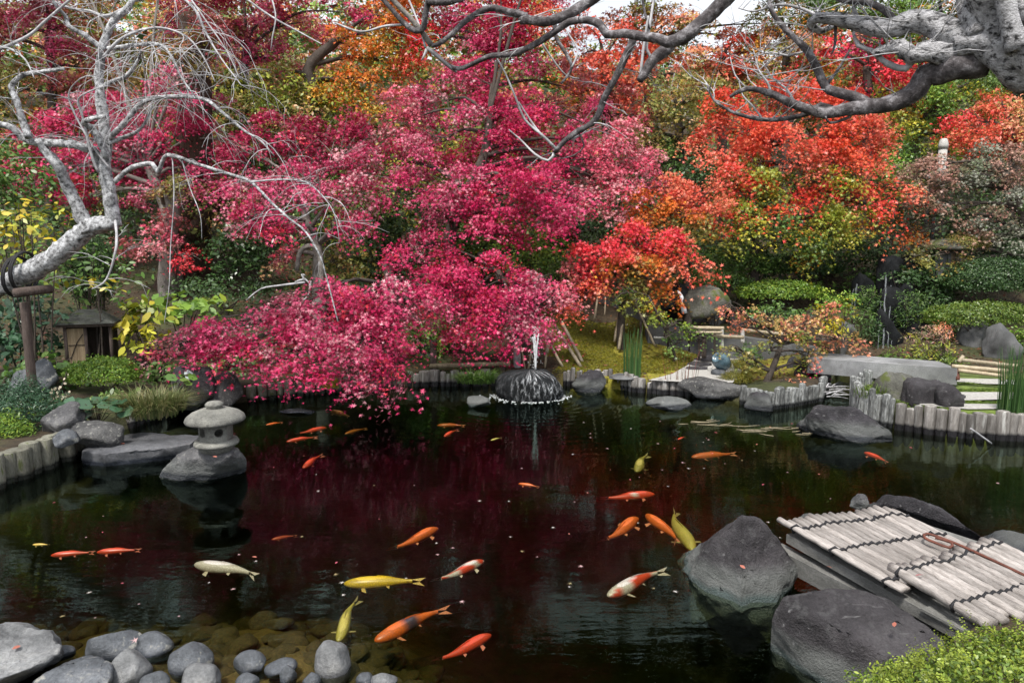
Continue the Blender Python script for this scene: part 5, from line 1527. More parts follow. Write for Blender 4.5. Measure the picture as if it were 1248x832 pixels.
# ------------------------------------------------------------------ rough barked tree overhead
ot = empty('overhanging_plum_tree', (4.5, 3.2, 0.35), 'rough grey barked bare tree arching over the pond from the platform side', 'tree')
mb = MB()
tr_pts = [Vector((4.5, 3.2, 0.1)), Vector((4.55, 3.2, 1.0)), Vector((4.3, 3.25, 1.9)), Vector((3.7, 3.35, 2.5)), A(1330, 96, 3.5), A(1262, 84, 3.55), A(1222, 62, 3.6), A(1190, 52, 3.65), A(1165, 58, 3.7)]
sp = limb_mesh(mb, tr_pts, [0.20, .175, .155, .14, .122, .11, .092, .065, .05], 22, 0.45, 0.05, 3)
mb.build('trunk', M['bark_rough'], ot)
osp = []
OL = [
    ([(1190, 46), (1160, 40), (1136, 30), (1112, 26), (1094, 33), (1074, 36), (1050, 30), (1020, 24), (996, 22), (988, 30), (1000, 38), (1018, 30)], (.075, .012), 3.7, 4.1, 'bark_rough'),
    ([(1200, 78), (1165, 80), (1146, 88), (1128, 92), (1118, 108), (1092, 124), (1062, 130), (1030, 134), (1005, 138), (970, 128), (938, 114), (910, 108), (890, 118)], (.075, .009), 3.7, 4.2, 'bark_dark'),
    ([(1062, 130), (1040, 118), (1018, 112), (1006, 106), (998, 88), (984, 62), (968, 46), (952, 30), (940, 12), (936, -10)], (.032, .010), 4.0, 4.2, 'bark_dark'),
    ([(1020, 136), (1000, 128), (985, 138), (962, 144), (930, 146), (896, 138), (870, 122), (862, 104)], (.020, .006), 4.05, 4.3, 'bark_dark'),
    ([(1180, 60), (1152, 66), (1130, 62), (1112, 68), (1096, 56), (1080, 60), (1064, 66)], (.07, .02), 3.7, 3.9, 'bark_rough'),
    ([(1112, 70), (1104, 84), (1082, 78), (1062, 62), (1046, 56), (1040, 40)], (.022, .008), 3.8, 4.0, 'bark_twig'),
    ([(1215, 46), (1204, 16), (1192, -20)], (.09, .06), 3.6, 3.6, 'bark_rough'),
    ([(1190, 44), (1182, 20), (1176, -15)], (.06, .04), 3.65, 3.7, 'bark_rough'),
    ([(1240, 60), (1228, 20), (1222, -20)], (.05, .04), 3.5, 3.45, 'bark_rough'),
    ([(1300, 50), (1266, 30), (1236, 4), (1216, -24)], (.06, .04), 3.5, 3.5, 'bark_rough'),
    ([(1094, 33), (1082, 16), (1060, 4), (1030, 2), (1006, -8)], (.022, .010), 3.9, 4.0, 'bark_dark'),
    ([(1050, 30), (1040, 10), (1048, -12)], (.014, .008), 4.0, 4.0, 'bark_twig'),
    ([(1018, 30), (1018, 52), (1014, 66)], (.010, .005), 4.0, 4.0, 'bark_dark'),
    ([(1005, 105), (1018, 90), (1028, 74), (1036, 60)], (.012, .004), 4.1, 4.2, 'bark_dark'),
    ([(1030, 134), (1036, 142), (1012, 150), (1006, 142)], (.012, .005), 4.0, 4.0, 'bark_dark'),
    ([(940, 114), (935, 100), (925, 86), (918, 60)], (.008, .003), 4.2, 4.3, 'bark_twig'),
    ([(970, 128), (958, 108), (942, 96), (930, 76)], (.008, .003), 4.2, 4.3, 'bark_twig'),
    ([(910, 108), (896, 92), (890, 70)], (.006, .003), 4.3, 4.3, 'bark_twig'),
    ([(930, 146), (916, 128), (905, 116), (900, 96)], (.006, .003), 4.2, 4.3, 'bark_twig'),
    ([(1000, 22), (975, 10), (948, 6), (920, 14), (900, 10)], (.010, .004), 4.1, 4.3, 'bark_twig'),
    ([(984, 62), (960, 68), (940, 64), (916, 70)], (.007, .003), 4.2, 4.2, 'bark_twig'),
    # the dark bough that comes in over the middle
    ([(1270, 20), (1200, -70), (1080, -110), (980, -90), (905, -24), (878, 6), (850, 32), (832, 46), (814, 52), (802, 47), (784, 45), (760, 41), (740, 42), (731, 30), (716, 25), (694, 27), (672, 42), (652, 54), (626, 66), (600, 68), (580, 76), (560, 84), (544, 78), (532, 66), (524, 60)], [.10, .085, .07, .055, .044, .040, .037, .035, .030, .026, .025, .025, .024, .023, .021, .020, .019, .018, .017, .016, .014, .014, .012, .010, .009], 3.6, 4.6, 'bark_dark'),
    ([(816, 54), (810, 62), (796, 72), (788, 86), (780, 98)], (.040, .022), 4.25, 4.2, 'bark_dark'),
    ([(773, 45), (764, 66), (752, 92), (738, 116), (730, 138), (722, 150), (704, 160), (688, 172), (676, 186)], (.024, .016), 4.4, 4.5, 'bark_dark'),
    ([(676, 186), (668, 196), (652, 188), (636, 172), (620, 158)], (.010, .004), 4.5, 4.6, 'bark_twig'),
    ([(678, 182), (662, 166), (640, 146), (628, 118), (616, 90), (606, 72)], (.010, .004), 4.5, 4.5, 'bark_twig'),
    ([(674, 178), (656, 160), (642, 140), (632, 124)], (.009, .004), 4.5, 4.5, 'bark_twig'),
    ([(740, -14), (706, 10), (682, 22), (664, 27), (644, 24), (636, 25), (640, 20), (618, 14), (596, 10), (570, 24), (548, 44), (534, 54), (526, 56)], (.032, .012), 4.2, 4.4, 'bark_dark'),
    ([(526, 56), (512, 36), (500, 22), (486, 8), (468, -12)], (.018, .014), 4.4, 4.4, 'bark_grey'),
    ([(528, -10), (522, 4), (518, 20), (516, 34), (506, 38), (492, 28), (476, 10), (462, -6)], (.022, .014), 4.3, 4.4, 'bark_dark'),
    ([(520, 2), (548, 2), (580, -8)], (.02, .018), 4.3, 4.3, 'bark_dark'),
    ([(500, 30), (470, 32), (440, 39), (408, 28)], (.008, .006), 4.4, 4.5, 'bark_twig'),
    ([(520, 58), (534, 70), (548, 82), (556, 88)], (.012, .008), 4.4, 4.5, 'bark_twig'),
    ([(518, 58), (514, 40), (500, 4), (492, -12)], (.008, .005), 4.4, 4.5, 'bark_twig'),
    ([(520, 60), (516, 70), (514, 74)], (.009, .004), 4.4, 4.4, 'bark_twig'),
    ([(676, 30), (678, 46), (690, 66), (697, 80), (692, 92), (684, 102)], (.014, .008), 4.5, 4.5, 'bark_dark'),
    ([(660, 52), (676, 76), (690, 92), (706, 96)], (.007, .004), 4.5, 4.6, 'bark_twig'),
    ([(697, 82), (704, 62), (692, 40), (686, 28)], (.007, .004), 4.5, 4.6, 'bark_twig'),
    ([(688, 172), (702, 168), (714, 160), (718, 150)], (.006, .003), 4.5, 4.5, 'bark_twig'),
    ([(704, 160), (712, 178), (698, 190), (680, 194)], (.006, .003), 4.5, 4.5, 'bark_dark'),
    ([(796, 72), (788, 60), (792, 30), (796, 4), (798, -12)], (.010, .007), 4.3, 4.4, 'bark_twig'),
    ([(780, 98), (784, 60), (790, 20)], (.010, .007), 4.25, 4.3, 'bark_twig'),
    ([(782, -10), (786, 16), (792, 36)], (.008, .006), 4.3, 4.3, 'bark_dark'),
]
for i, (pts, rad, D0, D1, mt) in enumerate(OL):
    mb = MB()
    sp = limb_mesh(mb, px_path(pts, D0, D1, 0.02, 100 + i), rad, 12 if (rad[0] if isinstance(rad, tuple) else .1) > .03 else 7, 0.20 if mt != 'bark_twig' else .08, 0.035, 50 + i)
    osp.append(sp)
    mb.build('limb', M[mt], ot)
mb = MB(); g = random.Random(15)
weeping_twigs(mb, [osp[k] for k in (1, 2, 3, 0, 4, 10, 15, 16, 19, 20)], 110, g, 0.12, 0.45, -0.15, 0.0042, up=0.9)
weeping_twigs(mb, [osp[k] for k in (21, 23, 27)], 26, g, 0.12, 0.5, 0.2, 0.004, up=0.4)
tag(mb.build('twigs', M['bark_twig'], ot), kind='stuff')

# ------------------------------------------------------------------ trees in leaf
def leaf_n(rx, ry, D, size, k):
    ar = math.pi * rx * ry * MPP(D) ** 2
    return k * ar / (0.42 * size * size)
def maple(name, label, trunk, r0, pads, size=0.058, k=3.2, kind='maple', bark='bark_maple', group='maples in autumn colour', cat='maple tree', seed=1, spray=0.24, depth=0.85, per=42, limbs=True, twigs=8, droop=0.5, tilt=0.5, tiers=3):
    """trunk: (px, py, D) points from the foot up; pads: (px, py, D, rx, ry, palette[, palette of the lower sprays])"""
    foot = A(*trunk[0])
    gz = ground_z(foot.x, foot.y)
    tp = [Vector((foot.x, foot.y, min(gz, foot.z) - 0.15))] + [A(*q) for q in trunk]
    t = empty(name, (foot.x, foot.y, gz), label, cat, group)
    L_ = Leaves(kind, seed)
    mb = MB()
    g = random.Random(seed)
    pp, rr = smooth_path(tp, [r0 * 1.25] + [r0 * (1 - 0.55 * i / len(trunk)) for i in range(len(trunk))], 0.12)
    mb.tube(pp, rr, 12, knob=0.14, seed=seed)
    for p in pads:
        px, py, D, rx, ry, pal = p[:6]
        c = A(px, py, D)
        mx, my = rx * MPP(D), ry * MPP(D)
        nt_ = tiers if rx > 15 else 1
        n_all = leaf_n(rx, ry, D, size, k)
        for ti in range(nt_):                      # each bough carries a few flat tiers of leaves with gaps between
            if nt_ == 1:
                o_, r_ = Vector(), (mx, max(mx, my) * depth, my)
            else:
                h_ = (ti + .5) / nt_ * 2 - 1
                o_ = Vector((g.uniform(-.55, .55) * mx, g.uniform(-.5, .5) * mx, h_ * my * .85 + g.uniform(-.1, .1) * my))
                q_ = g.uniform(.42, .68) * math.sqrt(max(.3, 1 - .5 * h_ * h_))
                r_ = (mx * q_, mx * q_ * depth, my * .9 / nt_)
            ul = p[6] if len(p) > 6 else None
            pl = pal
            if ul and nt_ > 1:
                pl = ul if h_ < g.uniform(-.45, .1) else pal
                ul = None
            L_.pad(c + o_, r_, n_all / nt_, pl, size, ul, spray=spray, per=per, droop=droop, tilt=tilt)
        if limbs:
            j = min(range(len(pp) // 3, len(pp)), key=lambda q: (pp[q] - c).length + max(0, pp[q].z - c.z) * 1.2)
            a = pp[j]
            mid = a.lerp(c, 0.5) + Vector((g.uniform(-.1, .1), g.uniform(-.1, .1), 0.12 * (c - a).length * g.uniform(0.2, 1.2)))
            q, w_ = smooth_path([a, mid, c + Vector((0, 0, -my * .2))], [min(rr[j] * .55, 0.05 + r0 * .2), min(rr[j] * .35, .03), .008], 0.15)
            mb.tube(q, w_, 7, knob=0.1, seed=seed)
            for _ in range(twigs):
                e = c + Vector((g.uniform(-1, 1) * mx * .8, g.uniform(-.5, .5) * mx, g.uniform(-.9, .7) * my))
                b = q[g.randrange(len(q) // 2, len(q))]
                q2, w2 = smooth_path([b, b.lerp(e, .5) + Vector((0, 0, .05)), e], [.009, .003], 0.15)
                mb.tube(q2, w2, 4, cap=False)
    mb.build('trunk', M[bark], t)
    L_.build('crown', M['leaf'], t)
    return t
CR, CD, CP, PK = 'crimson', 'crimson_dark', 'crimson_pink', 'pink'
maple('weeping_maple', 'low crimson maple whose boughs hang out over the pond water', [(455, 440, 10.3), (470, 400, 10.1), (478, 360, 9.9), (470, 320, 9.9)], 0.10, [
    (192, 424, 8.3, 24, 14, PK), (225, 415, 8.2, 36, 20, CP), (255, 405, 8.3, 40, 20, CP), (258, 430, 8.1, 26, 14, CR), (300, 396, 8.3, 46, 24, CP), (298, 424, 8.1, 42, 20, CR), (345, 376, 8.4, 44, 24, CP), (345, 405, 8.2, 48, 26, CR),
    (330, 440, 8.0, 36, 18, CP), (385, 440, 7.9, 44, 26, CR), (390, 395, 8.2, 50, 30, CP), (430, 372, 8.4, 50, 30, CR), (440, 415, 8.0, 46, 30, CP), (420, 452, 7.8, 34, 16, CP), (465, 444, 7.8, 34, 24, CR), (480, 410, 8.2, 40, 34, CR),
    (478, 362, 8.6, 40, 34, CP), (520, 375, 8.8, 30, 30, CP), (512, 345, 9.0, 30, 24, CR), (486, 312, 9.2, 16, 22, CR), (446, 470, 7.7, 22, 10, CP), (482, 470, 7.7, 15, 10, CP), (505, 385, 8.6, 20, 14, CR), (400, 352, 8.7, 40, 16, CP)],
    seed=11, k=3.0, size=0.050, group='crimson maples by the pond')
maple('crimson_maple', 'crimson maple on props behind the fountain', [(640, 448, 10.6), (634, 410, 10.6), (622, 370, 10.6), (606, 330, 10.7)], 0.09, [
    (545, 330, 9.8, 34, 26, CR), (575, 350, 9.7, 44, 34, CR), (610, 335, 9.8, 44, 32, CR), (560, 385, 9.6, 36, 30, CR), (600, 380, 9.5, 44, 28, CR), (590, 410, 9.5, 26, 14, CR), (640, 375, 9.6, 40, 32, CP), (655, 405, 9.5, 36, 18, CP), (680, 360, 9.8, 22, 20, PK), (650, 345, 9.9, 40, 18, CP), (620, 420, 9.5, 16, 10, CR), (540, 300, 10.0, 16, 24, CR), (690, 378, 9.8, 12, 16, 'coral')],
    seed=12, k=3.0, size=0.050, group='crimson maples by the pond')
maple('crimson_maple', 'tall magenta maple filling the middle above the green shrubs', [(555, 345, 12.0), (548, 290, 12.0), (566, 240, 12.0), (590, 190, 12.0), (596, 140, 12.2)], 0.12, [
    (560, 232, 11.4, 50, 34, CP), (600, 250, 11.0, 52, 36, CR), (640, 240, 10.9, 56, 36, CR), (672, 262, 10.8, 36, 28, CR), (612, 285, 11, 36, 14, CR), (690, 235, 11, 44, 34, CP), (590, 190, 12, 60, 40, CR), (640, 180, 12, 60, 40, CR), (540, 165, 12.4, 60, 40, CP), (500, 190, 12, 44, 36, CP), (480, 225, 11.8, 36, 30, CP), (600, 140, 12.4, 70, 40, CR), (660, 135, 12.5, 50, 40, CR), (545, 115, 12.8, 60, 40, CP), (500, 140, 12.6, 44, 34, PK), (690, 185, 12, 44, 34, CR), (600, 95, 13, 60, 36, CR),
    (520, 262, 11.3, 26, 34, CP), (505, 300, 11, 16, 22, CP), (720, 205, 11.8, 40, 36, PK), (745, 175, 12, 44, 40, PK), (760, 215, 11.7, 50, 36, PK), (735, 250, 11.4, 44, 22, PK), (790, 205, 12, 44, 30, PK), (815, 232, 11.8, 40, 20, 'coral'), (715, 145, 12.4, 36, 30, CP), (640, 215, 11.2, 40, 30, CR), (610, -20, 13, 90, 40, CR), (680, -90, 13.5, 80, 50, CD)],
    seed=13, k=2.5, group='crimson maples by the pond')
maple('crimson_maple', 'grey forked crimson maple before the dark brown bank', [(388, 352, 11.0), (388, 325, 11.0), (386, 298, 11.0), (374, 270, 11.2), (368, 235, 11.4)], 0.10, [
    (340, 235, 10.9, 48, 26, CP), (385, 220, 10.9, 50, 34, CP), (325, 265, 10.7, 34, 22, CR), (355, 275, 10.6, 34, 18, CR), (425, 195, 11.3, 50, 36, CP), (300, 225, 11.2, 36, 22, CP), (420, 245, 10.9, 34, 26, CP), (400, 160, 12, 56, 26, CD), (350, 160, 12, 50, 30, CD), (450, 160, 12, 40, 30, CD), (455, 205, 11.5, 40, 30, PK), (290, 265, 11, 20, 14, CP), (340, 312, 10.8, 20, 22, 'rose_dark'), (360, 180, 11.5, 44, 22, CR), (415, 270, 10.6, 26, 14, CR), (300, 180, 11.8, 40, 26, CD), (440, 275, 10.8, 20, 16, CP)],
    bark='bark_grey', seed=14, k=2.5, group='crimson maples by the pond')
# the bent second stem of that maple
maple('dark_crimson_maple', 'deep crimson maple behind the bare weeping tree', [(214, 335, 12.6), (212, 300, 12.6), (200, 250, 12.8), (180, 200, 13)], 0.13, [
    (95, 125, 13.6, 50, 24, CP), (50, 165, 13.6, 60, 30, CR), (110, 165, 13.4, 60, 30, CR), (170, 165, 13.2, 50, 34, CP), (200, 185, 13.2, 50, 30, CP), (75, 205, 13.2, 60, 22, CR), (140, 200, 13.2, 50, 28, CR), (230, 200, 13, 36, 24, CD), (110, 238, 13, 40, 18, CR), (30, 225, 13.2, 40, 16, CD), (180, 235, 12.8, 30, 18, CP), (265, 165, 13, 40, 22, CR), (240, 135, 13.4, 44, 24, CP), (195, 290, 12, 24, 22, PK), (228, 313, 12, 20, 13, 'red'), (205, 265, 12.2, 26, 14, 'rose_dark'), (160, 300, 12.3, 26, 14, 'rose_dark'), (60, -90, 14, 110, 70, CD), (200, -80, 14, 100, 70, CR), (160, 130, 13.6, 40, 24, CR), (228, 60, 12.7, 40, 26, 'olive_red'), (215, 105, 12.5, 40, 24, CP), (245, 20, 12.8, 44, 28, 'rose_dark'), (205, 150, 12.4, 36, 22, CR), (240, 220, 12.5, 30, 20, CP), (200, 225, 12.1, 26, 16, 'olive_red')],
    seed=15, k=2.5, bark='bark_grey', group='crimson maples by the pond')
RO, CO = 'red_orange', 'coral'
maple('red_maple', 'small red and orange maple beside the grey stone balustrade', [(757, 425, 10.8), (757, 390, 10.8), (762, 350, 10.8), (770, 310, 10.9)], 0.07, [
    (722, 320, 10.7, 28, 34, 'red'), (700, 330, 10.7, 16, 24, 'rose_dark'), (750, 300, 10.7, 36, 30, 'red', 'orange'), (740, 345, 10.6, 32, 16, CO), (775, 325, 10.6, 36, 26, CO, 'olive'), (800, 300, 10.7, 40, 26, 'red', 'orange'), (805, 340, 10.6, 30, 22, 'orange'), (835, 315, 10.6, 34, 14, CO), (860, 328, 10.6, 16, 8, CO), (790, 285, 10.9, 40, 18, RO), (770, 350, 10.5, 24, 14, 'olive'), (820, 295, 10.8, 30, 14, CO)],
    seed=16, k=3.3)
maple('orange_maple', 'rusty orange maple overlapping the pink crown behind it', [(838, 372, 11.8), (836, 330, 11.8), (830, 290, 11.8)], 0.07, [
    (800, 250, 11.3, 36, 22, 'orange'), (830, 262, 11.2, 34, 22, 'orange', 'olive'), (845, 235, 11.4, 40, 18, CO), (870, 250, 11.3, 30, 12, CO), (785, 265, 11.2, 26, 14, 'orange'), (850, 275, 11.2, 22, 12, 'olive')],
    seed=17, k=3.3)
YG, BG = 'yellow_green', 'bright_green'
maple('scarlet_maple', 'broad scarlet topped maple still green and yellow beneath', [(919, 345, 12.6), (919, 315, 12.6), (922, 280, 12.6), (930, 230, 12.7), (938, 180, 12.8)], 0.085, [
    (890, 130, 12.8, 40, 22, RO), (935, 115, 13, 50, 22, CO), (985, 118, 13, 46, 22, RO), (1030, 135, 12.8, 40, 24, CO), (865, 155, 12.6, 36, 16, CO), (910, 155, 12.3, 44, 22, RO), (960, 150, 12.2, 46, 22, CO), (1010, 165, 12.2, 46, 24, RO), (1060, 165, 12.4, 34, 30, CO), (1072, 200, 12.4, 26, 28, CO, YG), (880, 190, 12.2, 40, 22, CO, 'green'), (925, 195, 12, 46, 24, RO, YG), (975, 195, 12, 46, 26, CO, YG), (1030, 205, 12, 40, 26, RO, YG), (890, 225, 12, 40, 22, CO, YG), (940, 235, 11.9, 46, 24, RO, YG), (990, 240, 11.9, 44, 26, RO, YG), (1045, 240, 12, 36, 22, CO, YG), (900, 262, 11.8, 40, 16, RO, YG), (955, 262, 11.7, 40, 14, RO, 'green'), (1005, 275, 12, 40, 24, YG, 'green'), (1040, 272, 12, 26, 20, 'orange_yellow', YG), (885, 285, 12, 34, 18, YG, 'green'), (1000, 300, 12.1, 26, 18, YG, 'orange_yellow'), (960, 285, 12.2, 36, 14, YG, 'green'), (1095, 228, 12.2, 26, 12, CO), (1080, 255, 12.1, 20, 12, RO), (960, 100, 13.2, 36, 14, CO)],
    seed=18, k=3.4, spray=0.30, per=90, droop=0.7, tilt=0.45)
maple('island_maple', 'little peach and orange maple leaning on the edging island', [(925, 490, 9.15), (934, 466, 9.2), (945, 440, 9.25), (952, 420, 9.3)], 0.055, [
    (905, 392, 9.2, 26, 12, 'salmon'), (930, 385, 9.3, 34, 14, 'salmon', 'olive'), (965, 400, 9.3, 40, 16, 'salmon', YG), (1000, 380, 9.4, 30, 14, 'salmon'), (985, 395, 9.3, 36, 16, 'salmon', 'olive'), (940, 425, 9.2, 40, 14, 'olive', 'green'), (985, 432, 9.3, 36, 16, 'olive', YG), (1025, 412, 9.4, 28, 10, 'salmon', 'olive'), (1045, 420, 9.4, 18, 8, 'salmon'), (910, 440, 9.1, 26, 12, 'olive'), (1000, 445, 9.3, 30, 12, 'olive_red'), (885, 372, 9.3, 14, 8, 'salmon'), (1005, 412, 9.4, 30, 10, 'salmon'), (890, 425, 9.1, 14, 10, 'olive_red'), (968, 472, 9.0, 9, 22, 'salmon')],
    size=0.045, k=1.35, seed=19, spray=0.15, per=26)
maple('green_sapling', 'spindly yellow green sapling arching over the grey wall', [(822, 432, 10.35), (815, 410, 10.3), (800, 380, 10.2), (790, 360, 10.2)], 0.022, [
    (780, 370, 10.2, 20, 12, YG), (800, 385, 10.2, 24, 10, YG), (822, 395, 10.2, 24, 8, BG), (843, 404, 10.2, 18, 7, BG), (812, 410, 10.2, 18, 8, 'green'), (860, 408, 10.2, 14, 6, 'green'), (820, 425, 10.2, 14, 8, 'green'), (760, 356, 10.3, 18, 10, 'green')],
    size=0.045, k=1.6, seed=20, spray=0.13, per=24, group=None, cat='sapling')
DU, SI = 'dusty', 'silver'
maple('dusty_maple', 'layered maple in faded pink and silver over the stone lantern', [(1262, 330, 12), (1255, 290, 12), (1240, 250, 12), (1225, 210, 12)], 0.10, [
    (1125, 205, 12.6, 36, 16, DU), (1165, 198, 12.4, 44, 16, DU), (1205, 192, 12.3, 40, 20, SI), (1245, 195, 12.2, 30, 26, DU), (1140, 232, 12.3, 44, 14, DU, SI), (1190, 225, 12.1, 44, 18, SI), (1235, 235, 12, 34, 24, SI, 'green'), (1120, 250, 12.3, 36, 12, DU), (1165, 255, 12, 50, 14, DU, 'dark_green'), (1210, 262, 11.9, 44, 14, DU, SI), (1240, 285, 11.7, 24, 22, SI), (1190, 280, 11.9, 30, 12, DU), (1105, 265, 12.4, 26, 14, 'dark_green', SI), (1110, 285, 12.2, 24, 10, 'orange'), (1225, 210, 12, 24, 16, DU), (1150, 212, 12.2, 26, 12, DU), (1140, 225, 12.1, 22, 12, DU), (1160, 290, 12.4, 40, 12, 'dark_green'), (1150, 302, 11.9, 30, 9, DU, 'dark_green'), (1125, 312, 11.9, 24, 10, 'olive'), (1172, 322, 11.8, 14, 12, 'olive'), (1210, 300, 12.2, 40, 12, 'dark_green')],
    size=0.05, k=2.5, seed=21, spray=0.22)
# farther trees up the slope
def far(label, trunk, pads, seed, name='maple_tree', r0=0.12, size=0.085, k=2.2, kind='tri', bark='bark_maple', cat='tree', spray=0.30, group='autumn trees on the slope', **kw):
    near_ = lambda D: D if D <= 15 else 15 + (D - 15) * 0.18
    trunk = [(a, b, near_(D)) for a, b, D in trunk]
    pads = [(p[0], p[1], near_(p[2])) + tuple(p[3:]) for p in pads]
    size *= 0.82
    return maple(name, label, trunk, r0, pads, size=size, k=k, kind=kind, bark=bark, seed=seed, spray=spray, group=group, cat=cat, twigs=3, **kw)
far('rose coloured tree high behind the bare weeping tree', [(60, 240, 18), (64, 120, 18), (60, 40, 18)], [(20, 40, 18, 60, 40, 'rose_dark'), (80, 30, 18, 60, 40, CP), (40, 90, 17.6, 60, 26, 'olive_red'), (110, 80, 17.8, 50, 30, 'rose_dark'), (10, 110, 17.5, 40, 30, 'olive'), (130, 20, 18, 50, 36, 'olive_red'), (50, -50, 18.5, 110, 60, 'rose_dark'), (-60, 60, 18, 60, 60, CR)], 31)
far('olive and rust tree between the bare limbs', [(240, 220, 17), (236, 150, 17), (240, 80, 17)], [(180, 80, 17, 50, 34, 'olive_red'), (230, 90, 16.6, 50, 30, 'olive'), (270, 110, 16.5, 50, 26, 'olive'), (190, 125, 16.5, 50, 20, 'olive_red'), (300, 130, 16.2, 40, 22, 'olive'), (250, 50, 17.2, 50, 24, 'olive_red'), (320, 110, 16.4, 36, 20, 'yellow_green'), (330, 140, 16, 44, 16, 'olive')], 32)
far('dusty pink tree filling the top beside the orange one', [(300, 210, 18.5), (296, 120, 18.5), (300, 60, 18.5)], [(200, 20, 18.6, 50, 36, CP), (260, 20, 18.4, 60, 36, 'rose_dark'), (320, 20, 18.2, 60, 34, CP), (310, 60, 17.8, 50, 24, CP), (370, 20, 18, 40, 30, 'pink'), (280, -60, 19, 120, 60, 'rose_dark'), (345, 70, 17.8, 30, 18, CP), (420, 10, 18.4, 40, 24, CP)], 33)
far('golden orange tree with a dark forked trunk', [(384, 170, 16), (380, 110, 16), (378, 80, 16), (410, 50, 16.2)], [(430, 55, 16.2, 36, 24, 'orange'), (470, 45, 16.4, 40, 26, 'orange_yellow'), (420, 100, 16, 44, 22, 'orange_yellow'), (465, 95, 16, 44, 24, 'orange'), (400, 125, 15.8, 40, 20, YG), (450, 125, 15.7, 36, 16, 'orange_yellow'), (370, 110, 16, 30, 20, 'olive'), (500, 80, 16.2, 30, 20, CO), (480, 15, 16.6, 40, 24, 'orange'), (390, 145, 15.8, 36, 14, YG), (350, 90, 16.2, 30, 26, 'olive')], 34, r0=0.16)
far('crimson pink tree at the top centre', [(600, 170, 17), (596, 100, 17), (600, 40, 17)], [(680, -120, 17, 80, 50, CD), (530, 40, 16.6, 40, 30, 'red'), (570, 60, 16.4, 44, 30, CP), (610, 40, 16.6, 50, 34, CR), (650, 60, 16.6, 44, 34, CP), (560, 10, 17, 50, 30, CP), (630, 5, 17, 50, 26, 'red'), (500, 50, 16.8, 30, 30, 'orange'), (690, 100, 16.4, 40, 30, 'rose_dark'), (600, -70, 17.5, 120, 60, CR), (470, -60, 17.5, 90, 60, 'orange'), (660, 20, 16.8, 30, 24, CO)], 35)
far('coral tree under the white gap of sky', [(740, 190, 22), (738, 120, 22), (736, 70, 22)], [(710, 60, 22, 36, 30, CO), (750, 45, 22, 40, 26, CO), (720, 90, 21.6, 44, 24, CO), (770, 80, 21.6, 36, 26, CO), (740, 110, 21, 50, 22, 'rose_dark'), (720, 130, 20.6, 40, 18, 'rose_dark'), (780, 120, 21, 30, 20, CO), (700, 110, 21, 30, 20, 'orange_yellow'), (720, 32, 22.6, 30, 14, CO), (770, 140, 20.5, 34, 14, 'rose_dark')], 36, size=0.10, k=2.2)
far('thin olive tree on the crest', [(790, 180, 26), (790, 100, 26), (788, 50, 26)], [(770, 30, 26, 30, 26, 'olive'), (800, 40, 26, 34, 30, 'salmon'), (830, 50, 26, 34, 26, 'olive'), (810, 15, 26.5, 40, 20, 'salmon'), (790, 70, 25.6, 40, 22, 'salmon'), (840, 90, 25, 40, 26, 'salmon'), (745, 22, 26, 30, 14, 'salmon'), (785, 8, 26, 30, 14, 'olive'), (835, 18, 26, 24, 14, 'salmon'), (852, 40, 26, 30, 16, 'olive'), (905, 42, 26, 34, 16, 'salmon'), (935, 24, 26, 24, 20, 'olive')], 37, size=0.11, k=1.9)
far('salmon and ochre tree below the sky gap', [(880, 170, 25), (878, 100, 25), (880, 70, 25)], [(860, 80, 25, 40, 28, 'salmon'), (900, 70, 25, 40, 26, CO), (890, 95, 24.6, 44, 22, 'salmon'), (850, 110, 24, 36, 18, 'olive_red'), (920, 90, 24.4, 40, 26, 'salmon'), (900, 45, 25.4, 36, 16, CO), (940, 60, 25, 40, 26, 'salmon')], 38, size=0.11, k=2.2)
far('muted green tree behind the small bare tree', [(830, 240, 19), (828, 170, 19), (826, 130, 19)], [(820, 110, 20, 40, 24, 'olive'), (860, 120, 20, 36, 24, 'olive'), (800, 140, 19.6, 30, 20, 'olive_red'), (840, 150, 16.4, 34, 22, 'olive'), (815, 130, 16.6, 30, 20, 'olive'), (850, 110, 17, 36, 20, 'olive'), (820, 200, 15.5, 30, 30, 'green'), (800, 165, 16, 24, 22, 'olive_red'), (780, 170, 19, 34, 20, 'olive_red'), (810, 175, 19, 30, 20, 'dark_green'), (860, 190, 18.8, 30, 24, 'dark_green'), (790, 200, 18.6, 30, 20, 'green')], 39, size=0.09, k=2.0)
far('yellow tinged tree above the scarlet one', [(960, 150, 20), (958, 90, 20), (960, 50, 20)], [(940, 30, 20.4, 40, 26, 'orange_yellow'), (985, 50, 20, 44, 24, 'salmon'), (960, 75, 19.6, 50, 20, 'olive'), (1005, 85, 19.4, 46, 22, 'orange_yellow'), (1000, 110, 19, 50, 16, 'orange_yellow'), (940, 100, 19.2, 40, 16, 'olive'), (970, 10, 20.6, 40, 20, 'green'), (1045, 110, 19, 40, 16, YG), (930, -40, 21, 60, 40, 'olive')], 40)
far('wine red tree behind the rough overhead limbs', [(1060, 150, 18), (1058, 110, 18), (1056, 80, 18)], [(1000, 60, 18, 40, 16, 'red'), (1050, 50, 18, 44, 20, CR), (1090, 70, 17.8, 44, 24, 'red'), (1130, 80, 17.6, 36, 20, 'red'), (1060, 85, 17.8, 44, 16, 'red'), (1050, 110, 17.4, 30, 14, CD), (1100, 105, 17.4, 40, 16, 'red')], 41)
tg = far('tall green tree behind the rough trunk', [(1150, 190, 20), (1148, 110, 20), (1150, 40, 20)], [(1060, 15, 20.4, 50, 24, 'green'), (1110, 25, 20, 50, 26, BG), (1160, 40, 20, 50, 40, 'green'), (1215, 60, 19.6, 50, 40, 'green'), (1130, 60, 19.6, 40, 20, BG), (1240, 110, 19, 40, 30, 'dark_green'), (1150, -60, 21, 140, 60, 'green'), (1010, 10, 21, 40, 20, 'green')], 42)
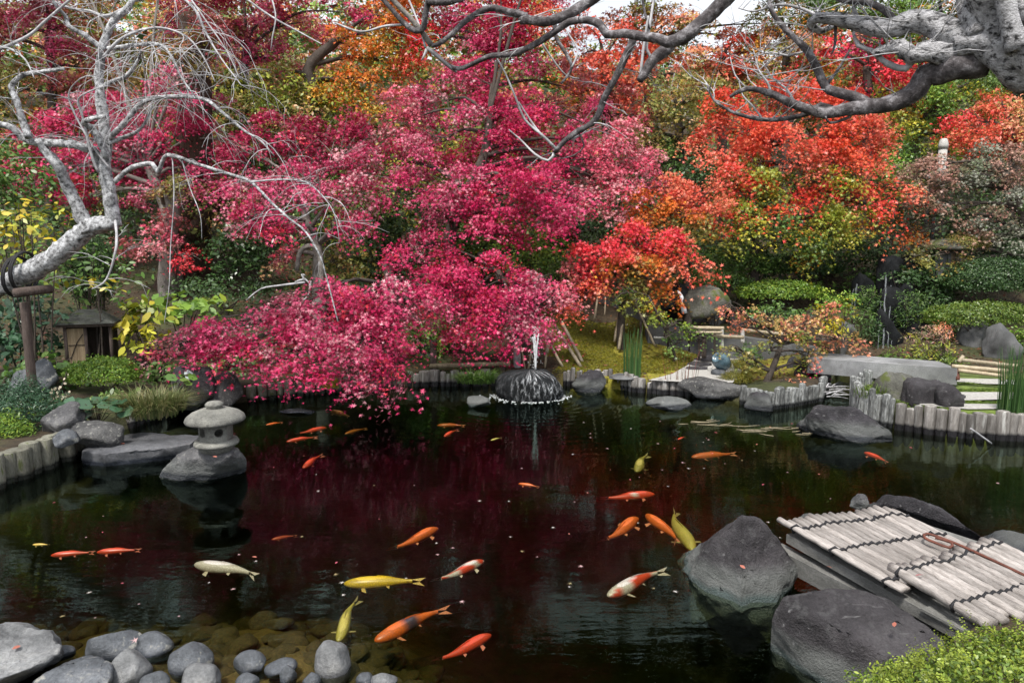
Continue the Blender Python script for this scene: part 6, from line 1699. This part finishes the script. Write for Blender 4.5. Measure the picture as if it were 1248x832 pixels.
q = Leaves('quad', 302)
for py in range(-190, -60, 40):
    for px in range(640, 1420, 100):
        q.pad(A(px, min(py, -78) if px < 950 else py, 17.0), (1.5, 1.0, .95), 1000, 'dark_green', .18, spray=.5, per=24)
q.build('crown', M['leaf'], tg)  # added canopy out of view, keeps bright sky out of the pond's reflection
far('yellow green tree with dark arching boughs beyond the scarlet one', [(1108, 215, 15.5), (1112, 180, 15.5), (1130, 140, 15.5)], [(1110, 125, 15.8, 40, 20, YG), (1150, 110, 15.6, 50, 24, BG), (1190, 120, 15.4, 44, 22, YG), (1130, 145, 15.2, 44, 16, 'green'), (1170, 145, 15, 40, 16, YG), (1105, 160, 15, 36, 14, YG), (1150, 165, 14.8, 30, 12, YG), (1110, 185, 14.6, 34, 16, 'green'), (1100, 140, 15.6, 30, 14, 'orange_yellow'), (1090, 200, 14.6, 20, 20, BG), (1200, 95, 15.8, 40, 16, 'green')], 43, size=0.075)
far('salmon red maple above the faded pink one', [(1235, 230, 14), (1236, 190, 14), (1232, 160, 14)], [(1170, 165, 14, 30, 16, CO), (1200, 150, 14, 40, 20, CO), (1240, 140, 14, 40, 22, 'salmon'), (1220, 120, 14.2, 36, 14, CO), (1180, 145, 14.2, 26, 14, 'red'), (1240, 170, 13.8, 34, 18, CO), (1195, 178, 13.8, 30, 12, CO)], 44, size=0.075)
# small bare tree on the slope
t = empty('bare_tree', A(825, 240, 16.5), 'small leafless pale tree standing before the dark greenery', 'tree')
mb = MB(); sp1 = [limb_mesh(mb, px_path([(825, 240), (824, 200), (826, 170), (824, 148)], 16.5), (.075, .05), 8)]
mb.build('trunk', M['bark_grey'], t)
mb = MB()
for pts in ([(824, 150), (812, 130), (800, 112), (788, 104)], [(825, 148), (836, 140), (842, 132)], [(820, 142), (816, 124), (818, 108), (822, 90)], [(818, 118), (840, 116), (856, 108)], [(826, 170), (824, 120), (828, 98)]):
    sp1.append(limb_mesh(mb, px_path(pts, 16.5), (.035, .012), 6))
g = random.Random(9); weeping_twigs(mb, sp1[1:], 26, g, 0.3, 0.9, -.2, .014)
mb.build('limb', M['bark_twig'], t)
t = empty('bare_tree', A(798, 200, 20), 'pale slender leafless tree rising to the overhead bough', 'tree')
mb = MB(); limb_mesh(mb, px_path([(800, 170), (799, 100), (797, 30), (796, -30)], 20), (.07, .05), 8); limb_mesh(mb, px_path([(770, 170), (772, 80), (776, -20)], 20), (.05, .04), 8); mb.build('trunk', M['bark_twig'], t)
# big red brown trunk and its grey neighbour
t = empty('old_cedar_tree', A(222, 372, 13), 'old tree with flaring reddish brown trunk in the dark corner', 'tree')
mb = MB(); limb_mesh(mb, px_path([(225, 385), (228, 350), (230, 320), (232, 290), (236, 240), (238, 150), (236, 20)], 13.2), [.95, .62, .42, .36, .32, .3, .26], 16, .12, .15); mb.build('trunk', M['bark_red'], t)
mb = MB(); limb_mesh(mb, px_path([(232, 290), (250, 262), (272, 240), (290, 200)], 13.0), (.18, .06), 9, .1, .15, 4); mb.build('limb', M['bark_red'], t)
q = Leaves('quad', 301)
for py in range(-190, -40, 40):
    for px in range(-320, 670, 110):
        q.pad(A(px, py, 17.2), (1.5, 1.0, .95), 1300, 'dark_green', .16, spray=.5, per=24)
q.build('crown', M['leaf'], t)  # unseen foliage grid added to darken the water by blocking reflected sky
t = empty('grey_trunk_tree', A(205, 362, 12.4), 'slim grey trunk standing close to the old reddish trunk', 'tree')
mb = MB(); limb_mesh(mb, px_path([(206, 366), (204, 330), (206, 290), (212, 262), (208, 240)], 12.4), (.17, .10), 12, .12, .12, 5); mb.build('trunk', M['bark_grey'], t)
t = empty('forked_stem', A(386, 350, 10.7), 'pale crooked stem arching beside the grey forked trunk', 'tree')
mb = MB(); limb_mesh(mb, px_path([(362, 330), (364, 312), (370, 302), (382, 300), (390, 310), (392, 350)], 10.7), (.034, .045), 9, .1, .08, 6); mb.build('trunk', M['bark_grey'], t)
mb = MB()
for pts in ([(360, 344), (372, 340), (380, 350)], [(378, 342), (376, 360), (362, 372)], [(372, 344), (340, 348), (318, 352), (300, 366)], [(372, 343), (368, 334), (372, 336)]):
    limb_mesh(mb, px_path(pts, 9.4), (.018, .008), 6)
tag(mb.build('dead_branch', M['bark_twig']), 'pale dead branch poking out above the crimson boughs', 'branch')

# ------------------------------------------------------------------ shrubs and small plants
def shrub(px, py, D, rx, ry, pal, label, size=0.03, k=3.0, kind='oval', name='shrub', cat='shrub', group=None, seed=1, depth=0.7, mound=True, lump=0.10, mat='leaf', stems=5, sprig=0.02, tilt=0.6, spray=0.14, per=26, top=-0.25, under=None):
    c = A(px, py, D)
    mx, my = rx * MPP(D), ry * MPP(D)
    gz = ground_z(c.x, c.y)
    t = empty(name, (c.x, c.y, gz), label, cat, group)
    L_ = Leaves(kind, seed)
    f = {'oval': .32, 'lance': .16, 'quad': .33, 'maple': .42, 'tri': .4, 'round': .7}[kind]
    n = k * math.pi * mx * my / (f * size * size)
    if mound:
        L_.mound(c, (mx, mx * depth, my), int(n * 1.6), pal, size, lump, sprig, tilt, top)
    else:
        L_.pad(c, (mx, mx * depth, my), n, pal, size, under, spray=spray, per=per)
    L_.build('foliage', M[mat], t)
    mb = MB(); g = random.Random(seed)
    for i in range(stems):
        a = Vector((c.x + g.uniform(-.15, .15) * mx, c.y + g.uniform(-.1, .1) * mx, min(gz, c.z - my) - .05))
        b = c + Vector((g.uniform(-.7, .7) * mx, g.uniform(-.3, .3) * mx, g.uniform(-.1, .6) * my))
        q, w_ = smooth_path([a, a.lerp(b, .5) + Vector((g.uniform(-.05, .05), 0, .05)), b], [.014, .004], .1)
        mb.tube(q, w_, 5)
    mb.build('stems', M['bark_maple'], t)
    return t
shrub(127, 458, 8.2, 44, 22, 'bright_green', 'clipped light green azalea mound in front of the tiny hut', 0.028, seed=51, depth=.6)
shrub(22, 512, 6.6, 52, 44, 'blue_green', 'grey green ground juniper spilling over the mossy edging', 0.035, 2.6, 'lance', name='juniper', cat='shrub', seed=52, lump=.22, sprig=.04, tilt=.9)
shrub(8, 530, 6.2, 26, 24, 'bright_green', 'yellower tuft of juniper low on the bank end', 0.035, 2.2, 'lance', name='juniper', cat='shrub', seed=53, lump=.22, sprig=.04, tilt=.9)
shrub(176, 386, 9.4, 44, 28, 'yellow_green', 'yellow green big leaved shrub beside the tiny hut', 0.15, 2.1, 'oval', seed=54, mound=False, spray=.22, per=9)
shrub(222, 374, 9.9, 54, 18, 'bright_green', 'bright green broad leaved shrub before the old trunk', 0.15, 2.1, 'oval', seed=55, mound=False, spray=.22, per=9)
shrub(170, 410, 9.2, 34, 14, 'yellow', 'yellowing leaves under the big leaved shrub', 0.12, 1.6, 'oval', seed=56, mound=False, spray=.2, per=8)
shrub(26, 395, 8.9, 56, 60, 'blue_green', 'dark glossy camellia bush behind the wooden prop', 0.09, 2.2, 'oval', name='camellia', seed=57, mound=False, mat='glossy_leaf', spray=.2, per=14)
shrub(58, 446, 8.4, 44, 22, 'green', 'low dark green leafy clump around the wooden prop', 0.09, 2.2, 'oval', seed=58, mound=False, mat='glossy_leaf', spray=.2, per=14)
shrub(90, 320, 9.6, 60, 40, 'green', 'loose green bush below the leaning pale trunk', 0.08, 1.5, 'oval', seed=59, mound=False, spray=.25, per=14)
shrub(35, 285, 8.6, 60, 50, 'yellow_green', 'loose shrub with yellow leaves between the bare limbs', 0.09, 0.7, 'oval', seed=60, mound=False, spray=.25, per=8)
shrub(22, 262, 8.4, 44, 30, 'yellow', 'sprays of clear yellow leaves among the bare limbs', 0.09, 0.45, 'oval', seed=61, mound=False, spray=.2, per=5)
shrub(110, 350, 9.0, 40, 14, 'yellow', 'few yellow leaves hanging above the hut roof', 0.09, 0.35, 'oval', seed=611, mound=False, spray=.15, per=4)
shrub(10, 220, 10.5, 60, 60, 'green', 'green thicket at the edge behind the bare limbs', 0.08, 1.6, 'oval', seed=62, mound=False, spray=.3, per=16)
shrub(112, 330, 9.9, 26, 44, 'dark_green', 'small dark cone shaped conifer behind the hut', 0.06, 3.0, 'lance', name='conifer', cat='conifer', seed=63, lump=.15, sprig=.05, tilt=.9, top=-.9)
shrub(300, 300, 12.5, 50, 34, 'dark_green', 'dark evergreen bush beside the old trunk', 0.08, 2.4, 'oval', seed=64, mound=False, spray=.25, per=18, mat='glossy_leaf')
shrub(270, 240, 13, 50, 40, 'olive', 'greyish olive bush above the dark evergreen', 0.07, 2.0, 'tri', seed=65, mound=False, spray=.25, per=22)
shrub(470, 300, 12.4, 60, 50, 'dark_green', 'dark green shrub behind the crimson spire', 0.07, 2.2, 'oval', seed=66, mound=False, spray=.25, per=22)
shrub(430, 320, 12, 40, 30, 'olive', 'olive coloured shrub on the brown bank', 0.06, 1.4, 'oval', seed=67, mound=False, spray=.2, per=22)
shrub(570, 295, 12.6, 60, 34, 'green', 'green shrub on the bank around the log rail', 0.06, 2.6, 'oval', seed=68, mound=False, spray=.2, per=26)
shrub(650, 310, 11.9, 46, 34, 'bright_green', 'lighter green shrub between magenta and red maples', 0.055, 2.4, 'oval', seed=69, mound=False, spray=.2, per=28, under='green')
shrub(690, 285, 12.4, 40, 26, 'dark_green', 'dark green shrub under the pink crown', 0.06, 2.6, 'oval', seed=70, mound=False, spray=.2, per=26)
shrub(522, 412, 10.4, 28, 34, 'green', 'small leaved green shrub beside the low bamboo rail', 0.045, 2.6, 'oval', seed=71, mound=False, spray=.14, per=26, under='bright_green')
shrub(545, 395, 10.7, 24, 26, 'green', 'green bush half hidden behind the crimson boughs', 0.045, 2.6, 'oval', seed=72, mound=False, spray=.14, per=26)
shrub(403, 574 - 110, 9.4, 24, 10, 'green', 'low broad leaved plants behind the thin stakes', 0.11, 1.8, 'round', seed=73, mound=False, spray=.16, per=8, mat='glossy_leaf')
shrub(320, 474, 9.0, 26, 10, 'green', 'round leaved plants above the stakes by the grey boulder', 0.11, 2.0, 'round', seed=74, mound=False, spray=.16, per=8, mat='glossy_leaf')
shrub(400, 590, 3, 1, 1, 'green', '', 0.01, 0.1) if False else None
shrub(890, 325, 12.8, 60, 22, 'green', 'dark green hedge mass under the scarlet maple', 0.05, 2.6, 'oval', seed=75, depth=.5, lump=.18)
shrub(870, 345, 12.3, 46, 16, 'green', 'low clipped green shrub beside the red maple tips', 0.05, 2.6, 'oval', seed=76, depth=.5, lump=.14)
shrub(950, 358, 12.0, 52, 16, 'bright_green', 'bright green clipped mound behind the peach maple', 0.04, 3.0, 'oval', seed=77, depth=.5)
shrub(975, 328, 12.9, 50, 18, 'dark_green', 'dark clipped shrub behind the bright green mound', 0.05, 2.6, 'oval', seed=78, depth=.5)
shrub(1018, 370, 10.8, 26, 20, 'bright_green', 'yellow green shrub beside the fall boulder', 0.05, 2.0, 'oval', seed=79, mound=False, spray=.15, per=22, under='yellow')
shrub(1016, 396, 10.5, 16, 10, 'yellow', 'lemon yellow low shrub at the fall boulder', 0.05, 2.4, 'oval', seed=80, mound=False, spray=.12, per=20)
shrub(1052, 384, 11.2, 22, 14, 'green', 'fern like green sprays over the waterfall pool', 0.06, 1.1, 'lance', seed=81, mound=False, spray=.2, per=18)
shrub(1010, 300, 13.4, 60, 30, 'green', 'dim green shrub under the scarlet maple skirt', 0.06, 2.0, 'oval', seed=82, mound=False, spray=.22, per=24, under='dark_green')
shrub(1215, 345, 11.8, 66, 32, 'dark_green', 'dark clipped rounded hedge on the rise', 0.035, 3.2, 'oval', seed=83, depth=.6, lump=.05)
shrub(1200, 388, 11.0, 74, 20, 'grass', 'sunlit green clipped bank below the dark hedge', 0.035, 3.0, 'oval', seed=84, depth=.35, lump=.10)
shrub(1128, 322, 12.6, 22, 18, 'olive', 'pale dry bush beside the stone lantern house', 0.035, 2.2, 'lance', seed=85, lump=.2)
shrub(1175, 300, 12.0, 26, 14, 'olive', 'yellowish tuft bush over the dark hedge', 0.035, 2.2, 'lance', seed=86, lump=.2)
shrub(1140, 366, 12.0, 50, 34, 'dark_green', 'dark shade loving bush beside the waterfall', 0.05, 1.6, 'oval', seed=87, mound=False, spray=.22, per=22)
shrub(1128, 412, 9.9, 36, 18, 'dusty', 'feathery heavenly bamboo shrub with pinkish leaf tips by the bridge', 0.05, 1.1, 'lance', name='nandina', seed=88, mound=False, spray=.16, per=20, under='yellow_green')
shrub(1150, 400, 9.9, 14, 10, 'salmon', 'peach coloured shoots at the end of the heavenly bamboo', 0.05, 1.2, 'lance', seed=89, mound=False, spray=.12, per=18)
shrub(1125, 432, 9.9, 50, 10, 'grass', 'bright grassy clump at the back of the bridge', 0.06, 2.0, 'lance', seed=90, mound=False, spray=.14, per=20)
shrub(998, 447, 9.3, 16, 9, 'crimson', 'little plum crimson shrub behind the dark round boulder', 0.04, 2.4, 'oval', seed=91, mound=False, spray=.09, per=16)
shrub(897, 462, 9.2, 18, 9, 'moss', 'yellow moss cushion by the white gravel', 0.022, 3.0, 'lance', name='moss_cushion', cat='moss', seed=92, lump=.1)
shrub(905, 446, 9.9, 26, 7, 'moss', 'flat yellow moss patch behind the leaning maple stem', 0.022, 3.0, 'lance', name='moss_cushion', cat='moss', seed=93, lump=.1)
shrub(1230, 300, 12.8, 40, 20, 'dark_green', 'dark foliage under the faded pink maple', 0.05, 2.0, 'oval', seed=94, mound=False, spray=.2, per=22)
shrub(760, 260, 14, 60, 50, 'dark_green', 'deep green shrubbery behind the rusty maple', 0.06, 2.0, 'oval', seed=95, mound=False, spray=.25, per=24)
shrub(860, 215, 14.5, 40, 30, 'dark_green', 'deep green shrub beside the scarlet crown', 0.07, 2.0, 'oval', seed=96, mound=False, spray=.25, per=24)
shrub(1090, 205, 14, 26, 24, 'bright_green', 'fresh green shrub next to the white capped post', 0.05, 2.0, 'oval', seed=97, mound=False, spray=.2, per=24)
shrub(1078, 440, 10.4, 30, 10, 'green', 'low green plants along the far side of the bridge', 0.05, 2.2, 'oval', seed=101, mound=False, spray=.14, per=22)
shrub(1150, 438, 10.0, 40, 12, 'grass', 'fresh green ground plants between bridge and grey boulders', 0.05, 2.2, 'oval', seed=102, mound=False, spray=.14, per=22)
shrub(1150, 400, 11.3, 50, 18, 'green', 'leafy green slope cover beside the waterfall', 0.05, 2.2, 'oval', seed=103, mound=False, spray=.18, per=24, under='dark_green')
shrub(1052, 348, 12.6, 34, 16, 'green', 'green foliage hanging over the slab stones', 0.05, 2.0, 'oval', seed=104, mound=False, spray=.18, per=24, under='dark_green')
shrub(1075, 312, 12.9, 40, 16, 'dark_green', 'dark foliage roofing the waterfall cleft', 0.05, 2.2, 'oval', seed=105, mound=False, spray=.18, per=24)
shrub(1240, 412, 10.6, 30, 16, 'bright_green', 'bright green clump around the last grey boulder', 0.05, 2.0, 'oval', seed=106, mound=False, spray=.15, per=22)
shrub(955, 380, 11.2, 60, 12, 'green', 'low green cover under the bright mound', 0.05, 2.0, 'oval', seed=107, mound=False, spray=.16, per=22, under='dark_green')
shrub(620, 300, 13.2, 90, 44, 'yellow_green', 'yellow green shrubbery glowing behind the magenta crown', 0.07, 1.8, 'oval', seed=108, mound=False, spray=.25, per=22, under='green')
shrub(440, 255, 13.6, 90, 50, 'green', 'green shrubbery in the gaps of the crimson boughs', 0.07, 1.8, 'oval', seed=109, mound=False, spray=.25, per=22, under='yellow_green')
shrub(570, 200, 14.6, 110, 60, 'yellow_green', 'lime and gold thicket behind the tall magenta maple', 0.08, 1.7, 'oval', seed=110, mound=False, spray=.3, per=22, under='olive')
shrub(330, 130, 15.4, 120, 50, 'yellow_green', 'lime thicket behind the deep crimson sprays', 0.08, 1.7, 'oval', seed=111, mound=False, spray=.3, per=22, under='olive')
shrub(150, 484, 7.6, 40, 10, 'green', 'low green ground plants between azalea and sedge', 0.06, 2.2, 'oval', seed=121, mound=False, spray=.14, per=16)
shrub(200, 450, 8.8, 50, 14, 'green', 'leafy ground cover beside the brown stones', 0.06, 2.0, 'oval', seed=122, mound=False, spray=.16, per=16)
shrub(290, 440, 9.6, 60, 16, 'green', 'ground plants in the dark under the low crimson boughs', 0.06, 2.0, 'oval', seed=123, mound=False, spray=.16, per=16, under='dark_green')
shrub(270, 350, 11.5, 70, 18, 'dark_green', 'dark ground cover around the old trunk foot', 0.06, 2.0, 'oval', seed=124, mound=False, spray=.2, per=18)
shrub(420, 345, 11.6, 70, 18, 'olive', 'olive ground cover on the brown bank', 0.05, 1.8, 'oval', seed=125, mound=False, spray=.2, per=18, under='dark_green')
shrub(40, 490, 7.2, 40, 14, 'green', 'green leaves around the blue grey stones', 0.06, 1.8, 'oval', seed=126, mound=False, spray=.14, per=14)
shrub(1128, 350, 11.9, 30, 36, 'dark_green', 'dark glossy foliage beside the narrow waterfall', 0.05, 2.4, 'oval', seed=131, mound=False, spray=.2, per=22)
shrub(1065, 405, 11.0, 14, 22, 'dark_green', 'small dark fern at the near side of the waterfall', 0.05, 2.0, 'lance', seed=132, mound=False, spray=.14, per=18)
shrub(1058, 362, 11.6, 16, 18, 'green', 'fern clump masking the slab stone beside the fall', 0.045, 2.0, 'lance', seed=141, mound=False, spray=.14, per=18, under='dark_green')
shrub(1110, 375, 11.3, 18, 26, 'green', 'ferns trailing down the far cheek of the waterfall', 0.045, 2.0, 'lance', seed=142, mound=False, spray=.14, per=18, under='dark_green')
shrub(1100, 332, 11.9, 26, 10, 'dark_green', 'overhanging leaves at the lip of the waterfall', 0.045, 2.0, 'oval', seed=143, mound=False, spray=.14, per=18)
# big round leaves by the slab
def leafy(px, py, z, n, r, size, label, seed, pal='blue_green', name='leopard_plant'):
    c = W(px, py, z)
    t = empty(name, (c.x, c.y, z - 0.1), label, 'plant')
    g = random.Random(seed); col, wt_ = pal_arrays(pal)
    mb = MB()
    for i in range(n):
        a, q = g.uniform(0, 6.28), math.sqrt(g.random()) * r
        p = Vector((c.x + math.cos(a) * q * 1.3, c.y + math.sin(a) * q * .7, z + g.uniform(.02, .14)))
        L_ = Leaves('round', seed * 50 + i)
        L_.put(np.array([p]), np.array([[g.gauss(0, .3), g.gauss(-.25, .25), 1.0]]), np.array([size * g.uniform(.7, 1.2)]), np.array([col[g.choices(range(3), wt_)[0]] * g.uniform(.8, 1.3)]), np.array([[g.uniform(-1, 1), 1, 0]]))
        L_.build('leaf', M['glossy_leaf'], t)
        mb.tube([Vector((c.x, c.y, z - .12)), (Vector((c.x, c.y, z - .1)) + p) / 2 + Vector((0, 0, .05)), p], .004, 4)
    mb.build('stems', M['bark_maple'], t)
leafy(118, 505, 0.36, 26, .26, .15, 'leopard plant with big round glossy leaves above the slab', 3)
leafy(58, 455, 0.45, 18, .3, .16, 'dark round leaved plant behind the wooden prop foot', 4, 'green')
leafy(225, 470, 0.4, 8, .14, .12, 'few round leaves beside the pale lichened stone', 5, 'green')
def tuft(px, py, z, n, rx, ry, length, width, pal, label, seed, lean=.7, name='sedge_clump', cat='grass clump', upright=False, mat='leaf'):
    c = W(px, py, z)
    def bf(g):
        a, q = g.uniform(0, 6.28), math.sqrt(g.random())
        x, y = math.cos(a) * q * rx, math.sin(a) * q * ry
        return c.x + x, c.y + y, z + g.uniform(-.02, .04), x / rx, y / ry - .3
    o = blades(name, bf, n, length, width, pal, M[mat], None, lean, seed, upright)
    return tag(o, label, cat)
tuft(180, 505, 0.30, 1500, .30, .22, .34, .006, 'sedge', 'drooping fine leaved sedge clump spilling toward the slab', 3, lean=.95)
tuft(205, 500, 0.28, 700, .18, .16, .30, .006, 'sedge', 'second sedge clump at the corner log by the lantern', 13, lean=.95)
tuft(582, 466, 0.16, 600, .30, .10, .24, .009, 'green', 'dark green sedge hanging over the edging beneath the bamboo rail', 4, lean=1.0)
tuft(484, 464, 0.18, 300, .22, .1, .22, .009, 'green', 'green grass clump at the corner of the low rail', 14, lean=.8)
tuft(770, 460, 0.17, 80, .12, .08, .62, .010, 'reed', 'upright bright green horsetail clump by the dark edging boulder', 5, lean=.05, name='horsetail_clump', upright=True)
tuft(1240, 503, 0.26, 190, .20, .14, .62, .009, 'reed', 'tall upright horsetail reeds at the end of the striped lawn', 6, lean=.08, name='horsetail_clump', upright=True)
tuft(1062, 482, 0.30, 160, .2, .12, .16, .008, 'grass', 'grass tufts on the mossy boulder by the channel', 7)
tuft(832, 470, 0.12, 26, .25, .05, .5, .005, 'litter', 'thin bare brown stems at the gravel edge', 8, lean=.2, upright=True)
tuft(402, 622 - 150, 0.24, 120, .12, .06, .16, .01, 'yellow', 'yellow leaf tuft against the dark edging', 9)
# lawn stripes and moss as fine cover
def cover(name, test, n, size, pal, label, seed, box, length=None):
    g = np.random.default_rng(seed)
    x, y = g.uniform(box[0], box[1], n), g.uniform(box[2], box[3], n)
    d = pond_dist(x, y)
    ok = (d > 0.06) & test(x, y)
    x, y = x[ok], y[ok]
    z = terrain(x, y)
    q = Leaves('lance', seed)
    col, wt_ = pal_arrays(pal)
    m = len(x)
    c = col[g.choice(len(wt_), m, p=wt_)] * (0.7 + .6 * g.random((m, 1)))
    nr = g.normal(size=(m, 3)) * np.array([1, 1, .4])
    q.put(np.stack([x, y, z + size * .3], -1), nr, size * (.6 + .8 * g.random(m)), c, np.stack([g.normal(size=m) * .4, g.normal(size=m) * .4, np.ones(m)], -1)[:, [1, 0, 2]] * 0 + np.cross(nr, np.array([0, 0, 1.0])))
    o = q.build(name, M['leaf'])
    return tag(o, label, cat='ground cover', kind='stuff')
strips = [W(1200, 483, .3).y, W(1200, 498, .3).y, W(1200, 466, .3).y]
def lawn_ok(x, y):
    ok = x > 4.0
    for s_ in strips:
        ok &= np.abs(y - s_ - 0.02 * np.sin(x * 3)) > 0.10
    return ok
cover('lawn_grass', lawn_ok, 26000, .035, 'grass', 'short green grass between the gravel stripes', 61, (4.0, 7.5, 7.0, 8.7))
cover('moss_carpet', lambda x, y: (np.sin(x * 3.1 + y) + np.sin(y * 4.3 - x * 2) > -0.9) & (y < 12.6 - .3 * x), 60000, .03, 'moss', 'golden green moss carpet on the slope beside the fountain', 62, (0.5, 3.0, 9.7, 12.4))
g_ = np.random.default_rng(63)
q = Leaves('tri', 63)
m_ = 26000
x = g_.uniform(-10, 11, m_); y = 9.3 + g_.random(m_) ** 1.5 * 14
ok = pond_dist(x, y) > .05
x, y = x[ok], y[ok]
col, wt_ = pal_arrays('litter')
q.put(np.stack([x, y, terrain(x, y) + .012], -1), np.array([0, 0, 1.0]) + g_.normal(size=(len(x), 3)) * .3, .035 + .04 * g_.random(len(x)), col[g_.choice(len(wt_), len(x), p=wt_)] * (.7 + .8 * g_.random((len(x), 1))))
tag(q.build('leaf_litter', M['leaf']), 'brown and red fallen leaves over the bank soil', cat='leaf litter', kind='stuff')
# woods on the upper slope and dark undergrowth
def mass(name, label, n, seed, size, pals, fn):
    q = Leaves('quad', seed)
    for pal, fr_ in pals:
        m = int(n * fr_ / 60)
        for i in range(m):
            c, r = fn(q.rng)
            q.pad(c, (r, r, r * .7), 60, pal, size, spray=.5, per=20)
    return tag(q.build(name, M['leaf']), label, cat='woodland', kind='stuff')
def up(rng):
    y = rng.uniform(18, 46); x = rng.uniform(-.85, .95) * y
    return (x, y, float(hill(x, y)) + rng.uniform(0, 4.2) - (2.6 if 0.05 < x / y < 0.4 else 0)), rng.uniform(.5, 1.1)
mass('woodland', 'far wooded hillside of mixed autumn leaves', 130000, 64, .19, [('green', .25), ('olive', .25), ('salmon', .2), ('orange_yellow', .15), ('bright_green', .15)], up)
def low(rng):
    y = rng.uniform(12.6, 20); x = rng.uniform(-.85, .9) * y
    return (x, y, float(hill(x, y)) + rng.uniform(0, 1.6)), rng.uniform(.3, .7)
mass('undergrowth', 'dark evergreen undergrowth between the maple trunks', 52000, 65, .085, [('dark_green', .7), ('green', .2), ('olive', .1)], low)
# pale blossom stalk
c = W(70, 515, .35)
t = empty('dried_flower_stalk', (c.x, c.y, .3), 'stalks of small cream dried flowers by the juniper', 'plant')
mb = MB(); q = Leaves('round', 5); g = random.Random(5)
for i in range(6):
    b = A(52 + i * 6, 520 - g.uniform(0, 10), 6.9); e = A(50 + g.uniform(0, 32), 452 + g.uniform(0, 40), 6.85)
    mb.tube([b, b.lerp(e, .5) + Vector((.02, 0, .03)), e], .004, 4)
    for k in range(9):
        p = b.lerp(e, g.uniform(.45, 1.0)) + Vector((g.uniform(-.03, .03), g.uniform(-.03, .03), g.uniform(-.02, .02)))
        q.put(np.array([p]), np.array([[g.gauss(0, .5), -1, g.gauss(.3, .5)]]), np.array([.028]), np.array([[.55, .48, .36]]))
mb.build('stalk', M['bark_maple'], t); q.build('flowers', M['petal'], t)
# clipped bush at the viewer's feet
c = Vector((2.24, 2.08, 0.10)); R = (1.18, .60, .58)
t = empty('azalea_bush', (2.1, 2.1, .2), 'sunlit yellow green azalea bush at the corner beside the mats', 'shrub')
q = Leaves('oval', 91)
q.mound(c, R, 90000, 'azalea', .016, .07, .010, .9, -.3)
sp_ = q.rng
mb = MB()
for i in range(1500):                          # shoots with their leaves set round the stem
    d = sp_.normal(size=3); d[2] = abs(d[2]); d /= np.linalg.norm(d)
    k_ = 1 + .05 * np.sin(d[0] * 9 + 2) * np.sin(d[1] * 8)
    p = np.array(c) + d * np.array(R) * sp_.uniform(.96, 1.03) * k_
    g_d = d * .6 + np.array([0, 0, .7]) + sp_.normal(size=3) * .3; g_d /= np.linalg.norm(g_d)
    ln = sp_.uniform(.015, .05) * (2.4 if sp_.random() < .02 else 1)
    m = int(7 + ln * 130)
    u = np.linspace(.1, 1, m)
    a = np.arange(m) * 2.4 + sp_.uniform(0, 6)
    x = np.cross(g_d, [.2, .5, .8]); x /= np.linalg.norm(x); y = np.cross(g_d, x)
    out = np.cos(a)[:, None] * x + np.sin(a)[:, None] * y
    nr = g_d * .8 - out * .35 + sp_.normal(size=(m, 3)) * .15
    col = np.array([.26, .33, .04]) * sp_.uniform(.55, 1.2)
    q.put(p + g_d * (u * ln)[:, None] + out * .007, nr, np.full(m, .0145) * sp_.uniform(.7, 1.2) * (1.15 - .4 * u), np.tile(col, (m, 1)) * (.8 + .4 * sp_.random((m, 1))), np.cross(out + g_d * .5, nr))
q.build('foliage', M['leaf'], t)
g = random.Random(2)
for i in range(30):
    e = c + Vector((g.uniform(-.8, .8), g.uniform(-.5, .5), g.uniform(.1, .42)))
    mb.tube([Vector((2.1 + g.uniform(-.3, .3), 2.1 + g.uniform(-.2, .2), .1)), e], .005, 4)
mb.build('stems', M['bark_maple'], t)
